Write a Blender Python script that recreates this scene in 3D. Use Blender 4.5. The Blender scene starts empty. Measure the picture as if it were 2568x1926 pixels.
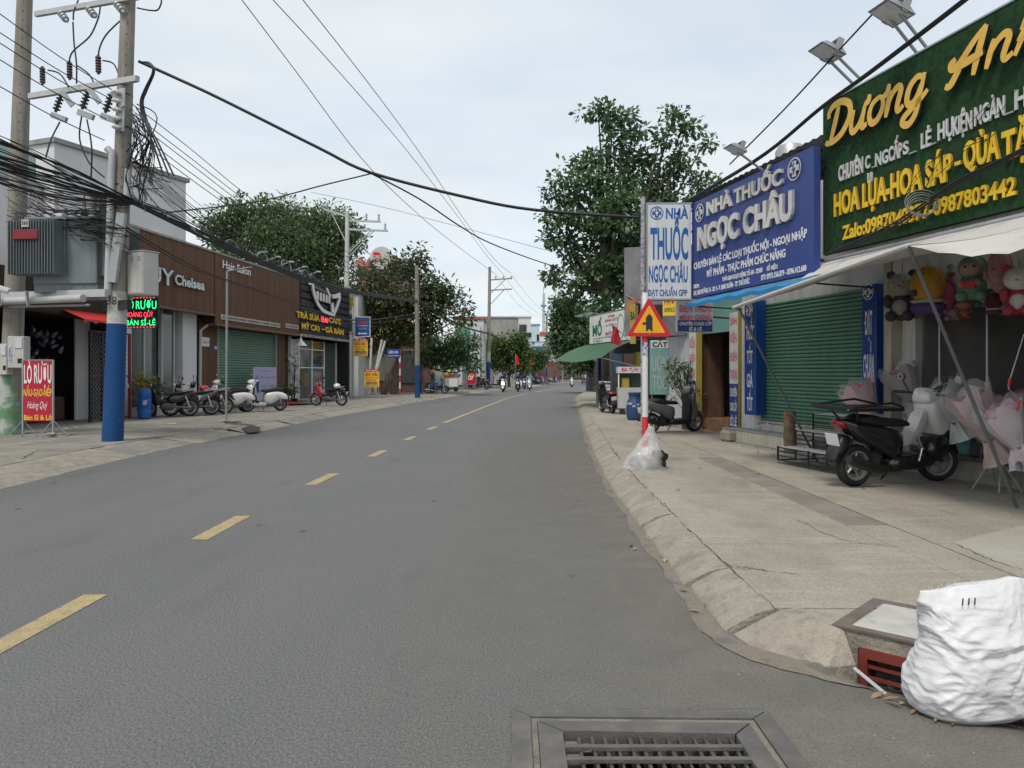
import bpy, bmesh, math, random
import numpy as np
from mathutils import Vector, Matrix, Euler
random.seed(7); RNG = np.random.default_rng(11)
SC = bpy.context.scene
COL = SC.collection
R = math.radians
PI = math.pi

# ------------------------------------------------------------------ camera, sky, sun, exposure
F, U0, V0, H = 1929.0, 1284.0, 937.0, 1.6          # focal length and horizon in photo pixels, eye height in metres
cam = bpy.data.cameras.new('camera'); camo = bpy.data.objects.new('camera', cam); COL.objects.link(camo)
cam.sensor_width = 36; cam.lens = 36 * F / 2568; cam.shift_y = -26 / 2568
cam.clip_start = 0.05; cam.clip_end = 3000
camo.location = (0, 0, H); camo.rotation_euler = (PI / 2, 0, 0); SC.camera = camo

SUN_EL, SUN_AZ = R(58), R(205)                     # high sun behind thin cloud, a little behind the camera
W = bpy.data.worlds.new('World'); SC.world = W; W.use_nodes = True
nt = W.node_tree; nt.nodes.clear()
def wn(t, **k):
    n = nt.nodes.new(t)
    for a, b in k.items(): setattr(n, a, b)
    return n
sky = wn('ShaderNodeTexSky', sky_type='NISHITA', sun_disc=False, sun_elevation=SUN_EL, sun_rotation=SUN_AZ, air_density=1.0, dust_density=1.5, ozone_density=1.2)
bg1 = wn('ShaderNodeBackground'); bg1.inputs[1].default_value = 0.13
bg2 = wn('ShaderNodeBackground'); bg2.inputs[1].default_value = 1.0
tc = wn('ShaderNodeTexCoord'); sep = wn('ShaderNodeSeparateXYZ'); nt.links.new(tc.outputs['Generated'], sep.inputs[0])
den = wn('ShaderNodeMath', operation='ADD'); nt.links.new(sep.outputs[2], den.inputs[0]); den.inputs[1].default_value = 0.22
dx = wn('ShaderNodeMath', operation='DIVIDE'); nt.links.new(sep.outputs[0], dx.inputs[0]); nt.links.new(den.outputs[0], dx.inputs[1])
dy = wn('ShaderNodeMath', operation='DIVIDE'); nt.links.new(sep.outputs[1], dy.inputs[0]); nt.links.new(den.outputs[0], dy.inputs[1])
cmb = wn('ShaderNodeCombineXYZ'); nt.links.new(dx.outputs[0], cmb.inputs[0]); nt.links.new(dy.outputs[0], cmb.inputs[1])
mp = wn('ShaderNodeMapping'); mp.inputs['Scale'].default_value = (0.75, 1.35, 1); mp.inputs['Location'].default_value = (0.95, 0.35, 0); mp.inputs['Rotation'].default_value = (0, 0, 0.5); nt.links.new(cmb.outputs[0], mp.inputs[0])
nz = wn('ShaderNodeTexNoise'); nz.inputs['Scale'].default_value = 1.0; nz.inputs['Detail'].default_value = 5; nz.inputs['Roughness'].default_value = 0.45; nz.inputs['Distortion'].default_value = 0.25; nt.links.new(mp.outputs[0], nz.inputs['Vector'])
cr = wn('ShaderNodeValToRGB'); cr.color_ramp.elements[0].position = 0.36; cr.color_ramp.elements[0].color = (0.64, 0.64, 0.64, 1); cr.color_ramp.elements[1].position = 0.58; cr.color_ramp.elements[1].color = (1, 1, 1, 1); nt.links.new(nz.outputs['Fac'], cr.inputs[0])
nz2 = wn('ShaderNodeTexNoise'); nz2.inputs['Scale'].default_value = 1.7; nz2.inputs['Detail'].default_value = 4; nt.links.new(mp.outputs[0], nz2.inputs['Vector'])
cc = wn('ShaderNodeValToRGB'); cc.color_ramp.elements[0].position = 0.35; cc.color_ramp.elements[0].color = (0.475, 0.515, 0.54, 1); cc.color_ramp.elements[1].position = 0.68; cc.color_ramp.elements[1].color = (0.555, 0.575, 0.585, 1); nt.links.new(nz2.outputs['Fac'], cc.inputs[0]); nt.links.new(cc.outputs[0], bg2.inputs[0])
nt.links.new(sky.outputs[0], bg1.inputs[0])
mx = wn('ShaderNodeMixShader'); nt.links.new(cr.outputs[0], mx.inputs[0]); nt.links.new(bg1.outputs[0], mx.inputs[1]); nt.links.new(bg2.outputs[0], mx.inputs[2])
wo = wn('ShaderNodeOutputWorld'); nt.links.new(mx.outputs[0], wo.inputs[0])

sun = bpy.data.lights.new('sun', 'SUN'); suno = bpy.data.objects.new('sun', sun); COL.objects.link(suno)
sun.energy = 1.5; sun.angle = R(15); sun.color = (1.0, 0.93, 0.83)
suno.rotation_euler = (PI / 2 - SUN_EL, 0, PI - SUN_AZ); suno.location = (-10, -10, 40)
VS = SC.view_settings; VS.view_transform = 'Standard'; VS.look = 'None'; VS.exposure = 0.7; VS.gamma = 1.0; VS.use_curve_mapping = False
SC.cycles.max_bounces = 6; SC.cycles.transparent_max_bounces = 16

# ------------------------------------------------------------------ pixel helpers (a pixel gives a direction; depth comes from ground, wall or size)
def P(u, v, Y): return Vector(((u - U0) * Y / F, Y, H + (V0 - v) * Y / F))
def G(u, v, z=0.0):
    Y = (H - z) * F / (v - V0); return Vector(((u - U0) * Y / F, Y, z))
class Frame:
    """A vertical plane: x runs left to right as seen from the street, -y points out of the wall, z up."""
    def __init__(s, ox, oy, dx, dy):
        l = math.hypot(dx, dy); s.o = Vector((ox, oy, 0)); s.X = Vector((dx / l, dy / l, 0)); s.Y = Vector((-s.X.y, s.X.x, 0))
        s.rot = math.atan2(s.X.y, s.X.x)
    def x(s, u, off=0.0):
        k = (u - U0) / F; o = s.o - off * s.Y
        return (k * o.y - o.x) / (s.X.x - k * s.X.y)
    def pt(s, x, off=0.0, z=0.0): return s.o + x * s.X - off * s.Y + Vector((0, 0, z))
    def z(s, u, v, off=0.0):
        Yd = s.pt(s.x(u, off), off).y; return H + (V0 - v) * Yd / F
    def px(s, n, u, off=0.0): return n * s.pt(s.x(u, off), off).y / F      # n photo pixels in metres at that spot
FR = Frame(8.47, 0, 0.228, -1)                     # right-hand shop fronts
FL = Frame(-15.0, 0, 0.11, 1)                      # left-hand shop fronts

# ------------------------------------------------------------------ materials
MATS = {}
def mat(name, col, rough=0.7, var=0.12, scale=2.0, bump=0.0, bscale=80.0, metal=0.0, spec=0.4, streak=0.0, emit=0.0, speck=None, island=0.0, coat=0.0, alpha=1.0, trans=0.0, dirt=None, obj=False, aniso=(1, 1, 1), grain=0.0):
    if name in MATS: return MATS[name]
    m = bpy.data.materials.new(name); m.use_nodes = True; t = m.node_tree; N = t.nodes; L = t.links
    b = N['Principled BSDF']; b.inputs['Roughness'].default_value = rough; b.inputs['Metallic'].default_value = metal
    b.inputs['Specular IOR Level'].default_value = spec; b.inputs['Coat Weight'].default_value = coat
    b.inputs['Alpha'].default_value = alpha; b.inputs['Transmission Weight'].default_value = trans
    c = tuple(col) + (1,)
    g = N.new('ShaderNodeTexCoord' if obj else 'ShaderNodeNewGeometry'); pos = g.outputs['Object' if obj else 'Position']
    if aniso != (1, 1, 1):
        mpn = N.new('ShaderNodeMapping'); mpn.inputs['Scale'].default_value = aniso; L.new(pos, mpn.inputs[0]); pos = mpn.outputs[0]
    out = None
    def mixc(fac, A, B, mode='MIX'):
        x = N.new('ShaderNodeMix'); x.data_type = 'RGBA'; x.blend_type = mode
        if hasattr(fac, 'is_linked'): L.new(fac, x.inputs[0])
        else: x.inputs[0].default_value = fac
        for s, i in ((A, 6), (B, 7)):
            if hasattr(s, 'is_linked'): L.new(s, x.inputs[i])
            else: x.inputs[i].default_value = s
        return x.outputs[2]
    def noise(sc_, det=4, vec=None, rough_=0.55):
        n = N.new('ShaderNodeTexNoise'); n.inputs['Scale'].default_value = sc_; n.inputs['Detail'].default_value = det; n.inputs['Roughness'].default_value = rough_
        L.new(vec or pos, n.inputs['Vector']); return n.outputs['Fac']
    def ramp(f, a, b_, ca=(0, 0, 0, 1), cb=(1, 1, 1, 1)):
        r = N.new('ShaderNodeValToRGB'); r.color_ramp.elements[0].position = a; r.color_ramp.elements[1].position = b_
        r.color_ramp.elements[0].color = ca; r.color_ramp.elements[1].color = cb; L.new(f, r.inputs[0]); return r.outputs[0]
    lo = tuple(min(1, x * (1 - var)) for x in col) + (1,); hi = tuple(min(1, x * (1 + var)) for x in col) + (1,)
    if var > 0: out = ramp(noise(scale, 5), 0.3, 0.7, lo, hi)
    else: out = c
    if island > 0:
        gg = N.new('ShaderNodeNewGeometry')
        a = tuple(min(1, x * (1 - island)) for x in col) + (1,); d = tuple(min(1, x * (1 + island)) for x in col) + (1,)
        out = mixc(0.7, out, ramp(gg.outputs['Random Per Island'], 0.0, 1.0, a, d))
    if streak > 0:
        mpn = N.new('ShaderNodeMapping'); mpn.inputs['Scale'].default_value = (6, 6, 0.5); L.new(g.outputs['Object' if obj else 'Position'], mpn.inputs[0])
        out = mixc(ramp(noise(1.6, 6, mpn.outputs[0], 0.6), 0.45, 0.75), out, tuple(x * (1 - streak) for x in col) + (1,))
    for dd in (dirt if isinstance(dirt, list) else [dirt] if dirt else []):      # (colour, scale, lo, hi[, stretch])
        vec = None
        if len(dd) > 4:
            mpn = N.new('ShaderNodeMapping'); mpn.inputs['Scale'].default_value = dd[4]; L.new(g.outputs['Object' if obj else 'Position'], mpn.inputs[0]); vec = mpn.outputs[0]
        out = mixc(ramp(noise(dd[1], 6, vec, 0.65), dd[2], dd[3]), out, tuple(dd[0]) + (1,))
    if grain > 0:                                      # fine mineral grain
        gn = ramp(noise(95, 3, None, 0.8), 0.30, 0.70, (1 - grain, 1 - grain, 1 - grain, 1), (1 + grain, 1 + grain, 1 + grain * .96, 1)); out = mixc(1.0, out, gn, 'MULTIPLY')
    if speck:                                      # (colour, scale, threshold)
        vo = N.new('ShaderNodeTexVoronoi'); vo.inputs['Scale'].default_value = speck[1]; L.new(pos, vo.inputs['Vector'])
        out = mixc(ramp(vo.outputs['Distance'], speck[2], speck[2] + 0.06, (1, 1, 1, 1), (0, 0, 0, 1)), out, tuple(speck[0]) + (1,))
    if hasattr(out, 'is_linked'): L.new(out, b.inputs['Base Color'])
    else: b.inputs['Base Color'].default_value = out
    if bump > 0:
        bn = N.new('ShaderNodeBump'); bn.inputs['Strength'].default_value = bump; bn.inputs['Distance'].default_value = 0.02
        L.new(noise(bscale, 5), bn.inputs['Height']); L.new(bn.outputs[0], b.inputs['Normal'])
    if emit > 0:
        b.inputs['Emission Color'].default_value = c; b.inputs['Emission Strength'].default_value = emit
    MATS[name] = m; return m

# ------------------------------------------------------------------ mesh builder
class MB:
    def __init__(s): s.v = []; s.f = []; s.m = []; s.mi = 0; s.M = None
    def add(s, vs, fs):
        n = len(s.v)
        s.v += [tuple(s.M @ Vector(p)) for p in vs] if s.M is not None else [tuple(p) for p in vs]
        s.f += [tuple(i + n for i in f) for f in fs]; s.m += [s.mi] * len(fs); return s
    def box(s, x0, x1, y0, y1, z0, z1):
        vs = [(x, y, z) for z in (z0, z1) for x, y in ((x0, y0), (x1, y0), (x1, y1), (x0, y1))]
        return s.add(vs, [(3, 2, 1, 0), (4, 5, 6, 7), (0, 1, 5, 4), (1, 2, 6, 5), (2, 3, 7, 6), (3, 0, 4, 7)])
    def cbox(s, x0, x1, y0, y1, z0, z1, b=0.01):       # box with chamfered edges
        cx, cy, cz = (x0 + x1) / 2, (y0 + y1) / 2, (z0 + z1) / 2; hx, hy, hz = abs(x1 - x0) / 2, abs(y1 - y0) / 2, abs(z1 - z0) / 2; b = min(b, hx * .9, hy * .9, hz * .9)
        bm = bmesh.new(); bmesh.ops.create_cube(bm, size=2)
        for v in bm.verts: v.co = (v.co.x * hx, v.co.y * hy, v.co.z * hz)
        bmesh.ops.bevel(bm, geom=bm.edges[:], offset=b, segments=1, affect='EDGES')
        bm.verts.index_update(); s.add([(v.co.x + cx, v.co.y + cy, v.co.z + cz) for v in bm.verts], [[v.index for v in f.verts] for f in bm.faces]); bm.free(); return s
    def quad(s, a, b, c, d): return s.add([a, b, c, d], [(0, 1, 2, 3)])
    def tube(s, pts, r, n=6, cap=True, closed=False):
        pts = [Vector(p) for p in pts]; k = len(pts); rs = r if isinstance(r, (list, tuple)) else [r] * k
        vs = []; prev = None
        for i, p in enumerate(pts):
            a = pts[i - 1] if (i or closed) else p; c = pts[(i + 1) % k] if (i < k - 1 or closed) else p
            t = (c - a); t = t.normalized() if t.length > 1e-9 else Vector((0, 0, 1))
            if prev is None:
                q = Vector((0, 0, 1)) if abs(t.z) < 0.9 else Vector((1, 0, 0)); x = t.cross(q).normalized()
            else: x = (prev - t * prev.dot(t)); x = x.normalized() if x.length > 1e-6 else t.orthogonal().normalized()
            prev = x; y = t.cross(x)
            for j in range(n):
                a_ = 2 * PI * j / n; vs.append(p + x * (rs[i] * math.cos(a_)) + y * (rs[i] * math.sin(a_)))
        fs = []
        for i in range(k if closed else k - 1):
            i2 = (i + 1) % k
            for j in range(n): fs.append((i * n + j, i * n + (j + 1) % n, i2 * n + (j + 1) % n, i2 * n + j))
        if cap and not closed: fs.append(tuple(range(n))[::-1]); fs.append(tuple((k - 1) * n + j for j in range(n)))
        return s.add(vs, fs)
    def lathe(s, prof, n=16, axis='z', c=(0, 0, 0), a0=0.0, a1=2 * PI, cap=True):   # prof: (radius, height)
        vs = []; fs = []; full = abs(a1 - a0 - 2 * PI) < 1e-6; m = n if full else n + 1
        for r, h in prof:
            for j in range(m):
                a = a0 + (a1 - a0) * j / n; x, y = r * math.cos(a), r * math.sin(a)
                q = {'z': (x, y, h), 'y': (x, h, y), 'x': (h, x, y)}[axis]; vs.append((q[0] + c[0], q[1] + c[1], q[2] + c[2]))
        for i in range(len(prof) - 1):
            for j in range(n): fs.append((i * m + j, i * m + (j + 1) % m, (i + 1) * m + (j + 1) % m, (i + 1) * m + j))
        if full and cap:
            if prof[0][0] > 1e-5: fs.append(tuple(range(m))[::-1])
            if prof[-1][0] > 1e-5: fs.append(tuple((len(prof) - 1) * m + j for j in range(m)))
        return s.add(vs, fs)
    def prism(s, poly, y0, y1):                        # polygon in x-z, extruded along y
        n = len(poly); vs = [(x, y0, z) for x, z in poly] + [(x, y1, z) for x, z in poly]
        return s.add(vs, [tuple(range(n)), tuple(range(n, 2 * n))[::-1]] + [(i, i + n, (i + 1) % n + n, (i + 1) % n) for i in range(n)])
    def flat(s, poly, z0, z1):                         # polygon in x-y, extruded along z
        n = len(poly); vs = [(x, y, z0) for x, y in poly] + [(x, y, z1) for x, y in poly]
        return s.add(vs, [tuple(range(n))[::-1], tuple(range(n, 2 * n))] + [(i, (i + 1) % n, (i + 1) % n + n, i + n) for i in range(n)])
    def puff(s, prof, w, k=0.72, yc=0.0):              # side profile in x-z made into a rounded body of half width w
        prof = spline(prof, 3, True); n = len(prof); cx = sum(p[0] for p in prof) / n; cz = sum(p[1] for p in prof) / n; vs = []; rows = [(-1, k), (-.82, .93), (-.45, 1.0), (.45, 1.0), (.82, .93), (1, k)]
        for yy, q in rows: vs += [(cx + (x - cx) * q, yc + yy * w, cz + (z - cz) * q) for x, z in prof]
        fs = [tuple(range(n)), tuple(range((len(rows) - 1) * n, len(rows) * n))[::-1]]
        for i in range(len(rows) - 1):
            for j in range(n): fs.append((i * n + j, (i + 1) * n + j, (i + 1) * n + (j + 1) % n, i * n + (j + 1) % n))
        return s.add(vs, fs)
    def ball(s, c, r, n=10, sx=1, sy=1, sz=1):
        pr = [(r * math.sin(PI * i / (n - 2)), -r * math.cos(PI * i / (n - 2))) for i in range(n - 1)]; vs = []; fs = []
        for i, (a, h) in enumerate(pr):
            for j in range(n): t = 2 * PI * j / n; vs.append((c[0] + a * math.cos(t) * sx, c[1] + a * math.sin(t) * sy, c[2] + h * sz))
        for i in range(len(pr) - 1):
            for j in range(n): fs.append((i * n + j, i * n + (j + 1) % n, (i + 1) * n + (j + 1) % n, (i + 1) * n + j))
        return s.add(vs, fs)
    def build(s, name, mats, parent=None, smooth=False, loc=None, angle=40):
        me = bpy.data.meshes.new(name); me.from_pydata(s.v, [], s.f)
        for m in (mats if isinstance(mats, (list, tuple)) else [mats]): me.materials.append(m)
        if len(me.materials) > 1: me.polygons.foreach_set('material_index', s.m)
        if smooth:
            me.polygons.foreach_set('use_smooth', [True] * len(me.polygons))
            bm = bmesh.new(); bm.from_mesh(me); bmesh.ops.remove_doubles(bm, verts=bm.verts, dist=1e-5); bmesh.ops.recalc_face_normals(bm, faces=bm.faces)
            for e in bm.edges:
                if len(e.link_faces) == 2 and e.calc_face_angle(0) > R(angle): e.smooth = False
            bm.to_mesh(me); bm.free()
        me.update()
        return link(name, me, parent, loc)
def link(name, me, parent=None, loc=None):
    o = bpy.data.objects.new(name, me); COL.objects.link(o)
    if parent is not None: o.parent = parent
    if loc is not None: o.location = loc
    return o
def tag(o, label, cat, group=None, kind=None):
    if label: o['label'] = label
    if cat: o['category'] = cat
    if group: o['group'] = group
    if kind: o['kind'] = kind
    return o
def thing(name, label, cat, loc=(0, 0, 0), rz=0.0, group=None, tilt=(0, 0)):
    o = bpy.data.objects.new(name, None); COL.objects.link(o); o.location = loc; o.rotation_euler = (tilt[0], tilt[1], rz); o.empty_display_size = 0.2
    return tag(o, label, cat, group)
def fthing(name, label, cat, fr, x, off=0.0, z=0.0, group=None): return thing(name, label, cat, fr.pt(x, off, z), fr.rot, group)
def copytree(o, parent=None):
    c = o.copy(); COL.objects.link(c); c.parent = parent
    for ch in list(o.children):
        copytree(ch, c)
    return c
def struct(o): o['kind'] = 'structure'; return o
def one(name, label, cat, mb, m, group=None, smooth=False, loc=None):
    return tag(mb.build(name, m, None, smooth, loc), label, cat, group)
def lerp(a, b, t): return a + (b - a) * t
def interp(tab, y):
    for (a, b), (c, d) in zip(tab, tab[1:]):
        if y <= c: return b + (d - b) * (y - a) / (c - a)
    return tab[-1][1]
def spline(pts, k=6, closed=False):                    # Catmull-Rom through the points
    n = len(pts); out = []; P_ = [tuple(p) for p in pts]
    for i in range(n if closed else n - 1):
        p0, p1, p2, p3 = [P_[j % n] if closed else P_[max(0, min(n - 1, j))] for j in (i - 1, i, i + 1, i + 2)]
        for q in range(k):
            t = q / k; out.append(tuple(0.5 * (2 * b + (c - a) * t + (2 * a - 5 * b + 4 * c - d) * t * t + (3 * b - a - 3 * c + d) * t ** 3) for a, b, c, d in zip(p0, p1, p2, p3)))
    if not closed: out.append(P_[-1])
    return out

# ------------------------------------------------------------------ lettering
TXT = {}
def _fmesh(s, off, shear, res=3):
    c = bpy.data.curves.new('lettering', 'FONT'); c.body = s; c.size = 1; c.offset = off; c.shear = shear; c.resolution_u = res; c.fill_mode = 'FRONT'
    o = bpy.data.objects.new('lettering', c); me = o.to_mesh()
    v = [tuple(p.co) for p in me.vertices]; f = [tuple(p.vertices) for p in me.polygons]
    o.to_mesh_clear(); bpy.data.objects.remove(o); bpy.data.curves.remove(c); return v, f
CAP = max(p[1] for p in _fmesh('H', 0, 0)[0])
def glyphs(s, bold, shear=0.0):
    key = (s, bold, shear)
    if key in TXT: return TXT[key]
    t = s.replace('Đ', 'D').replace('đ', 'd')
    v0, f0 = _fmesh(t, 0, shear)
    if bold > 0 and v0:
        v, f = _fmesh(t, bold, shear); b = bold + 0.03
        x0, x1 = min(p[0] for p in v0) - b, max(p[0] for p in v0) + b; y0, y1 = min(p[1] for p in v0) - b, max(p[1] for p in v0) + b
        ok = [x0 <= p[0] <= x1 and y0 <= p[1] <= y1 for p in v]; f = [q for q in f if all(ok[i] for i in q)]
    else: v, f = v0, f0
    v = [(p[0], p[1], 0.0) for p in v]; f = list(f)
    for i, c in enumerate(s):                          # the bar of the crossed D
        if c in 'Đđ':
            xr = max(p[0] for p in _fmesh(t[:i + 1], 0, shear)[0]); a = (xr - .70, xr - .32, .34) if c == 'Đ' else (xr - .22, xr + .08, .58)
            n = len(v); w = .03 + bold * .8; v += [(a[0], a[2] - w, .02), (a[1], a[2] - w, .02), (a[1], a[2] + w, .02), (a[0], a[2] + w, .02)]; f.append((n, n + 1, n + 2, n + 3))
    TXT[key] = (v, f); return v, f
def letters(parent, s, x, z, cap, m, width=None, bold=0.02, shear=0.0, y=-0.012, ext=0.0, name='lettering', center=False, side=None):
    """Lettering standing on (x, z) in the parent's x-z plane, cap height and total width in metres; ext > 0 makes raised letters."""
    v, f = glyphs(s, bold, shear)
    if not f: return None
    xs = [p[0] for p in v]; x0, x1 = min(xs), max(xs); sz = cap / CAP; sx = sz if width is None else width / (x1 - x0)
    if center: x = x - (x1 - x0) * sx / 2
    mb = MB(); n = len(v)
    front = [((p[0] - x0) * sx + x, y - ext - p[2] * sz, p[1] * sz + z) for p in v]
    if ext > 0:
        back = [(a, y, c) for a, b, c in front]; cnt = {}
        for q in f:
            for i in range(len(q)): e = (q[i], q[(i + 1) % len(q)]); cnt[frozenset(e)] = cnt.get(frozenset(e), []) + [e]
        mb.add(front + back, f); mb.mi = 1 if side else 0
        e1 = [l[0] for l in cnt.values() if len(l) == 1]
        k = len(mb.f); mb.f += [(a, a + n, b + n, b) for a, b in e1]; mb.m += [mb.mi] * len(e1)
    else: mb.add(front, f)
    return mb.build(name, [m, side] if side else m, parent)
def fletters(parent, fr, off, s, uL, vL, uR, cap, m, **k):
    """Lettering on a frame's plane from photo pixels: left end, base line at the left end, right end, cap height in pixels at the left end."""
    o = parent.location; xa = fr.x(uL, off); xb = fr.x(uR, off); base = (Vector(o) - fr.o).dot(fr.X)
    po = -(Vector(o) - fr.o).dot(fr.Y)
    return letters(parent, s, xa - base, fr.z(uL, vL, off) - o.z, fr.px(cap, uL, off), m, width=xb - xa, y=-(off - po), **k)
# ------------------------------------------------------------------ common materials
M = dict(
 asphalt=mat('asphalt', (0.130, 0.133, 0.135), 0.8, 0.08, 0.35, 0.8, 60, grain=.6, spec=0.35, speck=((0.052, 0.05, 0.048), 1.6, 0.016), dirt=[((0.142, 0.140, 0.135), 1.0, 0.42, 0.75, (1.3, 0.05, 1)), ((0.108, 0.109, 0.110), 2.0, 0.56, 0.8, (1, .3, 1)), ((0.150, 0.146, 0.138), 0.5, 0.58, 0.8)], aniso=(1, 0.6, 1)),
 ground=mat('earth', (0.16, 0.14, 0.11), 0.95, 0.25, 0.8, 0.5, 20),
 concrete=mat('pavement_concrete', (0.30, 0.276, 0.231), 0.88, 0.12, 0.9, 0.6, 40, spec=0.25, grain=.3, dirt=[((0.235, 0.215, 0.18), 2.3, 0.46, 0.70), ((0.35, 0.325, 0.275), 3.0, 0.52, 0.72, (.35, 2.2, 1)), ((0.17, 0.155, 0.13), 1.1, 0.60, 0.76)], aniso=(1, 0.4, 1)),
 concrete2=mat('pavement_concrete_old', (0.222, 0.21, 0.185), 0.9, 0.16, 1.2, 0.5, 40, spec=0.25, grain=.2, dirt=[((0.16, 0.15, 0.132), 1.6, 0.5, 0.72), ((.31, .29, .25), 2.5, .52, .7, (2, .4, 1))]),
 kerb=mat('kerb_concrete', (0.295, 0.268, 0.222), 0.9, 0.16, 3.0, 0.7, 35, spec=0.25, grain=.22, dirt=[((0.19, 0.17, 0.14), 5.0, 0.50, 0.72), ((0.22, 0.2, 0.165), 14, .5, .7)]),
 aggregate=mat('exposed_aggregate', (0.215, 0.203, 0.178), 0.9, 0.2, 2.0, 0.9, 60, grain=.5, dirt=((.28, .26, .215), 1.5, .5, .7)),
 sand=mat('gutter_sand', (0.215, 0.187, 0.152), 0.95, 0.2, 4.0, 0.6, 60, dirt=((0.135, 0.128, 0.118), 4.0, 0.46, 0.62), grain=.25),
 whitecon=mat('pale_cement', (0.42, 0.41, 0.385), 0.9, 0.1, 5.0, 0.35, 50, dirt=((0.28, 0.27, 0.25), 6, 0.55, 0.75)),
 crack=mat('dark_joint', (0.055, 0.05, 0.043), 0.95, 0.2, 6),
 yline=mat('road_paint_yellow', (0.37, 0.29, 0.155), 0.8, 0.12, 6.0, 0.4, 70, grain=.3, dirt=[((0.26, 0.215, 0.13), 9.0, 0.48, 0.72), ((.14, .135, .125), 22.0, .60, .66)]),
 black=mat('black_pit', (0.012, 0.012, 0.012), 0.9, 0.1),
 cast=mat('cast_iron', (0.135, 0.13, 0.125), 0.62, 0.18, 5.0, 0.35, 90, metal=0.3, dirt=((0.20, 0.175, 0.14), 5.0, 0.52, 0.75)),
 castdark=mat('cast_iron_dark', (0.075, 0.068, 0.058), 0.7, 0.25, 9.0, 0.3, 60),
 rustred=mat('red_oxide_paint', (0.19, 0.035, 0.028), 0.6, 0.15, 6.0, 0.2, 60),
 brownsteel=mat('brown_angle_steel', (0.135, 0.108, 0.095), 0.7, 0.2, 7.0, 0.3, 60),
 steel=mat('galvanised_steel', (0.38, 0.39, 0.40), 0.45, 0.12, 5.0, metal=0.7),
 grey=mat('grey_paint', (0.26, 0.27, 0.28), 0.55, 0.1, 5.0),
 dark=mat('dark_steel', (0.03, 0.031, 0.034), 0.5, 0.15, 5.0, metal=0.3),
 cable=mat('black_cable', (0.012, 0.012, 0.014), 0.55, 0.1),
 cablegrey=mat('grey_cable', (0.22, 0.22, 0.22), 0.6, 0.1),
 white=mat('white_paint', (0.74, 0.74, 0.73), 0.5, 0.05, 3.0),
 red=mat('red_paint', (0.55, 0.035, 0.03), 0.45, 0.08, 4.0),
 yellow=mat('sign_yellow', (0.80, 0.56, 0.05), 0.5, 0.05, 3),
 blue=mat('sign_blue', (0.015, 0.045, 0.27), 0.4, 0.1, 2.0),
 polecon=mat('pole_concrete', (0.255, 0.235, 0.205), 0.9, 0.14, 2.5, 0.5, 40, streak=0.3),
 poleblue=mat('pole_blue_paint', (0.003, 0.056, 0.185), 0.75, 0.12, 4.0, 0.2, 40, dirt=[((0.32, 0.34, 0.36), 6.0, 0.70, 0.715), ((0.004, 0.034, 0.12), 2.0, .5, .75)]),
 polewhite=mat('pole_white_wash', (0.50, 0.49, 0.46), 0.8, 0.15, 5.0, 0.2, 40, dirt=((0.22, 0.21, 0.19), 5.0, 0.5, 0.7)),
 glass=mat('dark_glass', (0.03, 0.045, 0.045), 0.08, 0.1, spec=0.6),
 ink=mat('black_print', (0.012, 0.012, 0.014), 0.5, 0),
 inkred=mat('red_print', (0.48, 0.02, 0.025), 0.5, 0), inkblue=mat('blue_print', (0.01, 0.10, 0.33), 0.5, 0), inkwhite=mat('white_print', (0.72, 0.72, 0.72), 0.5, 0),
 inkyellow=mat('yellow_print', (0.78, 0.52, 0.05), 0.5, 0), inkpink=mat('pink_print', (0.58, 0.13, 0.20), 0.5, 0), inkgreen=mat('green_print', (0.01, 0.20, 0.08), 0.5, 0),
 rubber=mat('rubber', (0.018, 0.018, 0.019), 0.75, 0.2, 8.0, 0.2, 60),
)
# ------------------------------------------------------------------ road, gutters, pavements
aR_t = [(-12, 1.15), (4, 1.2), (6, 1.2), (8, 1.24), (10.5, 1.29), (14.6, 1.48), (22, 2.0), (36, 3.0), (42, 3.4), (50, 4.0), (63, 5.6), (73, 7.3), (90, 10.2), (110, 13.7), (140, 19.2), (180, 26.2), (240, 36)]
aL_t = [(-12, -7.2), (10.7, -7.1), (14, -7.26), (16, -7.3), (20, -7.05), (22.7, -6.87), (29, -6.6), (36, -5.9), (50, -4.5), (63, -2.8), (73, -1.1), (90, 1.8), (110, 5.3), (140, 10.8), (180, 17.8), (240, 27.6)]
aR = lambda y: interp(aR_t, y)
aL = lambda y: interp(aL_t, y)
kR = lambda y: aR(y) + 0.11
tR = lambda y: aR(y) + 0.42
ZS = 0.15                                             # pavement height
mb = MB(); mb.quad((-900, -60, -0.6), (900, -60, -0.6), (900, 1500, -0.6), (-900, 1500, -0.6))
struct(mb.build('ground', M['ground']))

DA, DD = Vector((1.87, 4.44)), Vector((0.73, -0.68)).normalized()      # storm drain front: start and direction
DN = Vector((-DD.y, DD.x)) * -1                       # towards the camera side
if DN.y > 0: DN = -DN
def road_z(x, y):
    q = Vector((x, y)) - DA; t, d = q.dot(DD), q.dot(DN)
    if 0.02 < t < 1.05 and -0.1 < d < 0.6:
        e = min(1, (t - 0.02) / 0.10); return -0.17 * e * max(0, 1 - max(d, 0) / 0.6) ** 1.6
    return 0.0
mb = MB()
X0, X1, Y0, Y1, S = -0.6, 3.4, 2.2, 4.8, 0.05
nx, ny = round((X1 - X0) / S), round((Y1 - Y0) / S)
gv = [(X0 + i * S, Y0 + j * S, road_z(X0 + i * S, Y0 + j * S)) for j in range(ny + 1) for i in range(nx + 1)]
gf = []
for j in range(ny):
    for i in range(nx):
        cx, cy = X0 + (i + .5) * S, Y0 + (j + .5) * S
        if 0.1 < cx < 1.1 and 2.5 < cy < 3.55: continue
        a = j * (nx + 1) + i; gf.append((a, a + 1, a + nx + 2, a + nx + 1))
mb.add(gv, gf)
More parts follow.
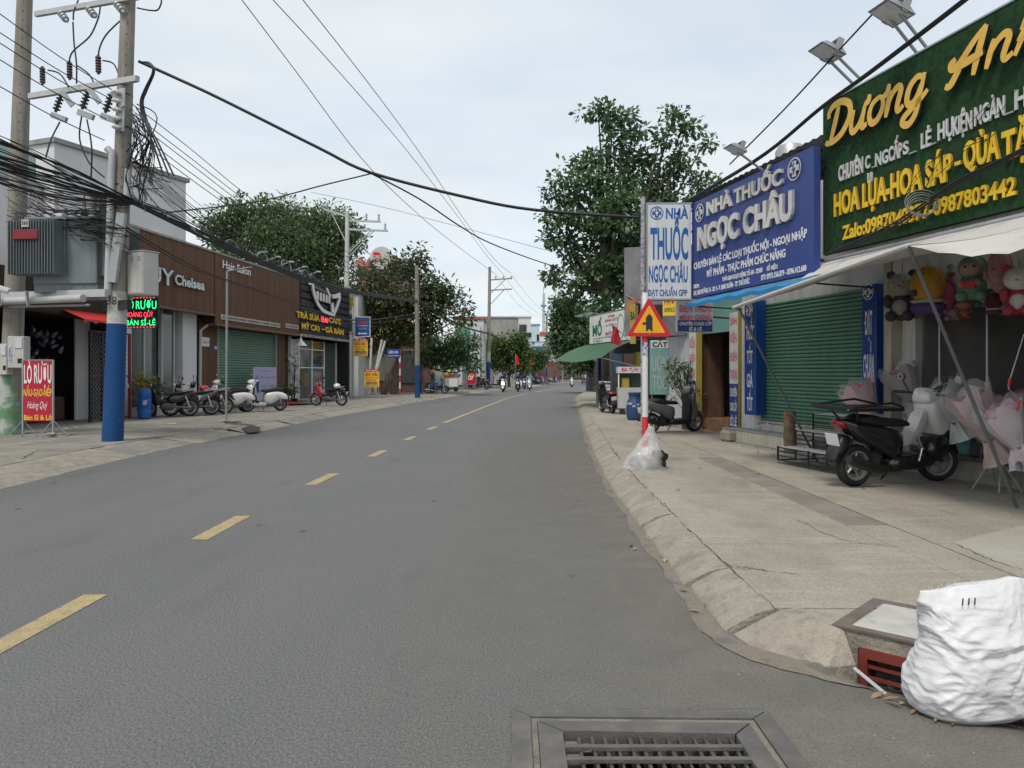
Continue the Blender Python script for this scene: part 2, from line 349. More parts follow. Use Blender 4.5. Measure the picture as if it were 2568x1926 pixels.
for x0, x1, y0, y1 in ((-7.2, X0, -12, Y1), (X0, X1, -12, Y0), (X1, 30, -12, Y1)): mb.quad((x0, y0, 0), (x1, y0, 0), (x1, y1, 0), (x0, y1, 0))
ys = [Y1 + i * 0.8 for i in range(45)] + [42 + 3 * i for i in range(67)]
for y0, y1 in zip(ys, ys[1:]):
    e = 0.02 * random.uniform(-1, 1) if y0 < 30 else 0
    mb.quad((aL(y0) - .3, y0, 0), (aR(y0) + .02, y0, 0), (aR(y1) + .02, y1, 0), (aL(y1) - .3, y1, 0))
road = struct(mb.build('road', M['asphalt']))
# sandy gutter with a ragged asphalt edge, 4 mm above the road
mb = MB(); ys = [4.75 + i * 0.15 for i in range(87)] + [17.8 + i * 1.2 for i in range(60)]; rg = random.Random(3)
edge = [aR(y) + .02 * math.sin(y * 2.3) + .014 * math.sin(y * 5.9 + 1) + rg.uniform(-.008, .008) for y in ys]
for i in range(len(ys) - 1): mb.quad((edge[i], ys[i], .005), (tR(ys[i]), ys[i], .005), (tR(ys[i + 1]), ys[i + 1], .005), (edge[i + 1], ys[i + 1], .005))
struct(mb.build('gutter', M['sand']))
mb = MB()                                             # dirt drift round the drain corner
pts = [(1.18, 4.85), (1.24, 4.45), (1.45, 4.15), (1.72, 4.02), (1.92, 4.06), (1.80, 4.36), (1.6, 4.5), (1.45, 5.0), (1.24, 5.05)]
ring = spline(pts, 4, True); rq = random.Random(8); vs = [(1.5, 4.4, .008)]; n_ = len(ring)
for k_ in (.35, .7, 1.0):
    for x, y in ring: j = rq.uniform(.97, 1.04) if k_ == 1 else 1; x, y = lerp(1.5, x, k_ * j), lerp(4.4, y, k_ * j); vs.append((x, y, road_z(x, y) + .008))
mb.add(vs, [(0, i + 1, (i + 1) % n_ + 1) for i in range(n_)] + [(1 + r * n_ + i, 1 + (r + 1) * n_ + i, 1 + (r + 1) * n_ + (i + 1) % n_, 1 + r * n_ + (i + 1) % n_) for r in range(2) for i in range(n_)])
struct(mb.build('gutter_dirt', M['sand']))

# right pavement: slabs parted by joints, sloping kerb stones along it
def sheet(name, pts, z, m, parent=None, zb=None):
    b = MB(); n = len(pts); b.flat(pts, (z - .12) if zb is None else zb, z); return b.build(name, m, parent)
pav = thing('pavement', None, None); struct(pav)
slab_y = [4.75, 6.55, 9.4, 12.6, 16.2, 20, 25, 30, 36, 43, 52, 63, 75, 90, 110, 140, 180, 239]
def strip(name, fa, fb, y0, y1, z, m, g=0.008):
    n = max(1, int((y1 - y0) / 1.5)); yy = [lerp(y0 + g, y1 - g, i / n) for i in range(n + 1)]
    return sheet(name, [(fa(y), y) for y in yy] + [(fb(y), y) for y in reversed(yy)], z, m, pav)
for a, b in zip(slab_y, slab_y[1:]):
    strip('slab', tR, lambda y: max(3.2, tR(y) + 1.2) - .006, a, b, ZS, M['concrete'])
    if b <= 17: strip('slab', lambda y: 3.612, lambda y: 14, a, b, ZS + .003, M['concrete'])
    else: strip('slab', lambda y: max(3.2, tR(y) + 1.2) + .006, lambda y: tR(y) + 14, a, b, ZS + .003, M['concrete'])
strip('trench_strip', lambda y: 3.2, lambda y: 3.60, 7.4, 13.3, ZS - .004, M['aggregate'])
strip('slab', lambda y: 3.2, lambda y: 3.60, 4.75, 7.38, ZS, M['concrete'])
strip('slab', lambda y: 3.2, lambda y: 3.60, 13.32, 16.2, ZS, M['concrete'])
# corner slab round the drain, out to the right
DI = -DN
sheet('slab', [(tR(4.74) + .02, 4.74), (1.72, 4.6), tuple(DA + DI * .03), tuple(DA + DD * 1.3 + DI * .03), (3.7, 2.7), (14, 2.4), (14, 4.74)], ZS - .002, M['concrete'], pav)
joints = [4.72, 5.75, 7.95, 12.38, 15.8, 19, 22.5, 26, 30, 34, 38, 42, 48, 55, 63, 72]
for i, (a, b) in enumerate(zip(joints, joints[1:])):
    n = max(3, int((b - a) / .35)); rr = random.Random(i + 40); mb = MB(); vs = []; dz = rr.uniform(-.012, .012); dxo = rr.uniform(-.02, .02); prof = [(-.01, -.05), (0.0, .015), (.025, .038), (.18, .116), (.25, ZS - .01), (.31, ZS - .002), (.31, -.05)]
    for j in range(n + 1):
        y = lerp(a + .012, b - .012, j / n); w = rr.uniform(-.014, .014) if y < 20 else 0
        for k_, (px_, pz_) in enumerate(prof): vs.append((kR(y) + px_ + dxo * (k_ < 4) + (w if 0 < k_ < 4 else 0), y, pz_ + (dz if k_ < 5 else 0) + (rr.uniform(-.006, .006) if 1 < k_ < 5 else 0)))
    K = len(prof); fs = [(j * K + k_, j * K + k_ + 1, (j + 1) * K + k_ + 1, (j + 1) * K + k_) for j in range(n) for k_ in range(K - 1)] + [tuple(range(K)), tuple(n * K + k_ for k_ in range(K))[::-1]]
    mb.add(vs, fs); mb.build('kerb_stone', M['kerb'], pav, smooth=True, angle=50)
    # dark ragged crack behind each stone
    mb = MB(); yy = [lerp(a, b, j / (n * 2)) for j in range(n * 2 + 1)]
    for y0, y1 in zip(yy, yy[1:]):
        if rr.random() < .8: o0, o1 = rr.uniform(-.008, .016), rr.uniform(-.008, .016); w0 = rr.uniform(.004, .014); mb.quad((tR(y0) + o0, y0, ZS + .001), (tR(y0) + o0 + w0, y0, ZS + .001), (tR(y1) + o1 + w0, y1, ZS + .001), (tR(y1) + o1, y1, ZS + .001))
    if a < 20: mb.build('crack', M['crack'], pav)
# broken kerb end and drain box
mb = MB(); prof = [(1.32, 4.70, 0), (1.36, 4.50, 0), (1.45, 4.37, 0), (1.58, 4.27, 0), (1.74, 4.22, 0), (1.90, 4.25, 0)]
top = [(1.62, 4.70, ZS), (1.64, 4.62, ZS), (1.69, 4.54, ZS), (1.75, 4.49, ZS), (1.82, 4.46, ZS), (1.90, 4.43, ZS)]
vs = prof + [(x, y, z - .3) for x, y, z in prof] + top + [(2.0, 4.6, ZS), (1.75, 4.76, ZS)]
fs = [(i + 6, i + 7, i + 1, i) for i in range(5)] + [(i, i + 1, i + 13, i + 12) for i in range(5)] + [(12, 13, 14, 15, 16, 17, 18, 19)]
for i in range(6): vs[i] = (vs[i][0] + .02 * (i == 2) - .015 * (i == 3), vs[i][1], vs[i][2] - .01)
mb.add(vs, fs); mb.build('kerb_stone', M['kerb'], pav)

drain = thing('storm_drain', 'kerbside storm drain with red barred grille and pale cover slab, behind the white sack', 'storm drain', (DA.x, DA.y, 0), math.atan2(DD.y, DD.x))
mb = MB(); L_ = 1.3                                    # local x along the front, -y towards the road
mb.box(-.02, .12, 0.0, .9, -.5, ZS - .011); mb.box(.12, 1.05, 0, .12, .05, ZS - .011); mb.box(1.05, L_, 0, .9, -.5, ZS - .011); mb.box(.12, 1.05, .85, .9, -.5, ZS - .011)
mb.build('box_wall', M['kerb'], drain)
mb = MB()
for a in ((-.02, L_, -.012, .05), (-.02, .06, .05, .62), (-.02, L_, .62, .70), (L_ - .08, L_, .05, .62)): mb.box(a[0], a[1], a[2], a[3], ZS - .010, ZS + .003)
mb.build('steel_rim', M['brownsteel'], drain)
mb = MB(); mb.cbox(.075, L_ - .095, .06, .61, ZS - .010, ZS + .006, .005); mb.build('cover_slab', M['whitecon'], drain)
gr = MB(); gr.box(.13, 1.04, -.012, .03, .0, .055); gr.box(.13, .175, -.012, .03, -.30, .0); gr.box(.995, 1.04, -.012, .03, -.30, .0); gr.box(.175, .995, -.012, .03, -.30, -.26)
go = gr.build('grille', M['rustred'], drain)
for x in (.36, .58, .80): b = MB(); b.box(x, x + .035, -.008, .02, -.26, .0); b.build('bar', M['rustred'], go)
for z in (-.055, -.12, -.19): b = MB(); b.box(.175, .995, .004, .022, z, z + .018); b.build('bar', M['rustred'], go)
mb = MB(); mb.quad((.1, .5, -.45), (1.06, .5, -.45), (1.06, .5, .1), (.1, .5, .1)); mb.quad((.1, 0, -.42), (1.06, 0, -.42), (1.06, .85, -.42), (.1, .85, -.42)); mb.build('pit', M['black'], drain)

# road grate in the foreground
gt = thing('drain_grate', 'square cast iron drain grate set in the asphalt at the bottom edge', 'drain grate', (0.0, 3.0, 0))
fr_ = [(.0, .085, -.52, .66), (1.115, 1.20, -.52, .64), (.0, 1.2, .56, .645)]
mb = MB(); mb.flat([(.0, -.6), (.085, -.6), (.085, .565), (.0, .655)], -.1, .010); mb.flat([(.0, .66), (.09, .57), (1.11, .55), (1.19, .625)], -.1, .010); mb.flat([(1.115, .545), (1.115, -.6), (1.2, -.6), (1.2, .62)], -.1, .012); mb.build('outer_frame', M['cast'], gt)
mb = MB(); mb.flat([(.09, -.6), (.115, -.6), (.115, .53), (.09, .562)], -.1, .004); mb.flat([(.09, .562), (.115, .53), (1.085, .51), (1.11, .54)], -.1, .004); mb.flat([(1.085, .51), (1.085, -.6), (1.11, -.6), (1.11, .54)], -.1, .004); mb.build('dirt_joint', M['sand'], gt)
mb = MB(); mb.flat([(.118, -.6), (.225, -.6), (.225, .425), (.118, .525)], -.1, .008); mb.flat([(.122, .527), (.228, .43), (.985, .40), (1.08, .505)], -.1, .009); mb.flat([(.99, .395), (.99, -.6), (1.083, -.6), (1.083, .50)], -.1, .007); mb.build('inner_frame', M['cast'], gt)
rr = random.Random(5)
for i in range(13):
    x = .285 + i * .0565; b = MB(); w = .012 + rr.uniform(0, .004); e = rr.uniform(-.006, .006); b.box(x + e, x + e + w, -.6, .42, -.075, -.014); b.build('bar', M['castdark'], gt)
for y, dz in ((.30, 0), (.19, .002), (.05, 0), (-.09, .001)):
    b = MB(); b.box(.215, 1.0, y - .014, y + .014, -.012 + dz, .004 + dz); b.build('cross_bar', M['cast'], gt)
b = MB(); b.box(.226, .30, .2, .41, -.09, -.03); b.box(.31, .345, .33, .41, -.09, -.04); b.build('silt', M['sand'], gt)
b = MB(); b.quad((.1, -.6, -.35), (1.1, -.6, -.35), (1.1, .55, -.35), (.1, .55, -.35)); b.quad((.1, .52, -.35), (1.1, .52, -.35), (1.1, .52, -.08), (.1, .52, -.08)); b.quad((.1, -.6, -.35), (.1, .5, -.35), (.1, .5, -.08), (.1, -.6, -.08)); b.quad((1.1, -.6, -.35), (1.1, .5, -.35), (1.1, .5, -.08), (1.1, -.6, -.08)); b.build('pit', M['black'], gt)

# lane markings
cl_t = [(4, -3.0), (8.6, -3.02), (14.8, -2.72), (21.9, -2.38), (25.1, -2.2), (37, -1.3), (50, -.3), (63, 1.4), (73, 3.1), (90, 6), (110, 9.5), (140, 15)]
for y0, y1 in ((3.9, 5.56), (7.4, 8.64), (11.05, 12.3), (14.8, 16.0), (18.5, 19.6), (21.9, 23.2), (25.0, 62), (66, 90)):
    n = max(1, int((y1 - y0) / 2)); b = MB(); pts = [lerp(y0, y1, i / n) for i in range(n + 1)]
    for a, c in zip(pts, pts[1:]): xa, xc = interp(cl_t, a), interp(cl_t, c); b.quad((xa - .085, a, .004), (xa + .085, a, .004), (xc + .085, c, .004), (xc - .085, c, .004))
    b.build('lane_line', M['yline'], road)

# left pavement: sloping broken edge, then flat slabs
pl = thing('pavement', None, None); struct(pl); 
ly = [-6, 9.2, 12.3, 15.0, 17.6, 20.4, 24, 28, 33, 39, 46, 55, 65, 77, 92, 112, 140, 180, 239]
for i, (a, b_) in enumerate(zip(ly, ly[1:])):
    n = max(2, int((b_ - a) / .8)); rr = random.Random(i + 90); w = .95 if b_ < 24 else .55; b = MB(); vs = []; yy = [lerp(a + .01, b_ - .01, j / n) for j in range(n + 1)]
    for y in yy:
        x = aL(y) + rr.uniform(-.05, .05)
        vs += [(x, y, -.03), (x, y, .004), (x - w * .45, y, .07 + rr.uniform(-.012, .012)), (x - w, y, .135), (x - w, y, -.03)]
    b.add(vs, [(5 * j + k_ + 1, 5 * j + k_, 5 * j + 5 + k_, 5 * j + 6 + k_) for j in range(n) for k_ in range(4)]); b.build('kerb_ramp', M['kerb'] if i % 3 else M['concrete2'], pl)
    def ls(x0, x1, m): b = MB(); b.flat([(x0(y), y) for y in yy] + [(x1(y), y) for y in reversed(yy)], .0, ZS - .01); b.build('slab', m, pl)
    ls(lambda y: aL(y) - w - .16 - 1.6, lambda y: aL(y) - w + .015, M['concrete2']); ls(lambda y: aL(y) - 30, lambda y: aL(y) - w - .17 - 1.6, M['concrete2'])

hb = MB(); rr = random.Random(4); hole = [G(575, 1062, .14), G(625, 1064, .14), G(655, 1073, .1), G(645, 1083, .06), G(622, 1087, .03), G(600, 1075, .1)]
hb.add([tuple(p + Vector((0, 0, .012))) for p in hole], [(0, 5, 4, 3, 2, 1)]); hb.build('kerb_gap', M['crack'], pl)

def crack(parent, pts, z, w=.012, seed=1):                # ragged dark crack drawn on a slab
    rq = random.Random(seed); path = spline([tuple(G(u, v, z).xy) for u, v in pts], 10); b = MB(); L, Rr = [], []
    for i, (x, y) in enumerate(path):
        a, c = path[max(0, i - 1)], path[min(len(path) - 1, i + 1)]; tx, ty = c[0] - a[0], c[1] - a[1]; l = math.hypot(tx, ty) or 1; nx_, ny_ = -ty / l, tx / l; j = rq.uniform(-.02, .02); ww = w * rq.uniform(.25, 1) * (1 if 0 < i < len(path) - 1 else .1)
        L.append((x + nx_ * (j + ww), y + ny_ * (j + ww), z)); Rr.append((x + nx_ * (j - ww), y + ny_ * (j - ww), z))
    for i in range(len(path) - 1): b.quad(L[i], Rr[i], Rr[i + 1], L[i + 1])
    return b.build('crack', M['crack'], parent)
for i, (pts, w) in enumerate((([(1819, 1417), (1880, 1424), (1945, 1434)], .006), ([(2395, 1363), (2470, 1396), (2568, 1430)], .008), ([(1700, 1215), (1790, 1212), (1888, 1216)], .005), ([(1846, 1423), (1930, 1432), (2010, 1440)], .005), ([(1995, 1300), (2110, 1352), (2260, 1372)], .005), ([(2190, 1262), (2300, 1268), (2400, 1290)], .004))): crack(pav, pts, ZS + .0055, w, i)
for i, pts in enumerate(([(55, 1152), (100, 1128), (160, 1131), (230, 1124), (262, 1118)], [(0, 1108), (100, 1109), (200, 1107)], [(320, 1105), (400, 1096), (500, 1084), (560, 1072)], [(120, 1180), (170, 1172), (240, 1160)], [(415, 1084), (470, 1078), (540, 1071)])): crack(pl, pts, ZS - .007, .02, i + 20)
mb = MB(); pn = [G(u, v, ZS) for u, v in ((2392, 1362), (2470, 1340), (2568, 1318), (2640, 1350), (2640, 1462), (2480, 1402))]; mb.flat([(p.x, p.y) for p in pn], ZS - .02, ZS + .0045); mb.build('patch_slab', M['whitecon2'] if 'whitecon2' in M else mat('pale_patch', (0.33, 0.315, 0.275), .9, .1, 2, .4, 40, grain=.2), pav)

# dust drifted from the gutter over the asphalt, thinning out towards the lane
dm = mat('road_dust', (0.225, 0.207, 0.175), .95, .15, 3.0, .3, 60, grain=.35); t_ = dm.node_tree; N_, L_n = t_.nodes, t_.links
ge = N_.new('ShaderNodeNewGeometry'); sp_ = N_.new('ShaderNodeSeparateXYZ'); L_n.new(ge.outputs['Position'], sp_.inputs[0]); mr_ = N_.new('ShaderNodeMapRange'); mr_.inputs[1].default_value = -.9; mr_.inputs[2].default_value = 1.35; L_n.new(sp_.outputs[0], mr_.inputs[0])
no_ = N_.new('ShaderNodeTexNoise'); no_.inputs['Scale'].default_value = 2.2; no_.inputs['Detail'].default_value = 7; no_.inputs['Roughness'].default_value = .7; L_n.new(ge.outputs['Position'], no_.inputs['Vector']); mu_ = N_.new('ShaderNodeMath'); mu_.operation = 'MULTIPLY'; L_n.new(mr_.outputs[0], mu_.inputs[0]); L_n.new(no_.outputs['Fac'], mu_.inputs[1]); mu2 = N_.new('ShaderNodeMath'); mu2.operation = 'MULTIPLY'; L_n.new(mu_.outputs[0], mu2.inputs[0]); mu2.inputs[1].default_value = 0.85; mu2.use_clamp = True; L_n.new(mu2.outputs[0], N_['Principled BSDF'].inputs['Alpha'])
b = MB(); yy = [3.75 + i * .4 for i in range(40)]
for y0, y1 in zip(yy, yy[1:]): b.quad((-.9, y0, .003), (aR(y0) + .1, y0, .003), (aR(y1) + .1, y1, .003), (-.9, y1, .003))
for x0, x1 in ((-.9, -.005), (1.21, 1.302)): b.quad((x0, 2.2, .003), (x1, 2.2, .003), (x1, 3.75, .003), (x0, 3.75, .003))
b.quad((-.005, 3.668, .003), (1.21, 3.668, .003), (1.21, 3.75, .003), (-.005, 3.75, .003))
xs_ = [1.304 + i * .05 for i in range(43)]; ys_ = [2.2 + i * .05 for i in range(45)]
for x in xs_[:-1]:
    for y in ys_: b.quad((x, y, road_z(x, y) + .003), (x + .05, y, road_z(x + .05, y) + .003), (x + .05, y + .05, road_z(x + .05, y + .05) + .003), (x, y + .05, road_z(x, y + .05) + .003))
b.build('dust_film', dm, road)
# ------------------------------------------------------------------ right-hand shops
M.update(
 shutter=mat('green_shutter', (0.085, 0.21, 0.135), 0.5, 0.08, 1.5, streak=0.2),
 tile=mat('cream_tile', (0.50, 0.47, 0.38), 0.4, 0.08, 3.0, streak=0.25),
 beige=mat('beige_render', (0.42, 0.385, 0.315), 0.85, 0.12, 1.5, streak=0.35),
 offwhite=mat('offwhite_render', (0.56, 0.56, 0.54), 0.85, 0.1, 1.5, streak=0.3),
 greywall=mat('grey_cement', (0.30, 0.295, 0.28), 0.9, 0.15, 1.2, 0.3, 30, streak=0.3),
 signblue=mat('pharmacy_blue_vinyl', (0.034, 0.062, 0.235), 0.4, 0.12, 0.8, streak=0.15),
 colblue=mat('column_blue', (0.010, 0.055, 0.235), 0.35, 0.08, 1.5),
 lightbox=mat('lightbox_white', (0.57, 0.58, 0.60), 0.4, 0.05, 2.0, streak=0.22, dirt=((0.40, 0.33, 0.25), 2.2, 0.62, 0.8)),
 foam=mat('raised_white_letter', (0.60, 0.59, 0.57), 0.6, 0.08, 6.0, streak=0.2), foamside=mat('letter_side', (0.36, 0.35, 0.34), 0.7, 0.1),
 turf=mat('artificial_turf', (0.028, 0.070, 0.032), 0.95, 0.3, 12.0, 1.0, 160, spec=0.1),
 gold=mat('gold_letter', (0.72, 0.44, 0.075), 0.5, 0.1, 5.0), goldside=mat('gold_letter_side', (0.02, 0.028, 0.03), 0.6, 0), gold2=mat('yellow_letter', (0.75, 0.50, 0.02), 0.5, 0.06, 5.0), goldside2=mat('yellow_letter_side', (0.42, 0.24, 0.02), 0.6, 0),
 silver=mat('silver_letter', (0.55, 0.56, 0.56), 0.45, 0.15, 9.0),
 tarp=mat('white_tarpaulin', (0.52, 0.51, 0.485), 0.55, 0.06, 2.0, dirt=[((.36, .35, .32), 2.0, .5, .75), ((.30, .28, .25), 7, .62, .74)]), bluetarp=mat('blue_tarpaulin', (0.02, 0.20, 0.42), 0.5, 0.12, 3.0, 0.2, 20),
 olive=mat('ochre_paint', (0.33, 0.27, 0.05), 0.7, 0.1, 3.0, streak=0.15), brown=mat('brown_wood', (0.10, 0.055, 0.035), 0.55, 0.2, 6.0), teal=mat('teal_panel', (0.13, 0.27, 0.24), 0.6, 0.1),
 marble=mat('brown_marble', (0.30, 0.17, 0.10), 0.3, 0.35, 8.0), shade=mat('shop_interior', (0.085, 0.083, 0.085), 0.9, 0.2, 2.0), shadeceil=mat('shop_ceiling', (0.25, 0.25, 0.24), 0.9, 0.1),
 cream=mat('cream_cabinet', (0.48, 0.45, 0.36), 0.5, 0.05), bark=mat('bark', (0.16, 0.115, 0.07), 0.95, 0.35, 9.0, 0.8, 30), paper=mat('stickers', (0.5, 0.5, 0.52), 0.6, 0.1, dirt=((0.08, 0.10, 0.30), 26.0, 0.5, 0.56)),
 skyblue=mat('pale_blue_wall', (0.27, 0.45, 0.58), 0.8, 0.08, 1.0, streak=0.15), tin=mat('corrugated_tin', (0.20, 0.20, 0.21), 0.55, 0.2, 3.0, metal=0.3), lampgrey=mat('lamp_grey', (0.28, 0.29, 0.30), 0.45, 0.1, metal=0.4),
)
ribx = lambda pts, w: (pts, w)
def ribbon(mb, pts, w, y0, ext, k=8):
    pts = spline(pts, k); n = len(pts); ws = [w(i / (n - 1)) if callable(w) else w for i in range(n)]; vs = []
    for i, p in enumerate(pts):
        a, c = pts[max(0, i - 1)], pts[min(n - 1, i + 1)]; tx, tz = c[0] - a[0], c[1] - a[1]; l = math.hypot(tx, tz) or 1; nx_, nz_ = -tz / l, tx / l
        for s in (1, -1): vs += [(p[0] + nx_ * ws[i] * s, y0 - ext, p[1] + nz_ * ws[i] * s), (p[0] + nx_ * ws[i] * s, y0, p[1] + nz_ * ws[i] * s)]
    b0 = len(mb.f)
    mb.mi = 0; mb.add(vs, [(4 * i, 4 * i + 2, 4 * i + 6, 4 * i + 4) for i in range(n - 1)])
    nb = len(mb.v) - len(vs); mb.mi = 1
    fs = [(4 * i + nb, 4 * i + 4 + nb, 4 * i + 5 + nb, 4 * i + 1 + nb) for i in range(n - 1)] + [(4 * i + 2 + nb, 4 * i + 3 + nb, 4 * i + 7 + nb, 4 * i + 6 + nb) for i in range(n - 1)] + [(nb, nb + 1, nb + 3, nb + 2), (4 * n - 4 + nb, 4 * n - 2 + nb, 4 * n - 1 + nb, 4 * n - 3 + nb)]
    mb.f += fs; mb.m += [1] * len(fs); mb.mi = 0
def emblem(parent, x, z, r, y, mring, mcross, mcup, backing=None):
    b = MB(); b.lathe([(r, y - .025), (r, y - .03), (r * .9, y - .03), (r * .9, y - .02)], 28, 'y', (x, 0, z), cap=False); e = b.build('emblem_ring', mring, parent)
    if backing: b = MB(); b.lathe([(r * .95, y), (r * .95, y - .02)], 28, 'y', (x, 0, z)); b.build('emblem_disc', backing, parent)
    a, w = r * .68, r * .25; b = MB(); b.prism([(x - w, z - a), (x + w, z - a), (x + w, z - w), (x + a, z - w), (x + a, z + w), (x + w, z + w), (x + w, z + a), (x - w, z + a), (x - w, z + w), (x - a, z + w), (x - a, z - w), (x - w, z - w)], y - .034, y - .02); b.build('emblem_cross', mcross, parent)
    b = MB(); q = r * .1; b.prism([(x - 4 * q * .8, z + .6 * q), (x + 4 * q * .8, z + .6 * q), (x + q, z - 1.2 * q), (x + .5 * q, z - 3.4 * q), (x + 1.6 * q, z - 4.2 * q), (x - 1.6 * q, z - 4.2 * q), (x - .5 * q, z - 3.4 * q), (x - q, z - 1.2 * q)], y - .042, y - .034)
    b.tube([(x + q * math.sin(t * 2.2) * 1.3, y - .04, z - 2.2 * q + t * 2.3 * q) for t in [i * .3 for i in range(12)]], q * .45, 5); b.build('emblem_cup', mcup, parent)

# --- pharmacy building behind its signs
so = -0.4; x0, x1 = FR.x(1909, so), FR.x(2163, so); xa, xb = FR.x(1866, so) - .1, FR.x(2216, so)
ph = fthing('pharmacy_building', 'pharmacy shop front with a closed green roller shutter over cream tiled steps', 'building', FR, x0, so, 0)
w = x1 - x0
b = MB(); b.box(xa - x0, -.02, 0, 3.5, ZS, 5.15); b.box(w + .02, xb - x0, 0, 3.5, ZS, 5.15); b.box(-.02, w + .02, .02, 3.5, 3.02, 5.15); b.box(-.02, w + .02, .4, .5, .3, 3.02); b.build('wall', M['offwhite'], ph)
zs0 = FR.z(1909, 1053, so); ns = 34; hs = (3.05 - zs0) / ns
sh = MB(); sh.box(0, w, .03, .05, zs0, 3.05); sho = sh.build('shutter', M['dark'], ph)
sl = MB(); sl.prism([(0, 0), (w, 0), (w, hs * .93), (0, hs * .93)], -.004, .03) if False else None
prof = [(.03, .0), (.004, .006), (-.008, hs * .45), (.0, hs * .8), (.03, hs * .93)]
sl = MB(); sl.add([(x, y, z) for x in (0, w) for y, z in prof], [(i, i + 5, i + 6, i + 1) for i in range(4)] + [(0, 1, 2, 3, 4), (9, 8, 7, 6, 5)])
first = sl.build('slat', M['shutter'], sho, loc=(0, 0, zs0)); sme = first.data
for i in range(1, ns): link('slat', sme, sho, (0, 0, zs0 + i * hs))
b = MB(); b.box(0, w, -.01, .03, zs0 - .05, zs0 - .005); b.build('bottom_bar', M['beige'], sho)
# tiled plinth and step
b = MB(); b.box(-.12, w + .6, -.02, .4, ZS, zs0 - .06); b.box(-.9, w * .72, -.40, -.03, ZS, .40); b.build('step', M['greywall'], ph)
for k_, (xs, n_, y, z0, z1) in enumerate(((-.1, 6, -.032, ZS + .28, zs0 - .075), (-.88, 6, -.412, ZS + .01, .385))):
    t = MB(); wt = .545; t.box(0, wt - .008, 0, .012, z0, z1); f0 = t.build('tile', M['tile'], ph, loc=(xs, y, 0))
    for i in range(1, n_): link('tile', f0.data, ph, (xs + i * wt, y, 0))
b = MB(); b.box(-.9, w * .72, -.415, -.02, .40, .425); b.build('tread', M['greywall'], ph)
for xx, yy, zz, s in ((-.06, -.036, .46, .12), (.22, -.036, .50, .13), (.40, -.036, .47, .1), (-.85, -.416, .24, .08)): b = MB(); b.box(xx, xx + s, yy, yy + .003, zz, zz + s * .9); b.build('sticker', M['paper'], ph)
def colsign(u0, u1, vt, vb, depth, words, em=None, z1=None, uw=None):
    o_ = -.15; xa_, xb_ = FR.x(u0, o_), FR.x(u1, o_); zt = z1 or FR.z(u0, vt, o_); zb = FR.z(u0, vb, o_)
    b = MB(); b.cbox(xa_ - x0, xb_ - x0, -(o_ - so), -.003, zb, zt, .012); c = b.build('column_sign', M['colblue'], ph)
    for s, v, cap in words:
        ww = (xb_ - xa_) * (.72 if len(s) > 3 else .5); letters(c, s, (xa_ + xb_) / 2 - x0, FR.z(u0, v, o_), FR.px(cap, u0, o_), M['inkwhite'], width=ww, bold=.02, y=-(o_ - so) - .004, center=True)
    if em: emblem(c, (xa_ + xb_) / 2 - x0, FR.z(u0, em, o_), .13, -(o_ - so) + .014, M['inkwhite'], M['inkwhite'], M['colblue'])
colsign(1866.5, 1895, 757, 1039, .2, [('THUỐC', 852, 33), ('TỐT', 911, 30), ('GIÁ', 970, 32), ('TỐT', 1028, 32)], em=780)
colsign(2161, 2197, 757, 1035, .2, [('ĐẠT', 839, 56), ('CHUẨN', 946, 55)], em=735, z1=3.05)
b = MB(); b.cbox(xa - x0 + .1, xa - x0 + .5, -.6, -.02, ZS, ZS + .24, .05); b.build('rubble', M['kerb'], ph)

# --- pharmacy signs
po = 0.8
ps = fthing('pharmacy_sign', 'long blue sign board with raised white lettering for a pharmacy', 'sign', FR, FR.x(1735, po), po - .12, FR.z(1735, 749, po))
pw = FR.x(2041, po) - FR.x(1735, po); phh = FR.z(1735, 511, po) - FR.z(1735, 749, po)
b = MB(); b.box(0, pw, -.12, .0, 0, phh); b.build('board', M['signblue'], ps)
for x in (.1, pw - .15):
    for z in (.2, phh - .3): b = MB(); b.box(x, x + .05, 0.0, .5, z, z + .05); b.build('bracket', M['dark'], ps)
I = M['inkwhite']
fletters(ps, FR, po + .004, 'NHÀ THUỐC', 1776.6, 540.6, 1967, 31, M['foam'], bold=.035, ext=.05, side=M['foamside'])
fletters(ps, FR, po + .004, 'NGỌC CHÂU', 1754, 627, 1993, 52, M['foam'], bold=.042, ext=.055, side=M['foamside'])
for s, a, v, c, h_ in (('CHUYÊN BÁN LẺ CÁC LOẠI THUỐC NỘI - NGOẠI NHẬP', 1740.5, 676, 2024, 15), ('MỸ PHẨM - THỰC PHẨM CHỨC NĂNG', 1773, 695, 1970, 16), ('THỜI GIAN HOẠT ĐỘNG TỪ: 6H - 22H30', 1811.6, 706, 1912, 10), ('SỐ HIỆU:', 1923.5, 679, 1950.6, 10), ('DSDH:', 1740, 723.6, 1753.6, 9), ('ĐC: 50B ĐƯỜNG 15 - KP. 4 - P. LINH XUÂN - TP. THỦ ĐỨC', 1740, 741, 1880, 10.5), ('ĐT: 0975.156.079 - 0396.412.680', 1909, 703, 2022.5, 12.5)):
    fletters(ps, FR, po + .004, s, a, v, c, h_, I, bold=.03, ext=.004)
for u, v in ((1757, 534), (1995, 424)): emblem(ps, FR.x(u, po) - FR.x(1735, po), FR.z(u, v, po) - ps.location.z, .19, -.12, M['foam'], M['foam'], M['signblue'])
FC = Frame(0, 16.5, 1, 0)                            # faces the camera
wx0, wx1 = FC.x(1623), FC.x(1734)
wsn = fthing('pharmacy_lightbox', 'upright white lightbox with blue lettering projecting beside the blue pharmacy sign', 'sign', FC, wx0, 0, FC.z(1623, 751))
wh = FC.z(1623, 509) - FC.z(1623, 751); b = MB(); b.cbox(0, wx1 - wx0, 0, .22, 0, wh, .012); b.build('panel', M['lightbox'], wsn)
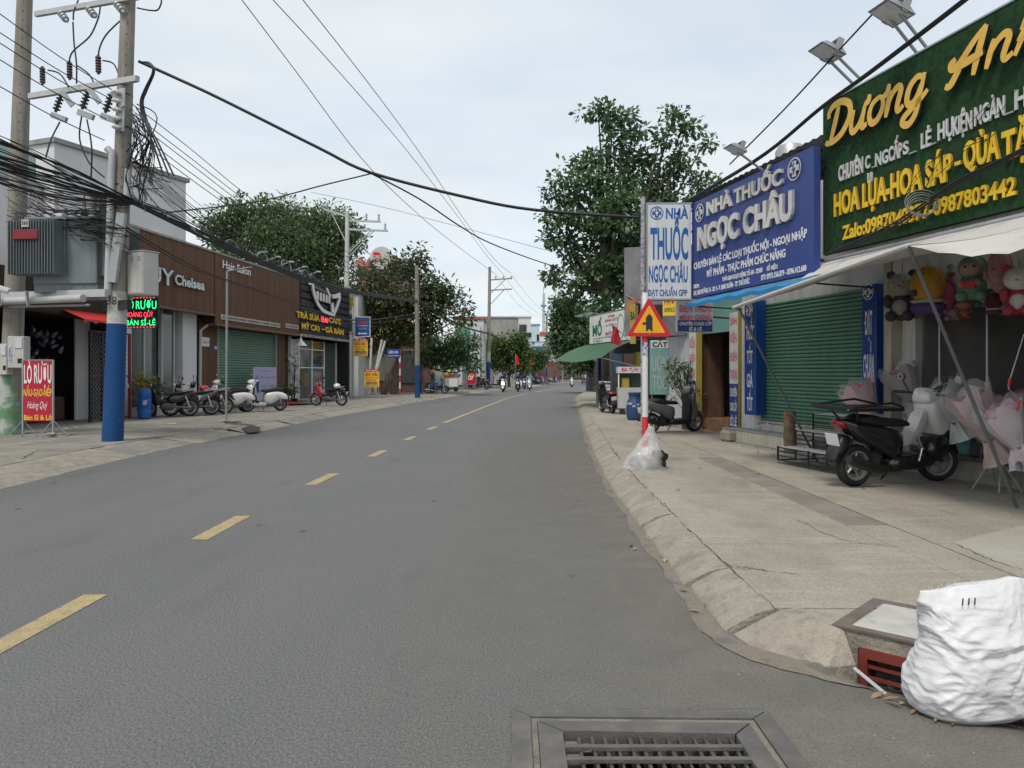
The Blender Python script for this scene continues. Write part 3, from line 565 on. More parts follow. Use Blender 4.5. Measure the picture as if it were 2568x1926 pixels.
b = MB(); b.box(-.012, wx1 - wx0 + .012, -.008, .23, wh - .02, wh + .012); b.box(-.012, wx1 - wx0 + .012, -.008, .23, -.012, .02); b.box(-.014, .012, -.008, .23, .02, wh - .02); b.build('trim', M['grey'], wsn)
for s, a, v, c, h_ in (('NHÀ', 1670, 548, 1726, 25.5), ('THUỐC', 1631, 648, 1726, 74), ('NGỌC CHÂU', 1627, 707, 1724.6, 39), ('ĐẠT CHUẨN GPP', 1625, 742, 1723.5, 15)): fletters(wsn, FC, .004, s, a, v, c, h_, M['inkblue'], bold=.028)
emblem(wsn, FC.x(1647) - wx0, FC.z(1647, 534) - wsn.location.z, .14, .02, M['inkblue'], M['inkblue'], M['inkwhite'])
b = MB(); b.tube([(2.83, 16.62, ZS), (2.83, 16.62, 5.42)], .05, 10); b.mi = 1; b.box(2.83, 2.94, 16.60, 16.64, 3.5, 3.56); b.box(2.83, 2.94, 16.60, 16.64, 4.9, 4.96)
one('sign_post', 'slim grey post plastered with stickers that carries the white pharmacy lightbox', 'post', b, [mat('stickered_post', (0.36, 0.36, 0.36), 0.7, .1, dirt=((0.15, 0.17, 0.26), 14, .5, .56)), M['grey']])

# --- green turf sign of the gift shop
go_ = 0.5; gx0 = FR.x(2064, go_); gz0, gz1 = FR.z(2064, 640, go_), FR.z(2064, 266, go_)
gs = fthing('gift_shop_sign', 'big dark green turf sign board with gold script and yellow lettering', 'sign', FR, gx0, go_ - .1, gz0); gw = 7.6
b = MB(); b.box(0, gw, -.1, 0, 0, gz1 - gz0); b.build('board', M['turf'], gs)
b = MB(); b.box(-.01, gw, -.11, .02, gz1 - gz0 + .002, gz1 - gz0 + .025); b.build('top_trim', M['steel'], gs)
SCR = {'D': ([[(.30, .93), (.24, .5), (.16, .02)], [(.02, .70), (.0, .86), (.14, 1.0), (.40, 1.0), (.66, .82), (.72, .5), (.55, .16), (.30, .02), (.08, .02), (.0, .08)]], .80),
 'ư': ([[(.03, .60), (.0, .25), (.06, .04), (.18, .05), (.30, .25), (.36, .58)], [(.38, .62), (.34, .2), (.38, .03), (.50, .08)], [(.37, .58), (.47, .66), (.47, .80)]], .52),
 'ơ': ([[(.24, .60), (.07, .50), (.02, .25), (.12, .03), (.28, .05), (.39, .28), (.36, .52), (.22, .61)], [(.36, .52), (.48, .62), (.50, .80)]], .52),
 'n': ([[(.05, .62), (.02, .3), (.0, .0)], [(.02, .28), (.12, .53), (.25, .62), (.33, .50), (.29, .16), (.34, .02), (.46, .10)]], .50),
 'g': ([[(.36, .56), (.22, .62), (.06, .46), (.03, .18), (.13, .03), (.26, .12), (.35, .40)], [(.40, .64), (.36, .2), (.32, -.22), (.18, -.42), (.02, -.36), (.02, -.22), (.2, -.08), (.44, .10), (.54, .2)]], .60),
 'A': ([[(.10, .60), (.02, .52), (.06, .40), (.20, .44), (.42, .80), (.62, 1.04)], [(.62, 1.04), (.56, .5), (.54, .0)], [(.30, .55), (.18, .2), (.08, .0), (-.02, .04)], [(.18, .36), (.40, .40), (.66, .44)]], .78),
 'h': ([[(.04, .5), (.14, 1.0), (.10, .5), (.0, .0)], [(.02, .28), (.12, .53), (.25, .62), (.33, .50), (.29, .16), (.34, .02), (.46, .10)]], .50)}
def script(word, u, v, uR, cap):
    h_ = FR.px(cap, u, go_); tot = sum(SCR[c][1] for c in word); xa_ = FR.x(u, go_); sx_ = (FR.x(uR, go_) - xa_) / tot if uR else h_ * .92; xc = xa_ - gx0; zc = FR.z(u, v, go_) - gz0
    for c in word:
        st, adv = SCR[c]; mb = MB()
        for i, s in enumerate(st):
            big = c in 'DA'; ww = h_ * (.092 if big else .082)
            pts = [(xc + (p[0] + .16 * p[1]) * sx_, zc + p[1] * h_ * (1 if not c == 'h' else 1)) for p in s]
            ribbon(mb, pts, (lambda t, ww=ww: ww * (.55 + .55 * math.sin(PI * min(1, max(0, .12 + .8 * t))))), -.1 - .05 - .0025 * i, .045)
        mb.build('letter', [M['gold'], M['goldside']], gs); xc += adv * sx_
script('Dương', 2083, 366, 2345, 88); script('Anh', 2388, 222, 2640, 100)
S_ = M['silver']
for s, a, v, c, h_ in (('CHUYÊN', 2105, 455, 2166, 36), ('C', 2172, 424, 2184, 30), ('NG', 2197, 418, 2230, 31), ('CẤP', 2231, 405, 2265, 34), ('S', 2267, 388, 2281, 30), ('LẺ', 2312, 373, 2337, 36), ('HỤ', 2354, 352, 2393, 40), ('KIỆN', 2392, 340, 2440, 42), ('NGÀN', 2446, 316, 2522, 44), ('HOA', 2547, 275, 2660, 46)):
    fletters(gs, FR, go_ + .006, s, a, v, c, h_, S_, bold=.03, ext=.02, side=M['foamside'])
for u, v, l in ((2190, 422, 14), (2283, 388, 26), (2338, 365, 18), (2524, 290, 26)):
    xx = FR.x(u, go_) - gx0; zz = FR.z(u, v, go_) - gz0; b = MB(); b.box(xx, xx + FR.px(l, u, go_), -.13, -.11, zz, zz + .02); b.build('letter_rail', M['steel'], gs)
fl = letters(gs, 'U', FR.x(2180, go_) - gx0, FR.z(2180, 462, go_) - gz0, FR.px(26, 2180, go_), S_, width=.09, bold=.03, y=-.106, ext=.03)
for s, a, v, c, h_ in (('HOA LỤA-HOA SÁP', 2095.5, 542, 2391, 52), ('-', 2399, 425, 2414, 40), ('QÙA', 2421, 424, 2512, 62), ('TẶNG', 2517, 402, 2680, 66)): fletters(gs, FR, go_ + .006, s, a, v, c, h_, M['gold2'], bold=.035, ext=.035, side=M['goldside2'])
fletters(gs, FR, go_ + .006, 'Zalo:0987040377-0987803442', 2116.7, 601, 2552.5, 32, M['gold2'], bold=.03, ext=.035, side=M['goldside2'])

def flood(label, uA, vA, off0, uH, vH, s=1.0, fr=FR, two=True):
    xA = fr.x(uA, off0); zA = fr.z(uA, vA, off0); best = min((abs((lambda p: U0 + F * p.x / p.y)(fr.pt(xA, o_ * .02)) - uH), o_ * .02) for o_ in range(int(off0 * 50), 170))[1]
    pH = fr.pt(xA, best); zH = H + (V0 - vH) * pH.y / F
    t = fthing('flood_light', label, 'flood light', fr, xA, off0, zA); L_ = best - off0; dz = zH - zA
    for xx in ((-.09, .09) if two else (0,)): b = MB(); b.tube([(xx, .0, -.06), (xx, -L_ * 1.0, dz)], .022, 8); b.build('arm', M['lampgrey'], t)
    b = MB(); b.M = Matrix.Translation((0, -L_, dz)) @ Matrix.Rotation(R(-22), 4, 'X') @ Matrix.Scale(s, 4)
    b.add([(-.19, -.30, 0), (.19, -.30, 0), (.22, .16, 0), (-.22, .16, 0), (-.13, -.2, .1), (.13, -.2, .1), (.14, .08, .13), (-.14, .08, .13)], [(3, 2, 1, 0), (4, 5, 6, 7), (0, 1, 5, 4), (1, 2, 6, 5), (2, 3, 7, 6), (3, 0, 4, 7)]); b.build('lamp_head', M['lampgrey'], t)
    b = MB(); b.M = Matrix.Translation((0, -L_, dz)) @ Matrix.Rotation(R(-22), 4, 'X') @ Matrix.Scale(s, 4); b.box(-.17, .17, -.26, .13, -.012, -.002); b.build('lens', M['lightbox'], t)
    b = MB(); b.M = Matrix.Translation((0, -L_, dz)) @ Matrix.Rotation(R(-22), 4, 'X') @ Matrix.Scale(s, 4); b.box(-.20, -.17, -.05, .05, -.02, .2); b.box(.17, .20, -.05, .05, -.02, .2); b.box(-.2, .2, -.05, .05, .2, .215); b.build('yoke', M['lampgrey'], t)
flood('twin-armed grey flood light on the far end of the green turf sign', 2152, 198, .45, 2080, 138, .95)
flood('twin-armed grey flood light above the middle of the green turf sign', 2312, 116, .45, 2245, 40, 1.0)
flood('small dark flood light on a single arm over the blue pharmacy sign', 1925, 428, .7, 1850, 380, .75, two=False)

# --- gift shop building
g0, g1 = FR.x(2216, -.05), gx0 + gw
gb = fthing('gift_shop_building', 'open-fronted gift shop under the green turf sign, dark inside, beige side pillar', 'building', FR, g0, -.05, 0); gwid = g1 - g0
b = MB(); b.box(0, .17, 0, .5, ZS, 3.4); b.build('pillar', M['beige'], gb)
b = MB(); b.box(.18, .46, .18, .6, ZS, 3.4); b.build('pillar', M['offwhite'], gb)
b = MB(); b.box(-.2, gwid, -.35, .6, 3.4, gz1 - .05); b.box(.2, gwid, .0, .2, 2.72, 3.4); b.build('lintel_wall', M['offwhite'], gb)
b = MB(); b.box(.0, gwid, -.02, 4.2, ZS - .1, .42); b.build('plinth', M['kerb'], gb)
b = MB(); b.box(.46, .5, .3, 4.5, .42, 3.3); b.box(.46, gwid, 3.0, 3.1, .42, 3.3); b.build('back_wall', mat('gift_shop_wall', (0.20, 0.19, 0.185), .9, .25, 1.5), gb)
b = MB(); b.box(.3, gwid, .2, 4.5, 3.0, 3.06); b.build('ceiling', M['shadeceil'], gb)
b = MB(); b.box(gwid - .2, gwid, -.02, 4.5, .42, 3.4); b.build('side_wall', M['offwhite'], gb)
for z in (1.0, 1.55, 2.1): b = MB(); b.box(.7, gwid - .4, 2.1, 2.6, z, z + .03); b.build('shelf', M['grey'], gb)
b = MB(); b.box(.6, gwid - .4, .65, 1.5, .93, .97); b.build('display_table', M['grey'], gb)
for x in (.75, 1.6): b = MB(); b.tube([(x, .35, .45), (x, .35, 2.75)], .018, 6); b.build('rail_post', M['steel'], gb)
# --- phone shop, set back
fo = -1.0; p0, p1 = FR.x(1728, fo), FR.x(1868, fo)
pb = fthing('phone_shop_building', 'narrow phone parts shop with ochre columns and an open brown door', 'building', FR, p0, fo, 0); pwid = p1 - p0
xd0, xd1 = FR.x(1760, fo) - p0, FR.x(1830, fo) - p0
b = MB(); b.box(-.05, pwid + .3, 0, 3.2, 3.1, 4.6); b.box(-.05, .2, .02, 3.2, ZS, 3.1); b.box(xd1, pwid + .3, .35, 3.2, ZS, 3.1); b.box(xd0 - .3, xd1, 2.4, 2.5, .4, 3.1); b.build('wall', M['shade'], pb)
b = MB(); b.box(-.06, pwid, -.03, .02, 2.62, 3.4); b.build('header_panel', M['teal'], pb)
b = MB(); b.box(.33, xd1, -.02, 3.2, ZS - .05, .46); b.build('doorstep', M['marble'], pb)
def pcol(u0, u1, vt, vsplit, vb, words, words2):
    a_, b_ = FR.x(u0, fo + .3) - p0, FR.x(u1, fo + .3) - p0; zt, zm, zb = [FR.z(u0, q, fo + .3) for q in (vt, vsplit, vb)]
    q = MB(); q.box(a_, b_, -.295, -.14, max(zb, ZS), zt); c = q.build('column', M['olive'], pb)
    q = MB(); q.box(a_ - .004, b_ - .02, -.305, -.296, zm, zt); q.build('sign_panel', M['lightbox'], c)
    q = MB(); q.box(a_ - .004, b_ - .02, -.305, -.296, max(zb, ZS), zm - .003); q.build('sign_panel', M['signblue'], c)
    for ws, mm in ((words, M['inkpink']), (words2, I)):
        for s, v, cap in ws: letters(c, s, (a_ + b_) / 2 - .01, FR.z(u0, v, fo + .3), FR.px(cap, u0, fo + .3), mm, width=(b_ - a_) * .78, bold=.03, y=-.309, center=True)
pcol(1830, 1851.5, 784.5, 962, 1072, [('LINH', 815, 17), ('KIỆN', 859, 20), ('ĐIỆN', 905, 19), ('THOẠI', 950, 22)], [('CHUYÊN', 993, 19), ('CUNG CẤP', 1029, 19), ('SỈ LẺ', 1066, 19)])
pcol(1728.5, 1746, 815, 957, 1080, [('KIỆN', 872, 20), ('ĐIỆN', 908, 18), ('THOẠI', 945, 19)], [('CHUYÊN', 983, 18), ('CUNG CẤP', 1015, 18)])
b = MB(); b.box(xd0 - .02, xd0 + .05, -.02, .6, .46, 3.0); b.box(xd0 + .07, xd0 + .12, .1, .5, .46, 3.0); b.build('door', M['brown'], pb)
cb = FR.x(1800, fo) - p0
cab = fthing('display_cabinet', 'tall glass-fronted display cabinet inside the phone shop door', 'cabinet', FR, p0 + xd0 + .40, fo - .9, .46)
b = MB(); b.box(0, .03, 0, .4, .5, 2.0); b.box(.85, .88, 0, .4, .5, 2.0); b.box(0, .88, .38, .4, .5, 2.0); b.box(0, .88, 0, .4, 1.97, 2.0); b.build('frame', M['grey'], cab)
for z in (.75, 1.05, 1.35, 1.65): q = MB(); q.box(.03, .85, .01, .38, z, z + .015); q.build('shelf', M['lightbox'], cab)
b = MB(); b.box(0, .88, -.05, .4, .06, .5); b.build('base', M['cream'], cab); b = MB(); b.box(.3, .6, -.056, -.05, .12, .4); b.build('drawer', M['lightbox'], cab)
rr = random.Random(2)
for z in (.765, 1.065, 1.365):
    q = MB(); [q.box(.06 + i * .12, .14 + i * .12, .1, .3, z, z + rr.uniform(.08, .22)) for i in range(6)]; q.build('goods', mat('goods_mixed', (0.2, 0.2, 0.22), .5, .6, 14), cab)
FD = Frame(0, 17.6, 1, 0); d0, d1 = FD.x(1697.4), FD.x(1788.5); dz0, dz1, dzm = FD.z(1697, 833), FD.z(1697, 751), FD.z(1697, 803)
ds = fthing('phone_shop_lightbox', 'small white and blue lightbox for a phone shop, below the pharmacy lightbox', 'sign', FD, d0, 0, dz0)
b = MB(); b.cbox(0, d1 - d0, 0, .16, 0, dz1 - dz0, .01); b.build('panel', M['lightbox'], ds)
b = MB(); b.box(.02, d1 - d0 - .02, -.006, -.001, .015, dzm - dz0); b.build('blue_band', M['signblue'], ds)
b = MB(); b.tube([(d1 - d0, .08, .35), (d1 - d0 + 1.1, .9, .35)], .02, 6); b.build('bracket', M['dark'], ds)
for s, a, v, c, h_, mm in (('ĐIỆN THOẠI', 1703.6, 782, 1784, 17, M['inkpink']), ('MINH GIANG', 1704, 802, 1784, 12, M['inkpink']), ('CHUYÊN CUNG CẤP', 1704, 815.6, 1785, 8, I), ('SỈ & LẺ', 1728, 829, 1760, 8, I)): fletters(ds, FD, .010, s, a, v, c, h_, mm, bold=.03)

# --- awnings
aw = thing('white_awning', 'long white tarpaulin awning on slanting props before the gift shop', 'awning', FR.pt(gx0, 0, 0), FR.rot)
def loc(t, p): return t.matrix_basis.inverted() @ Vector(p)
A, B_ = Vector((3.56, 12.36, 2.66)), Vector((4.12, 8.0, 2.93)); W0, W1 = FR.pt(gx0 + .1, .52, 3.42), FR.pt(gx0 + 4.75, .52, 3.42)
bpy.context.view_layer.update()
mb = MB(); nu, nv = 14, 6; vs = []
for i in range(nu + 1):
    for j in range(nv + 1):
        s, t = i / nu, j / nv; p = (W0.lerp(W1, s)).lerp(A.lerp(B_, s), t); p.z += -.10 * math.sin(PI * t) * (1 + .3 * math.sin(s * 9)) - .015 * math.sin(s * 31) * t; vs.append(loc(aw, p))
mb.add(vs, [(i * (nv + 1) + j, i * (nv + 1) + j + 1, (i + 1) * (nv + 1) + j + 1, (i + 1) * (nv + 1) + j) for i in range(nu) for j in range(nv)]); mb.build('canvas', M['tarp'], aw, smooth=True)
for a_, c_, r_, nm in ((A, B_, .03, 'front_tube'), (W0, FR.pt(gx0 + gw - .3, .52, 3.42), .045, 'wall_tube')): b = MB(); b.tube([loc(aw, a_), loc(aw, c_)], r_, 8); b.build(nm, M['tarp'] if nm[0] == 'f' else M['steel'], aw)
for t0, b0 in ((A + Vector((.04, -.12, .0)), Vector((5.03, 12.66, ZS))), (B_, Vector((5.45, 8.3, ZS)))): b = MB(); b.tube([loc(aw, t0), loc(aw, b0)], .019, 8); b.build('prop', mat('prop_grey', (0.13, 0.135, 0.14), .5, .15, 5, metal=.3), aw)
# sagging sheet nearer the camera
mb = MB(); vs = []; C0, C1 = B_.copy(), Vector((4.75, 5.2, 3.1)); V1 = FR.pt(gx0 + gw - .3, .52, 3.42)
for i in range(15):
    for j in range(7):
        s, t = i / 14, j / 6; p = (W1.lerp(V1, s)).lerp(C0.lerp(C1, s), t); p.z -= .42 * math.sin(PI * min(1, s * 1.05)) * t ** 1.5 * .8 + .1 * math.sin(PI * t) + .012 * math.sin(s * 40 + t * 3); vs.append(loc(aw, p))
mb.add(vs, [(i * 7 + j, i * 7 + j + 1, (i + 1) * 7 + j + 1, (i + 1) * 7 + j) for i in range(14) for j in range(6)]); mb.build('canvas', M['tarp'], aw, smooth=True)
ba = fthing('blue_awning', 'narrow blue tarpaulin awning below the blue pharmacy sign', 'awning', FR, FR.x(1740, 1.0), 0.7, 0); xw = 4.2
z0 = 3.16; mb = MB(); n_ = 16; vs = []
for i in range(n_ + 1):
    x = xw * i / n_; q = .02 * math.sin(i * 2.1)
    vs += [(x, .05, z0 + .05), (x, -.25, z0 - .02 + q * .4), (x, -.50, z0 - .13 + q), (x, -.50, z0 - .20 + q)]
mb.add(vs, [(i * 4 + j, i * 4 + j + 1, i * 4 + 5 + j, i * 4 + 4 + j) for i in range(n_) for j in range(3)]); mb.build('canvas', M['bluetarp'], ba, smooth=True)
for x in (.02, xw - .02): b = MB(); b.tube([(x, .8, z0 - .2), (x, -.49, z0 - .15)], .015, 6); b.build('arm', M['dark'], ba)
# --- things behind the signs: pale blue house with water tank, dark tin roof
bh = fthing('blue_house', 'pale blue house wall seen in the gap between the blue and the green sign', 'house', FR, FR.x(1925, -3.2), -3.2, 0)
b = MB(); b.box(0, 6.5, .4, 6, 0, 6.6); b.build('wall', M['skyblue'], bh); b = MB(); b.box(-.1, 6.6, .25, 6, 4.75, 4.9); b.build('ledge', M['white'], bh)
b = MB(); b.box(-.2, 6.6, .1, 6.2, 6.6, 6.72); b.build('roof', M['tin'], bh)
for x in (2.2, 2.75, 3.3, 3.85): b = MB(); b.box(x, x + .22, .36, .42, 5.3, 6.1); b.build('window', M['glass'], bh)
tp = P(1982, 372, 24); tk = thing('water_tank', 'upright steel water tank on a rooftop above the blue pharmacy sign', 'water tank', (tp.x, 24, 6.7))
b = MB(); b.lathe([(.42, .7), (.45, .75), (.45, 1.85), (.36, 2.0), (.1, 2.08), (0, 2.08)], 16, 'z'); b.build('barrel', M['steel'], tk, smooth=True)
b = MB(); b.lathe([(.456, 1.15), (.456, 1.45)], 16, 'z'); b.build('band', M['skyblue'], tk)
b = MB(); [b.tube([(x, y, 0), (x * .8, y * .8, .72)], .025, 5) for x in (-.45, .45) for y in (-.45, .45)]; b.build('stand', M['dark'], tk)
tr = thing('tin_roof', 'dark corrugated tin roof on steel trusses above the pharmacy', 'roof', FR.pt(FR.x(1730, -1), -1, 0), FR.rot)
b = MB(); xs = [i * .12 for i in range(60)]
for i in range(59): z_ = 5.95 + (.03 if i % 2 else 0); z2 = 5.95 + (.03 if (i + 1) % 2 else 0); b.quad((xs[i], -.6, z_), (xs[i + 1], -.6, z2), (xs[i + 1], 3.4, z2 + .55), (xs[i], 3.4, z_ + .55))
b.build('sheet', M['tin'], tr)
for i in range(7):
    x = i * 1.15; q = MB(); q.tube([(x, -.5, 5.9), (x, 3.3, 6.4)], .03, 5); q.tube([(x, -.5, 5.4), (x, 3.3, 5.5)], .03, 5); [q.tube([(x, -.5 + k_ * .6, 5.9 + k_ * .08), (x, -.2 + k_ * .6, 5.4)], .015, 4) for k_ in range(6)]; q.tube([(x, -.45, 4.6), (x, -.45, 5.95)], .03, 5); q.build('truss', M['dark'], tr)
# ------------------------------------------------------------------ left-hand shops
M.update(
 slatwood=mat('brown_slat_cladding', (0.155, 0.076, 0.044), 0.6, 0.12, 1.2, island=0.3, streak=0.2), slatback=mat('cladding_back', (0.03, 0.016, 0.01), 0.8, 0.1),
 mirror=mat('silver_polished', (0.42, 0.45, 0.45), 0.22, 0.2, 3.0, metal=0.85), plaque=mat('plaque_cream', (0.42, 0.40, 0.34), 0.5, 0.05), shutter2=mat('pale_green_shutter', (0.13, 0.235, 0.17), 0.5, 0.06, 1.5, streak=0.15),
 greyglass=mat('tinted_glass', (0.075, 0.095, 0.09), 0.1, 0.08, 1.0, spec=0.6), whitewall=mat('white_render', (0.62, 0.62, 0.625), 0.85, 0.06, 0.8, streak=0.06), coping=mat('weathered_coping', (0.27, 0.27, 0.26), 0.9, 0.2, 2.0),
 blackboard=mat('black_board', (0.016, 0.016, 0.018), 0.6, 0.2, 2.0), lilac=mat('lilac_board', (0.37, 0.34, 0.50), 0.6, 0.04), barrelblue=mat('blue_plastic', (0.012, 0.09, 0.36), 0.4, 0.08, 3.0),
 trafo=mat('transformer_grey', (0.165, 0.19, 0.205), 0.5, 0.1, 2.5, streak=0.2), cabgrey=mat('cabinet_grey', (0.46, 0.46, 0.43), 0.5, 0.06, 2.0, streak=0.12), pvc=mat('grey_pvc', (0.42, 0.43, 0.43), 0.5, 0.08, 3.0), porcelain=mat('brown_porcelain', (0.06, 0.045, 0.04), 0.25, 0.2), porcgrey=mat('grey_porcelain', (0.33, 0.36, 0.37), 0.25, 0.1),
 signred=mat('red_vinyl', (0.42, 0.012, 0.035), 0.45, 0.06, 1.5), ledg=mat('led_green', (0.02, 0.85, 0.22), 0.5, 0, emit=1.6), ledr=mat('led_red', (1.0, 0.04, 0.08), 0.5, 0, emit=1.6), ledblack=mat('led_panel', (0.008, 0.008, 0.010), 0.4, 0),
 gatered=mat('gate_red', (0.20, 0.022, 0.03), 0.6, 0.15, 4.0), graffiti=mat('painted_base', (0.16, 0.30, 0.17), 0.8, 0.3, 3.0, dirt=((0.42, 0.43, 0.42), 3.0, 0.5, 0.6)), orange=mat('orange_paint', (0.62, 0.16, 0.02), 0.5, 0.1),
)
lo_ = -0.6                                            # ground floor set back under the fascia
x0 = FL.x(322); xm = FL.x(540); x1 = FL.x(752)
hs_ = fthing('hair_salon_building', 'single-storey hair salon with a long brown slatted fascia and silver letters', 'building', FL, x0, 0, 0)
b = MB(); wA, wB = xm - x0, x1 - x0
b.box(0, wA, .05, 3, 3.95, 6.34); b.box(wA, wB, .03, 3, 3.6, 6.34); b.build('fascia', M['slatback'], hs_)
b = MB(); b.box(-.03, wB + .03, -.03, .4, 6.345, 6.42); b.build('coping', M['coping'], hs_)
b = MB(); b.box(-.02, wA, -.03, .3, 3.86, 3.945); b.box(wA + .003, wB, -.05, .3, 3.5, 3.595); b.build('fascia_trim', M['slatwood'], hs_)
def slats(x_a, x_b, z_a, z_b, y, parent, pitch=.075):
    m_ = MB(); n_ = int((x_b - x_a) / pitch)
    for i in range(n_): xx = x_a + i * pitch; m_.add([(xx, y + .03, z_a), (xx + pitch * .62, y + .03, z_a), (xx + pitch * .62, y, z_a), (xx, y, z_a), (xx, y + .03, z_b), (xx + pitch * .62, y + .03, z_b), (xx + pitch * .62, y, z_b), (xx, y, z_b)], [(3, 2, 6, 7), (2, 1, 5, 6), (0, 3, 7, 4)])
    o = m_.build('slat_cladding', M['slatwood'], parent); o['kind'] = 'stuff'; return o
slats(0, wA, 3.95, 6.34, .015, hs_); slats(wA, wB, 3.6, 6.34, -.005, hs_)
zf = lambda u, v: FL.z(u, v)
fletters(hs_, FL, .03, 'HUY', 330, 697, 432, 42, M['mirror'], bold=.012, ext=.07)
fletters(hs_, FL, .03, 'Chelsea', 436, 712, 510, 24, M['mirror'], bold=.03, ext=.05)
fletters(hs_, FL, .04, 'Hair Salon', 558, 672, 628, 20, M['inkwhite'], bold=.005, ext=.02)
for a, c, vt, vb, s, h_ in ((552, 701, 788, 801, 'ĐC: 478 NGUYỄN TRI PHƯƠNG - KP. BÌNH ĐƯỜNG 1 - P. AN BÌNH - TP. DĨ AN - BD', 6.5), (715, 747, 811, 822, 'ĐT: 0779.335.054', 5)):
    xa, xb = FL.x(a) - x0, FL.x(c) - x0; z0, z1 = zf(a, vb), zf(a, vt); q = MB(); q.cbox(xa, xb, -.045, -.01, z0, z1, .03); q.build('plaque', M['plaque'], hs_); letters(hs_, s, xa + .12, z0 + (z1 - z0) * .28, (z1 - z0) * .45, M['ink'], width=xb - xa - .24, bold=.02, y=-.05)
# ground floor
fx = lambda u: FL.x(u, lo_) - x0
b = MB(); b.box(-.1, fx(330), .6, 3, ZS, 3.95); b.box(fx(455), fx(490), .55, 3, ZS, 3.95); b.box(0, wB, 2.9, 3, ZS, 3.9); b.build('wall', M['whitewall'], hs_)
b = MB(); b.box(fx(490), fx(500), .6, .9, ZS, 3.9); b.box(fx(692), wB, .62, 3, ZS, 3.6); b.box(fx(500), fx(546), .63, 3, ZS, 3.75); b.build('pier', M['slatback'], hs_)
slats(fx(500), fx(545), ZS, 3.75, .59, hs_); slats(fx(692), fx(714), ZS, 3.6, .59, hs_)
for i, (ua, ub) in enumerate(((332, 366), (367, 410), (413, 440), (442, 454))):
    q = MB(); q.box(fx(ua), fx(ub), .7 + .15 * (i % 2), .72 + .15 * (i % 2), ZS + .3, 3.9); q.build('glass_pane', M['greyglass'], hs_)
for u in (366.5, 411, 441): q = MB(); q.box(fx(u) - .04, fx(u) + .04, .66, .8, ZS, 3.9); q.build('mullion', M['pvc'], hs_)
b = MB(); b.box(fx(330), fx(490), .3, .75, ZS - .05, ZS + .3); b.build('sill', M['whitewall'], hs_)
b = MB(); b.tube([(fx(512), .15, 3.85), (fx(512), .2, 3.7), (fx(497), .5, 3.3), (fx(496), .52, ZS)], .06, 8); b.build('drain_pipe', M['pvc'], hs_, smooth=True)
sx0, sx1 = fx(547), fx(691); sho = MB(); sho.box(sx0, sx1, .72, .75, ZS, 3.55); sho = sho.build('shutter', M['dark'], hs_); n_ = 30; hh = 3.35 / n_
prof = [(.0, .0), (-.02, .008), (-.035, hh * .5), (-.02, hh * .85), (0, hh * .95)]
sl = MB(); sl.add([(x, y, z) for x in (sx0, sx1) for y, z in prof], [(i, i + 5, i + 6, i + 1) for i in range(4)]); f0 = sl.build('slat', M['shutter2'], sho, loc=(0, .72, ZS))
for i in range(1, n_): link('slat', f0.data, sho, (0, .72, ZS + i * hh))
for u, s in ((546, .05), (692, .06)): q = MB(); q.box(fx(u) - s, fx(u) + s, .58, .75, ZS, 3.6); q.build('guide_rail', M['grey'], hs_)
q = MB(); q.box(fx(505), fx(523.5), .57, .58, FL.z(505, 868, lo_), FL.z(505, 845, lo_)); pn = q.build('notice', M['inkwhite'], hs_); letters(pn, 'Tuyển Thợ Nữ', fx(506.5), FL.z(505, 861, lo_), .11, M['ink'], width=fx(522) - fx(506.5), bold=.0, y=.565)
q = MB(); q.box(fx(533.5), fx(544), .57, .58, FL.z(534, 879, lo_), FL.z(534, 865, lo_)); pn = q.build('number_plate', M['blue'], hs_); letters(pn, '478', fx(535), FL.z(534, 875, lo_), .1, M['inkwhite'], width=fx(542.5) - fx(535), bold=.03, y=.565)
q = MB(); q.tube([(fx(720) - .02, .5, 3.5), (fx(720) - .02, .5, 2.45)], .012, 5); q.build('cord', M['white'], hs_); q = MB(); q.cbox(fx(720) - .07, fx(720) + .04, .46, .54, 2.25, 2.45, .02); q.build('socket', M['white'], hs_)
for i in range(5):
    u = 610 + i * 36; xx = FL.x(u) - x0; q = MB(); q.tube([(xx, 0.2, 6.4), (xx, -.9, 6.75)], .02, 6); q.box(xx - .1, xx + .1, -1.05, -.85, 6.72, 6.78); q.build('lamp_arm', M['pvc'], hs_)
lb = FL.x(640, lo_ + 1.0); bd = fthing('notice_board', 'pale lilac hairdressing price board standing before the left green shutter', 'notice board', FL, lb, lo_ + .9, ZS)
bw = FL.x(697, lo_ + .9) - FL.x(640, lo_ + .9); zt, zb = FL.z(640, 920, lo_ + .9) - ZS, .25
q = MB(); q.cbox(0, bw, -.02, .02, zb, zt, .006); q.build('panel', M['lilac'], bd); q = MB(); q.tube([(.1, .0, zb), (.1, .12, 0)], .015, 5); q.tube([(bw - .1, 0, zb), (bw - .1, .12, 0)], .015, 5); q.build('leg', M['grey'], bd)
for s, z, h_, wd in (('HUY CHELSEA', .86, .05, .5), ('CẮT TÓC NAM - NỮ', .66, .075, .88), ('UỐN - DUỖI - NHUỘM', .40, .075, .9)): letters(bd, s, bw / 2, zb + (zt - zb) * z, h_, M['inkblue'], width=bw * wd, bold=.0, y=-.024, center=True)

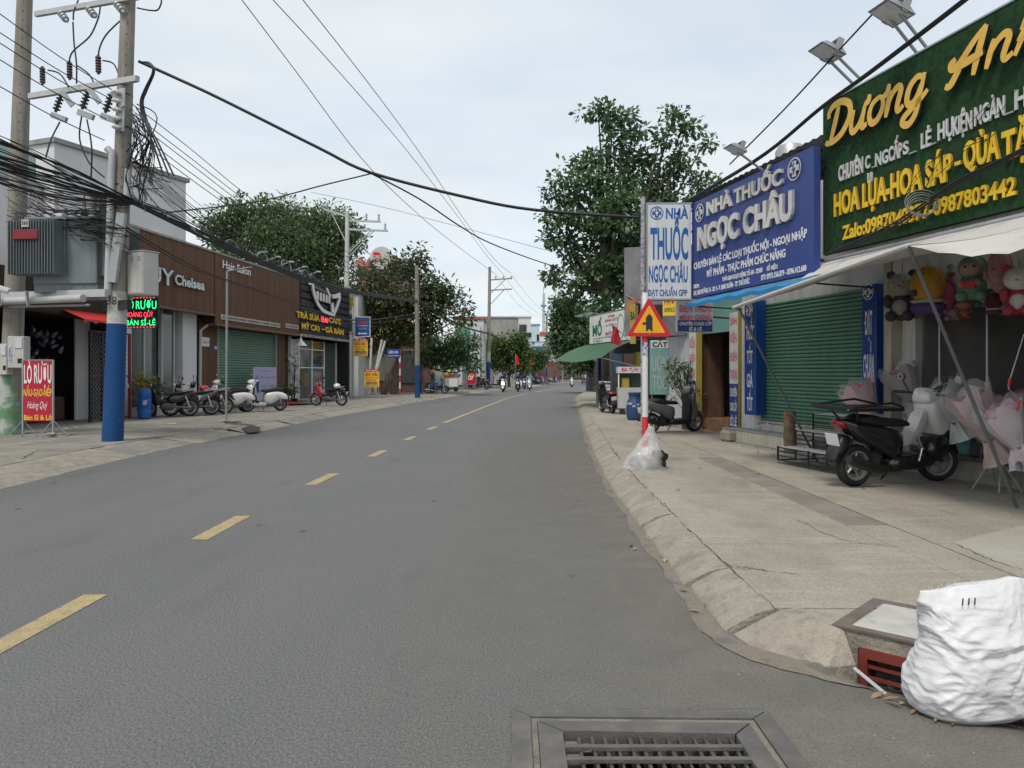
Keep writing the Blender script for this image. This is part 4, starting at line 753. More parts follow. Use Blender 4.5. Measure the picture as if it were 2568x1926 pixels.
# --- wine shop, dark open front on the far left
ws = fthing('wine_shop_building', 'dark open-fronted rice wine shop behind the transformer poles', 'building', FL, FL.x(-30), -.3, 0); wl = x0 - FL.x(-30) - .1
b = MB(); b.box(-1, wl, 3.2, 3.3, 0, 4.0); b.box(-1.1, -1, 0, 3.3, 0, 4.0); b.box(wl - .05, wl, .2, 3.3, ZS, 4.0); b.build('wall', mat('dark_wall', (0.035, 0.03, 0.028), .95, .5, 1.5), ws)  # inner walls in a very dark, unevenly mottled colour
b = MB(); b.box(-1, wl, 0, 3.3, 3.3, 3.4); b.build('ceiling', M['slatback'], ws)
b = MB(); b.box(-1, wl, -.02, .15, 3.35, 4.4); b.build('lintel', M['slatback'], ws)
b = MB(); b.box(wl - .75, wl - .06, .9, .95, ZS, 3.3); b.build('side_panel', M['whitewall'], ws)
b = MB(); xs = [wl - 2.6 + i * .13 for i in range(21)]
for i in range(20): b.add([(xs[i], -.7, 3.16), (xs[i + 1], -.7, 3.16), (xs[i + 1], -.7, 3.04 + (.06 if (i + 1) % 4 else 0)), (xs[i], -.7, 3.04 + (.06 if i % 4 else 0)), (xs[i], 0.0, 3.45), (xs[i + 1], 0.0, 3.45)], [(0, 1, 2, 3), (0, 4, 5, 1)])
b.build('scalloped_awning', M['red'], ws)
rr = random.Random(9)
for i in range(34):
    q = MB(); a = rr.uniform(0, 1); px_, pz_ = wl - 3.0 + rr.uniform(-.75, .95), 2.15 + rr.gauss(0, .36); py_ = .7 + rr.uniform(-.3, .3); q.lathe([(.0, 0), (.075, .01), (.085, .1), (.08, .2), (.03, .27), (.03, .31), (0, .31)], 8, 'z', (0, 0, 0)); 
    o = q.build('bottle', mat('plastic_bottle', (0.035, 0.045, 0.07), 0.15, 0.25, 8.0, spec=.7), None, smooth=True); o.location = ws.location + FL.X * px_ + FL.Y * py_ + Vector((0, 0, pz_)); o.rotation_euler = (rr.uniform(-1, 1), rr.uniform(-1, 1), 0); o.scale = (.8, .8, .8); tag(o, 'empty plastic bottle hanging in a bunch in the dark wine shop', 'bottle', 'plastic bottles bunched in the wine shop')
q = MB(); q.cbox(wl - 3.2, wl - .8, 1.2, 2.2, ZS, .9, .05); q.build('stove', M['brown'], ws)
# gate of red steel and wire mesh
gp = FL.x(246, .1); gg = fthing('mesh_gate', 'wire mesh gate with a dark red steel frame behind the blue pole base', 'gate', FL, gp, -.15, ZS); gl = FL.x(343, .1) - gp
for x, m_ in ((.0, M['dark']), (gl * .28, M['dark']), (gl, M['gatered'])): q = MB(); q.box(x - .05, x + .05, -.03, .03, 0, 2.75); q.build('post', m_, gg)
for z in (.05, 1.35, 2.7): q = MB(); q.box(.05, gl - .05, -.02, .02, z, z + .05); q.build('rail', M['gatered'], gg)
q = MB(); sp = .14; n_ = int(gl / sp) + 20
for i in range(-20, n_):
    for s in (1, -1):
        xa = i * sp if s > 0 else i * sp + 2.6; pa = [(xa + s * 2.6 * t, 2.65 * t + .08) for t in (0, 1)]
        (ax, az), (bx, bz) = pa
        def clipx(ax, az, bx, bz):
            t0, t1 = 0, 1; d = bx - ax
            if abs(d) < 1e-9: return None
            ta, tb = sorted(((.06 - ax) / d, (gl - .06 - ax) / d)); t0, t1 = max(t0, ta), min(t1, tb)
            return None if t1 <= t0 else (ax + d * t0, az + (bz - az) * t0, ax + d * t1, az + (bz - az) * t1)
        c_ = clipx(ax, az, bx, bz)
        if c_: q.tube([(c_[0], 0, c_[1]), (c_[2], 0, c_[3])], .006, 3, cap=False)
o = q.build('wire_mesh', M['grey'], gg); o['kind'] = 'stuff'
q = MB(); q.box(gl - .25, gl - .12, -.06, -.03, 1.0, 1.1); q.build('padlock', M['plaque'], gg)
bp = G(362, 1050, ZS); br = thing('plastic_barrel', 'tall blue plastic barrel next to the red mesh gate and parked motorbikes', 'barrel', (bp.x, bp.y, ZS))
q = MB(); q.lathe([(.17, 0), (.2, .03), (.21, .3), (.2, .32), (.21, .34), (.21, .62), (.2, .64), (.21, .66), (.2, .88), (.17, .95), (.14, .96), (0, .96)], 18); q.build('body', M['barrelblue'], br, smooth=True)
q = MB(); q.M = Matrix.Rotation(R(30), 4, 'Z'); q.box(-.06, .06, -.216, -.205, .45, .6); q.build('sticker', M['paper'], br)

# --- white block behind
A2, B2 = P(136, 351, 28.1), P(466, 454, 34.0); FW = Frame(A2.x, A2.y, B2.x - A2.x, B2.y - A2.y); Lw = (B2 - A2).length
wb = fthing('white_building', 'tall white rendered building behind the hair salon and the transformer', 'building', FW, 0, 0, 0)
q = MB(); q.box(0, Lw, 0, 9, 0, 10.05); q.box(-9, -.02, .6, 9, 0, 8.4); q.build('wall', M['whitewall'], wb); q = MB(); q.box(-.1, Lw + .12, -.12, 9.1, 10.05, 10.22); q.box(-9, 0, .5, 9, 8.4, 8.52); q.build('coping', M['coping'], wb)
q = MB(); q.box(-9, -.3, .55, .6, 8.5, 9.6); q.build('roof_glass', mat('green_glass', (0.30, 0.42, 0.40), .15, .05), wb)
for x, z in ((1.6, 5.9), (3.6, 5.9), (1.6, 7.6)):
    q = MB(); q.box(x, x + .9, -.03, .02, z, z + .7); wn_ = q.build('window', M['plaque'], wb); q = MB(); q.box(x + .06, x + .84, -.04, -.03, z + .06, z + .64); q.build('pane', M['greyglass'], wn_); q = MB(); q.box(x - .1, x + 1.0, -.25, 0, z + .75, z + .83); q.build('hood', M['coping'], wn_)
q = MB(); q.cbox(4.2, 5.0, -.35, 0, 6.9, 7.45, .02); q.build('air_conditioner', M['cabgrey'], wb)

# --- cafe
cx0, cx1 = FL.x(754), FL.x(876); cf = fthing('cafe_building', 'cafe with black slatted sign wall, yellow letters and white bowl logo', 'building', FL, cx0, 0, 0); cw = cx1 - cx0
b = MB(); b.box(-.02, cw, .1, 4, 3.55, 6.5); b.box(cw - .25, cw, -.02, 4, ZS, 6.5); b.build('frame_wall', M['blackboard'], cf)
zz = [3.66, 4.02, 4.34, 4.74, 5.12, 5.50, 5.88, 6.22]
for i, z in enumerate(zz): q = MB(); q.box(0.0, cw - .27, .0, .05, z, z + .27); q.build('board', M['blackboard'], cf)
q = MB(); q.box(-.1, cw + .05, -.06, .0, 3.5, 3.63); st = q.build('address_strip', M['plaque'], cf); letters(st, 'ĐC: 478A NGUYỄN TRI PHƯƠNG - P. AN BÌNH - TP. DĨ AN - BD', .1, 3.53, .075, M['ink'], width=cw - .3, bold=.02, y=-.065)
fletters(cf, FL, .06, 'TRÀ SỮA', 742, 795, 800, 14.5, M['gold2'], bold=.034, ext=.05, side=M['goldside2']); fletters(cf, FL, .06, 'CAFE', 823, 808, 853, 12.5, M['gold2'], bold=.034, ext=.05, side=M['goldside2'])
fletters(cf, FL, .06, 'MỲ CAY', 755, 824, 803, 13.5, M['gold2'], bold=.034, ext=.05, side=M['goldside2']); fletters(cf, FL, .06, '-', 806, 830, 811, 13, M['gold2'], bold=.03, ext=.05); fletters(cf, FL, .06, 'GÀ RÁN', 814, 833, 860, 13, M['gold2'], bold=.034, ext=.05, side=M['goldside2'])
q = MB(); q.box(FL.x(802) - cx0, FL.x(823) - cx0, -.04, 0, FL.z(812, 812), FL.z(812, 792)); lk = q.build('led_clock', M['ledblack'], cf); letters(lk, '15:40', FL.x(803.5) - cx0, FL.z(812, 808), .27, M['ledr'], width=FL.x(821) - FL.x(803.5), bold=.02, y=-.045)
# bowl logo
lg = MB(); s_ = (FL.x(849) - FL.x(769)); lx, lz = FL.x(769) - cx0, FL.z(769, 778)
q2 = lambda pts: [(lx + a * s_, lz + c * 1.62) for a, c in pts]
ribbon(lg, q2([(.02, .92), (.1, .9), (.14, .62), (.25, .30), (.42, .10), (.62, .04), (.80, .03)]), lambda t: .17 - .10 * t, -.06, .08)
ribbon(lg, q2([(.98, .78), (.95, .6), (.86, .3), (.76, .05)]), .13, -.063, .08); ribbon(lg, q2([(.99, .80), (.88, .72), (.72, .66)]), .12, -.066, .08)
for i in range(5): ribbon(lg, q2([(.24 + i * .09, .68 - i * .012), (.24 + i * .09, .40 - i * .004)]), .125, -.069 - .002 * i, .09, 3)
ribbon(lg, q2([(.70, .42), (.72, .10)]), .2, -.08, .08, 3); ribbon(lg, q2([(.48, 1.0), (.56, .78), (.64, .62)]), lambda t: .06 + .06 * t, -.082, .08, 4)
lo2 = lg.build('bowl_logo', [M['white'], M['foamside']], cf); lg = MB(); ribbon(lg, q2([(.2, .80), (.38, .76), (.52, .72)]), .09, -.09, .05, 4); lg.build('noodle', [M['bark'], M['bark']], lo2)
b = MB(); b.box(-.05, .02, .5, 4, ZS, 3.5); b.box(.0, cw, 3.5, 3.6, ZS, 3.6); b.build('wall', M['whitewall'], cf)
b = MB(); b.box(0, cw, -.3, 4, ZS - .1, ZS + .12); b.build('floor_step', M['greywall'], cf)
for xa, xb, m_ in ((.1, 1.5, M['offwhite']), (1.55, 5.3, M['glass']), (5.35, cw - .3, M['greyglass'])): q = MB(); q.box(xa, xb, .75, .8, ZS + .12, 3.4); q.build('front_panel', m_, cf)
for x in (1.52, 3.4, 5.3, cw - .32): q = MB(); q.box(x - .04, x + .04, .68, .76, ZS + .12, 3.45); q.build('mullion', M['white'], cf)
for z in (1.9, 2.9): q = MB(); q.box(1.56, 5.26, .70, .74, z, z + .05); q.build('transom', M['white'], cf)
q = MB(); q.lathe([(.03, .42), (.05, .36), (.08, .25), (.28, .05), (.3, 0), (.27, 0), (.05, .2), (0, .2)], 16, 'z', (-.35, -.15, 3.0)); q.tube([(-.35, -.15, 3.4), (-.35, -.15, 3.6)], .012, 5); tag(q.build('pendant_lamp', M['white'], None, True, FL.pt(cx0, 0, 0)), 'white bell-shaped pendant lamp hanging between the salon and the cafe', 'lamp').rotation_euler = (0, 0, FL.rot)
# ------------------------------------------------------------------ poles, transformer, cables
P1, P2 = Vector((-8.67, 16.7, ZS - .02)), Vector((-12.05, 18.45, ZS - .02))
def pole(name, label, base, h, r0, r1, lean=(0, 0), band=None, white=None, holes=False, m=None, group=None):
    t = thing(name, label, 'utility pole', base, 0, group); top = Vector((lean[0], lean[1], h))
    rad = lambda z: lerp(r0, r1, z / h); c = lambda z: top * (z / h); zs = [0] + ([band[1]] if band else []) + ([white[1]] if white else []) + [h]
    sh_ = MB(); za = zs[-2]; sh_.tube([c(za + (h - za) * i / 8) for i in range(9)], [rad(za + (h - za) * i / 8) for i in range(9)], 14); s0 = sh_.build('shaft', m or M['polecon'], t, smooth=True)
    if band: q = MB(); q.tube([c(0), c(band[1])], [rad(0) * 1.01, rad(band[1]) * 1.01], 16); q.build('painted_base', M['poleblue'], t, smooth=True)
    if white: q = MB(); q.tube([c(band[1]) + Vector((0, 0, .001)), c(white[1])], [rad(band[1]) * 1.004, rad(white[1]) * 1.004], 16); q.build('white_band', M['polewhite'], t, smooth=True)
    if holes:
        d = Vector((.42, -.9, 0)).normalized()
        for i in range(int((h - 4.6) / .22)):
            z = 4.6 + i * .22; p = c(z) + d * (rad(z) - .004); q = MB(); q.M = Matrix.Translation(p) @ Matrix.Rotation(math.atan2(d.y, d.x) + PI / 2, 4, 'Z'); q.box(-.012, .012, -.006, .004, -.012, .012); q.build('bolt_hole', M['crack'], s0)
    return t
p1 = pole('utility_pole', 'concrete pole with blue base that carries the transformer, at the pavement edge', P1, 13.0, .215, .125, (.46, 0), (0, 2.55), (0, 3.25), True)
letters(p1, '38', .0, 2.95, .17, M['ink'], width=.2, bold=0, y=-.225)
p2 = pole('utility_pole', 'second transformer pole hung with meter boxes at the left edge', P2, 13.0, .24, .15, (.45, 0), None, None, True)
q = MB(); q.tube([(0, 0, 0), (0, 0, 1.45)], [.27, .265], 12); q.build('painted_base', M['graffiti'], p2, smooth=True)
def PP(u, v):                                          # on the plane through both poles
    a, b = P2.xy, P1.xy; k = (u - U0) / F; d = b - a; t = (k * a.y - a.x) / (d.x - k * d.y); Y = a.y + t * d.y; return P(u, v, Y)
def part_tube(parent, pts, r, m, name, n=6, smooth=False):
    q = MB(); o = Vector(parent.location); q.tube([Vector(p) - o for p in pts], r, n); return q.build(name, m, parent, smooth)
def beam(parent, a, b, w, h, m, name):
    o = Vector(parent.location); a, b = Vector(a) - o, Vector(b) - o; d = (b - a); l = d.length; q = MB(); q.M = Matrix.Translation(a) @ d.to_track_quat('X', 'Z').to_matrix().to_4x4(); q.box(0, l, -w / 2, w / 2, -h / 2, h / 2); return q.build(name, m, parent)
# platform
pf = thing('transformer_platform', 'steel beams and grey pipe spanning the two poles under the transformer', 'platform', (P1.x, P1.y, 0))
off = Vector((-.46, -.89, 0)) * .3
for s in (1, -1): beam(pf, PP(20, 744) + off * s - Vector((.4, -.2, 0)), PP(300, 738) + off * s, .09, .16, M['pvc'], 'beam')
part_tube(pf, [PP(-20, 762) + off * 1.4, PP(255, 752) + off * 1.4], .085, M['pvc'], 'conduit_pipe', 10, True)
part_tube(pf, [PP(60, 772) + off * 1.1, PP(260, 768) + off * 1.1], .03, M['grey'], 'brace', 6)
part_tube(pf, [PP(15, 722) + off, PP(60, 735) + off], .08, M['pvc'], 'conduit_pipe', 8, True)
for u in (60, 130): beam(pf, PP(u, 735) + off * 1.9, PP(u + 4, 772) + off * 1.9, .05, .05, M['grey'], 'clamp')
beam(pf, PP(262, 768), PP(325, 764), .12, .2, M['dark'], 'clamp')
# transformer
tz = H + (V0 - 732) * 17.5 / F; tf = thing('transformer', 'grey finned distribution transformer mounted between the two poles', 'transformer', (-10.08, 17.5, tz), R(-6)); tf.location.x += .26; tf.scale = (1.22, 1.15, 1.15)
q = MB(); q.cbox(-.62, .62, -.46, .46, .1, 1.33, .02); q.build('tank', M['trafo'], tf); q = MB(); q.cbox(-.72, .72, -.56, .56, 1.33, 1.38, .01); q.build('lid', M['trafo'], tf); q = MB(); q.box(-.62, .62, -.42, .42, -.05, .1); q.build('base', M['trafo'], tf)
fin = MB(); fin.cbox(-.008, .008, -.17, .17, .26, 1.28, .006); f1 = None
for i in range(17):
    o = fin.build('fin', M['trafo'], tf, loc=(-.85 + i * .054, -.63, 0)) if f1 is None else link('fin', f1.data, tf, (-.85 + i * .054, -.63, 0)); f1 = f1 or o
for i in range(12): o = link('fin', f1.data, tf, (.79, -.34 + i * .064, 0)); o.rotation_euler = (0, 0, PI / 2)
q = MB(); q.box(-.87, .05, -.50, -.47, .26, 1.30); q.build('radiator_header', M['trafo'], tf); q = MB(); q.box(.60, .64, -.38, .4, .26, 1.30); q.build('radiator_header', M['trafo'], tf)
q = MB(); q.M = Matrix.Translation((-.50, -.82, 1.0)); q.cbox(-.24, .24, -.01, .01, -.09, .09, .01); q.build('name_plate', M['gatered'], tf); q = MB(); q.box(-.57, -.43, -.825, -.81, 1.14, 1.28); np_ = q.build('number_plate', M['plaque'], tf); letters(np_, '560', -.56, 1.18, .07, M['ink'], width=.12, bold=0.01, y=-.828)
ins = [(.0, 1.38), (.07, 1.4), (.05, 1.42), (.09, 1.44), (.05, 1.47), (.085, 1.50), (.05, 1.53), (.08, 1.56), (.045, 1.59), (.07, 1.62), (.035, 1.66), (.03, 1.8), (.015, 1.82), (.015, 1.95), (0, 1.95)]
for x, y in ((.0, .12), (.27, .14), (.52, .16)): q = MB(); q.lathe(ins, 10, 'z', (x, y, 0)); q.build('bushing', M['porcelain'], tf, smooth=True)
for x in (-.35, -.15): q = MB(); q.lathe([(0, 1.38), (.04, 1.38), (.035, 1.55), (.06, 1.56), (.02, 1.62), (0, 1.62)], 8, 'z', (x, -.2, 0)); q.build('bushing', M['porcelain'], tf)
q = MB(); q.tube([(-.25, -.35, 1.43), (-.05, -.5, 1.40), (.1, -.6, 1.37)], .06, 8); q.build('cable_sleeve', M['pvc'], tf)
# cross arms with insulators and fuse switches
ca = thing('pole_cross_arms', 'two steel cross arms with insulators and fuse switches bridging the tall poles', 'cross arms', (P1.x, P1.y, 0))
beam(ca, PP(75, 242), PP(345, 197), .10, .12, M['pvc'], 'arm'); beam(ca, PP(90, 36), PP(345, -8), .09, .11, M['pvc'], 'arm')
def insul(parent, p, d, n=4, r=.075, L=.34, m=None, name='insulator'):
    d = Vector(d).normalized(); o = Vector(parent.location); q = MB(); q.M = Matrix.Translation(Vector(p) - o) @ d.to_track_quat('Z', 'Y').to_matrix().to_4x4(); pr = [(0, 0), (.03, 0)]
    for i in range(n): z = .03 + (L - .06) * i / n; pr += [(.035, z), (r, z + .02), (r * .9, z + .05), (.035, z + .06)]
    q.lathe(pr + [(.03, L), (0, L)], 10); return q.build(name, m or M['porcgrey'], parent, smooth=True)
for u, v in ((152, 32), (222, 21), (292, 9)): insul(ca, PP(u, v), (.5, -.35, -.55), 3, .085, .42)
for u, v in ((107, 212), (175, 200), (247, 186)): insul(ca, PP(u, v), (-.02, 0, 1), 6, .065, .42, M['porcelain'], 'surge_arrester')
for u, v in ((165, 240), (232, 232), (290, 240)):
    p = PP(u, v) + Vector((0, -.15, 0)); insul(ca, p, (-.35, 0, -1), 5, .085, .45, M['porcelain'], 'fuse_switch'); beam(ca, p + Vector((-.2, -.05, -.5)), p + Vector((.13, -.05, -.62)), .1, .12, M['porcgrey'], 'fuse_holder'); beam(ca, p + Vector((.02, -.05, .02)), p + Vector((.27, -.05, -.3)), .03, .12, M['porcgrey'], 'fuse_tube')
# boxes, pipes and rack on the first pole
pe = thing('pole_equipment', 'grey pipes, cable trunking and insulator rack strapped to the blue based pole', 'pole fittings', P1)
c1 = lambda u, v, d=-.22: P(u, v, P1.y + d)
part_tube(pe, [c1(270, 740), c1(281, 392)], .075, M['pvc'], 'pipe', 10, True); part_tube(pe, [c1(281, 395), c1(280, 382), c1(268, 372)], .075, M['pvc'], 'pipe', 10, True)
part_tube(pe, [c1(317, 500, -.26), c1(322, 425, -.26)], .07, M['pvc'], 'pipe', 10, True)
beam(pe, c1(282, 708, -.3), c1(306, 535, -.3), .12, .17, M['porcgrey'], 'trunking'); beam(pe, c1(304, 330, -.2), c1(307, 222, -.2), .05, .12, M['steel'], 'insulator_rack')
for i in range(5): insul(pe, c1(301, 232 + i * 22, -.26), (-.6, -.5, 0), 2, .05, .16, M['foam'])
for v in (240, 322, 466, 590): q = MB(); c_ = c1(310 if v < 400 else 300, v, 0) - P1; q.lathe([(.19, -.015), (.19, .015)], 14, 'z', c_); q.build('strap', M['dark'], pe)
q = MB(); q.M = Matrix.Translation(c1(348, 487, -.1) - P1) @ Matrix.Rotation(R(70), 4, 'Y') @ Matrix.Rotation(R(20), 4, 'X'); q.lathe([(.17, -.03), (.2, -.03), (.2, .03), (.17, .03), (.17, -.03)], 18, cap=False); q.build('cable_ring', M['cablegrey'], pe)
bx_ = thing('electric_cabinet', 'pale grey metal electric cabinet strapped to the right of the blue based pole', 'electric cabinet', (P(359, 741, 16.75).x, 16.75, P(359, 741, 16.75).z), R(-24))
q = MB(); q.cbox(-.24, .24, -.2, .2, 0, .93, .012); q.build('housing', M['cabgrey'], bx_); q = MB(); q.cbox(-.225, .225, -.212, -.201, .03, .9, .006); q.build('door', M['cabgrey'], bx_)
for x in (-.13, .08):
    for i in range(4): q = MB(); q.box(x, x + .09, -.217, -.212, .72 + i * .03, .732 + i * .03); q.build('louvre', M['grey'], bx_)
q = MB(); q.cbox(-.26, .26, -.22, .22, .93, .95, .006); q.build('roof', M['cabgrey'], bx_); q = MB(); q.tube([(-.5, .12, .2), (-.2, .12, .2)], .03, 6); q.tube([(-.5, .12, .7), (-.2, .12, .7)], .03, 6); q.build('bracket', M['grey'], bx_)
# LED sign
FE = Frame(0, 17.15, 1, -.1); e0, e1 = FE.x(312), FE.x(396); ez0, ez1 = FE.z(317, 823), FE.z(317, 745)
le = fthing('led_sign', 'black LED sign with glowing green and red letters behind the blue based pole', 'sign', FE, e0, 0, ez0)
q = MB(); q.cbox(0, e1 - e0, 0, .08, 0, ez1 - ez0, .01); q.build('panel', M['ledblack'], le)
for s, a, v, c, h_, mm in (('LÒ', 318, 774, 335, 20, 'ledg'), ('RƯỢU', 341, 775, 392, 20, 'ledg'), ('HOÀNG QUÝ', 315, 795, 384, 12, 'ledr'), ('BÁN SỈ-LẺ', 316, 816, 390, 13, 'ledg')): fletters(le, FE, .006, s, a, v, c, h_, M[mm], bold=0.0)
q = MB()
for i in range(9): x = .06 + i * (e1 - e0 - .1) / 9; q.box(x, x + .04, -.006, -.002, ez1 - ez0 - .03, ez1 - ez0 - .015); q.box(x, x + .04, -.006, -.002, .015, .03)
q.build('border_lights', M['ledr'], le)['kind'] = 'stuff'
q = MB(); q.tube([(.1, .1, ez1 - ez0), (-.3, .0, ez1 - ez0 + .1)], .02, 6); q.build('bracket', M['dark'], le)
# meter boxes on the second pole
for i, (u0, u1, vt, vb, lab) in enumerate(((18, 60, 843, 923, 'white stickered electricity meter box on the pole beside the red wine sign'), (-8, 17, 862, 940, 'pale electricity meter box cut by the left edge of the picture'))):
    mp_ = P(u0, vb, 18.05); t = thing('meter_box', lab, 'meter box', mp_); w_ = (u1 - u0) * 18.05 / F; h_ = (vb - vt) * 18.05 / F
    q = MB(); q.cbox(0, w_, 0, .25, 0, h_, .015); q.build('case', M['cabgrey'], t); q = MB(); q.cbox(w_ * .45, w_ * .92, -.02, -.001, h_ * .62, h_ * .95, .01); q.build('window', M['lightbox'], t); q = MB(); q.box(w_ * .04, w_ * .3, -.004, -.001, h_ * .1, h_ * .7); q.build('sticker', M['paper'], t); q = MB(); q.box(w_ * .62, w_ * .9, -.004, -.001, h_ * .15, h_ * .3); q.build('reader', M['ledblack'], t)
# red wine sign on its stand
FS = Frame(0, 17.7, 1, 0); r0, r1 = FS.x(57), FS.x(134); rz0, rz1 = FS.z(57, 1056), FS.z(57, 904)
rs = fthing('standing_sign', 'red rice wine sign with white and yellow lettering on a thin steel stand', 'sign', FS, r0, 0, ZS); rw = r1 - r0
q = MB(); q.box(0.02, rw - .02, -.012, .012, rz0 - ZS, rz1 - ZS); q.build('panel', M['signred'], rs)
q = MB(); [q.box(x - .015, x + .015, -.02, .02, 0.0, rz1 - ZS + .015) for x in (.005, rw - .005)]; q.box(.02, rw - .02, -.02, .02, rz1 - ZS, rz1 - ZS + .02); q.build('frame', M['steel'], rs)
for x in (.005, rw - .005):
    for s in (1, -1): q = MB(); q.tube([(x, 0, .38), (x + s * .28, s * .12, 0)], .011, 5); q.build('stay', M['steel'], rs)
for x in (.005, rw - .005): q = MB(); q.box(x - .32, x + .32, -.02, .02, 0, .03); q.build('foot', M['steel'], rs)
for s, a, v, c, h_, mm, sh in (('LÒ RƯỢU', 60, 960, 129, 44, 'inkwhite', 0), ('NẤU-GẠO-NẾP', 59, 993, 129, 17, 'inkyellow', 0), ('Hoàng Quý', 68, 1024, 119, 17, 'inkwhite', .35), ('Bán Sỉ & Lẻ', 60, 1053, 130, 12, 'inkyellow', 0)): fletters(rs, FS, .016, s, a, v, c, h_, M[mm], bold=.0 if sh else .02, shear=sh)
b = MB(); b.cbox(-.1, .1, -.08, .08, 0, .07, .03); tag(b.build('stone', M['kerb'], None, True, FS.pt(r1 - .02, .05, ZS + .03)), 'flat stone weighing down the foot of the red wine sign', 'stone')
# --- further poles
pm = pole('utility_pole', 'pale tall pole with three staggered cross arms beyond the cafe', (-10.8, 50, ZS), 12.0, .19, .13, (.1, 0), m=mat('pale_pole', (0.50, 0.50, 0.48), .85, .1, 2.0, streak=.2))
pa = thing('pole_cross_arms', 'three staggered cross arms with upright insulators on the pale pole', 'cross arms', (-10.8, 50, 0)); D5 = lambda u, v, d=0: P(u, v, 50 + d)
for a, c in (((811, 524), (869, 542)), ((869, 553), (955, 556)), ((869, 575), (973, 579))): beam(pa, D5(*a), D5(*c), .1, .12, M['pvc'], 'arm')
for u, v in ((821, 524), (842, 532), (862, 538), (919, 552), (950, 553), (966, 576)): insul(pa, D5(u, v), (0, 0, 1), 3, .1, .45)
for a, c in (((869, 650), (938, 579)), ((869, 640), (930, 579)), ((869, 610), (832, 535))): part_tube(pa, [D5(*a), D5(*c)], .035, M['pvc'], 'brace')
pn_ = pole('utility_pole', 'bare grey pole with blue base in front of the brownish tree', (-5.72, 46.6, ZS), 8.0, .17, .11, (-.05, 0), (0, 1.95), None)
pq = pole('utility_pole', 'distant pole with blue base and two bracketed cross arms over the left kerb', (-2.35, 76, ZS), 12.0, .2, .14, (.15, 0), (0, 2.6), (0, 3.6))
pr_ = thing('pole_cross_arms', 'two bracketed cross arms reaching over the road on the distant pole', 'cross arms', (-2.3, 76, 0)); D7 = lambda u, v: P(u, v, 76)
for a, c in (((1231, 702), (1284, 698)), ((1231, 728), (1284, 725))): beam(pr_, D7(*a), D7(*c), .12, .12, M['grey'], 'arm')
for a, c in (((1231, 735), (1268, 700)), ((1231, 762), (1264, 727))): part_tube(pr_, [D7(*a), D7(*c)], .04, M['grey'], 'brace')
for u in (1243, 1262, 1282): insul(pr_, D7(u, 701), (0, 0, 1), 3, .12, .38)
pole('utility_pole', 'far pole with blue base standing before the pale blue house', (6.2, 138, ZS), 12, .2, .14, (0, 0), (0, 2.6))
pole('utility_pole', 'short far pole with blue base at the bend of the road', (9.3, 146, ZS), 7.5, .2, .15, (0, 0), (0, 2.6))

# --- cables: straight in plan between two depths, heights from the photograph
def cable(px, Ya, Yb, r, m='cable', k=5):
    ua, ub = px[0][0], px[-1][0]; A_ = Vector(((ua - U0) * Ya / F, Ya)); B2_ = Vector(((ub - U0) * Yb / F, Yb)); d = B2_ - A_; out = []
    for u, v in spline(px, k):
        kk = (u - U0) / F; den_ = d.x - kk * d.y; t = (kk * A_.y - A_.x) / den_ if abs(den_) > 1e-6 else 0; Y = A_.y + t * d.y; out.append(P(u, v, Y))
    q = MB(); q.tube(out, r, 5 if r > .012 else 4); return q, m
def wire(label, group, *a, back=False, **k):
    q, m = cable(*a, **k)
    if back: p0 = P(*a[0][0], a[1]); q.tube([p0, p0 + Vector((-.02, -4, .1)), p0 + Vector((-.05, -9, .55))], a[3], 4)   # runs on past the frame to the next pole
    return one('overhead_cable', label, 'cable', q, M[m], group)
mvL = 'bare high-voltage wires crossing the sky'
wire('leftmost of the three wires falling from the top edge to the distant pole', mvL, [(607, 0), (743, 180), (905, 395), (1045, 534), (1160, 627), (1243, 688)], 24, 76, .016)
wire('middle one of the three wires falling from the top edge to the distant pole', mvL, [(685, 0), (813, 139), (987, 337), (1115, 499), (1220, 640), (1262, 687)], 24, 76, .016)
wire('rightmost of the three wires falling from the top edge to the distant pole', mvL, [(760, 0), (906, 185), (1045, 372), (1161, 546), (1240, 650), (1282, 685)], 24, 76, .016)
for i, (u, e) in enumerate(((1243, 1360), (1262, 1372), (1282, 1385))): wire('thin wire running on from the distant pole towards the far bend', 'wires beyond the distant pole', [(u, 688), (lerp(u, e, .5), 765 + i * -6), (e, 800)], 76, 138, .014)
wire('thick black cable swung across the whole street to the pharmacy lightbox', 'cables across the street', [(348, 154), (450, 200), (557, 250), (801, 372), (929, 433), (1161, 493), (1335, 526), (1602, 546)], 16.7, 16.6, .035)
wire('black cable joining the thick street cable from the left rooftops', 'cables across the street', [(400, 535), (464, 528), (650, 505), (813, 464), (929, 436)], 16.9, 16.7, .016)
wire('black cable dropping from the thick street cable towards the far right shops', 'cables across the street', [(929, 434), (1050, 498), (1150, 565), (1230, 610), (1370, 662), (1450, 680)], 16.75, 34, .02)
wire('hair-thin wire slung over the street below the thick cable', 'cables across the street', [(780, 482), (940, 515), (1100, 555), (1380, 630)], 40, 36, .012, m='cablegrey')
for i, (a, c) in enumerate((((0, 35), (290, 231)), ((0, 82), (285, 252)), ((0, 108), (282, 274)), ((0, 150), (278, 304)), ((0, 217), (262, 352)))):
    wire('one of five insulated wires slanting in from the left edge to the pole', 'wires slanting in from the left edge', [a, ((a[0] + c[0]) / 2, (a[1] + c[1]) / 2 + 6), c], 13.2, 16.6, .011, back=True)
for i, (v0, ve) in enumerate(((262, 690), (285, 698), (300, 706), (322, 716), (338, 724))):
    wire('one of five insulated wires sagging from the transformer pole to the next pole', 'wires to the next pole', [(333, v0), (470, v0 + 105), (640, 505 + i * 14), (800, 596 + i * 14), (930, 656 + i * 12), (1047, ve)], 16.7, 46.6, .012)
rr = random.Random(12)
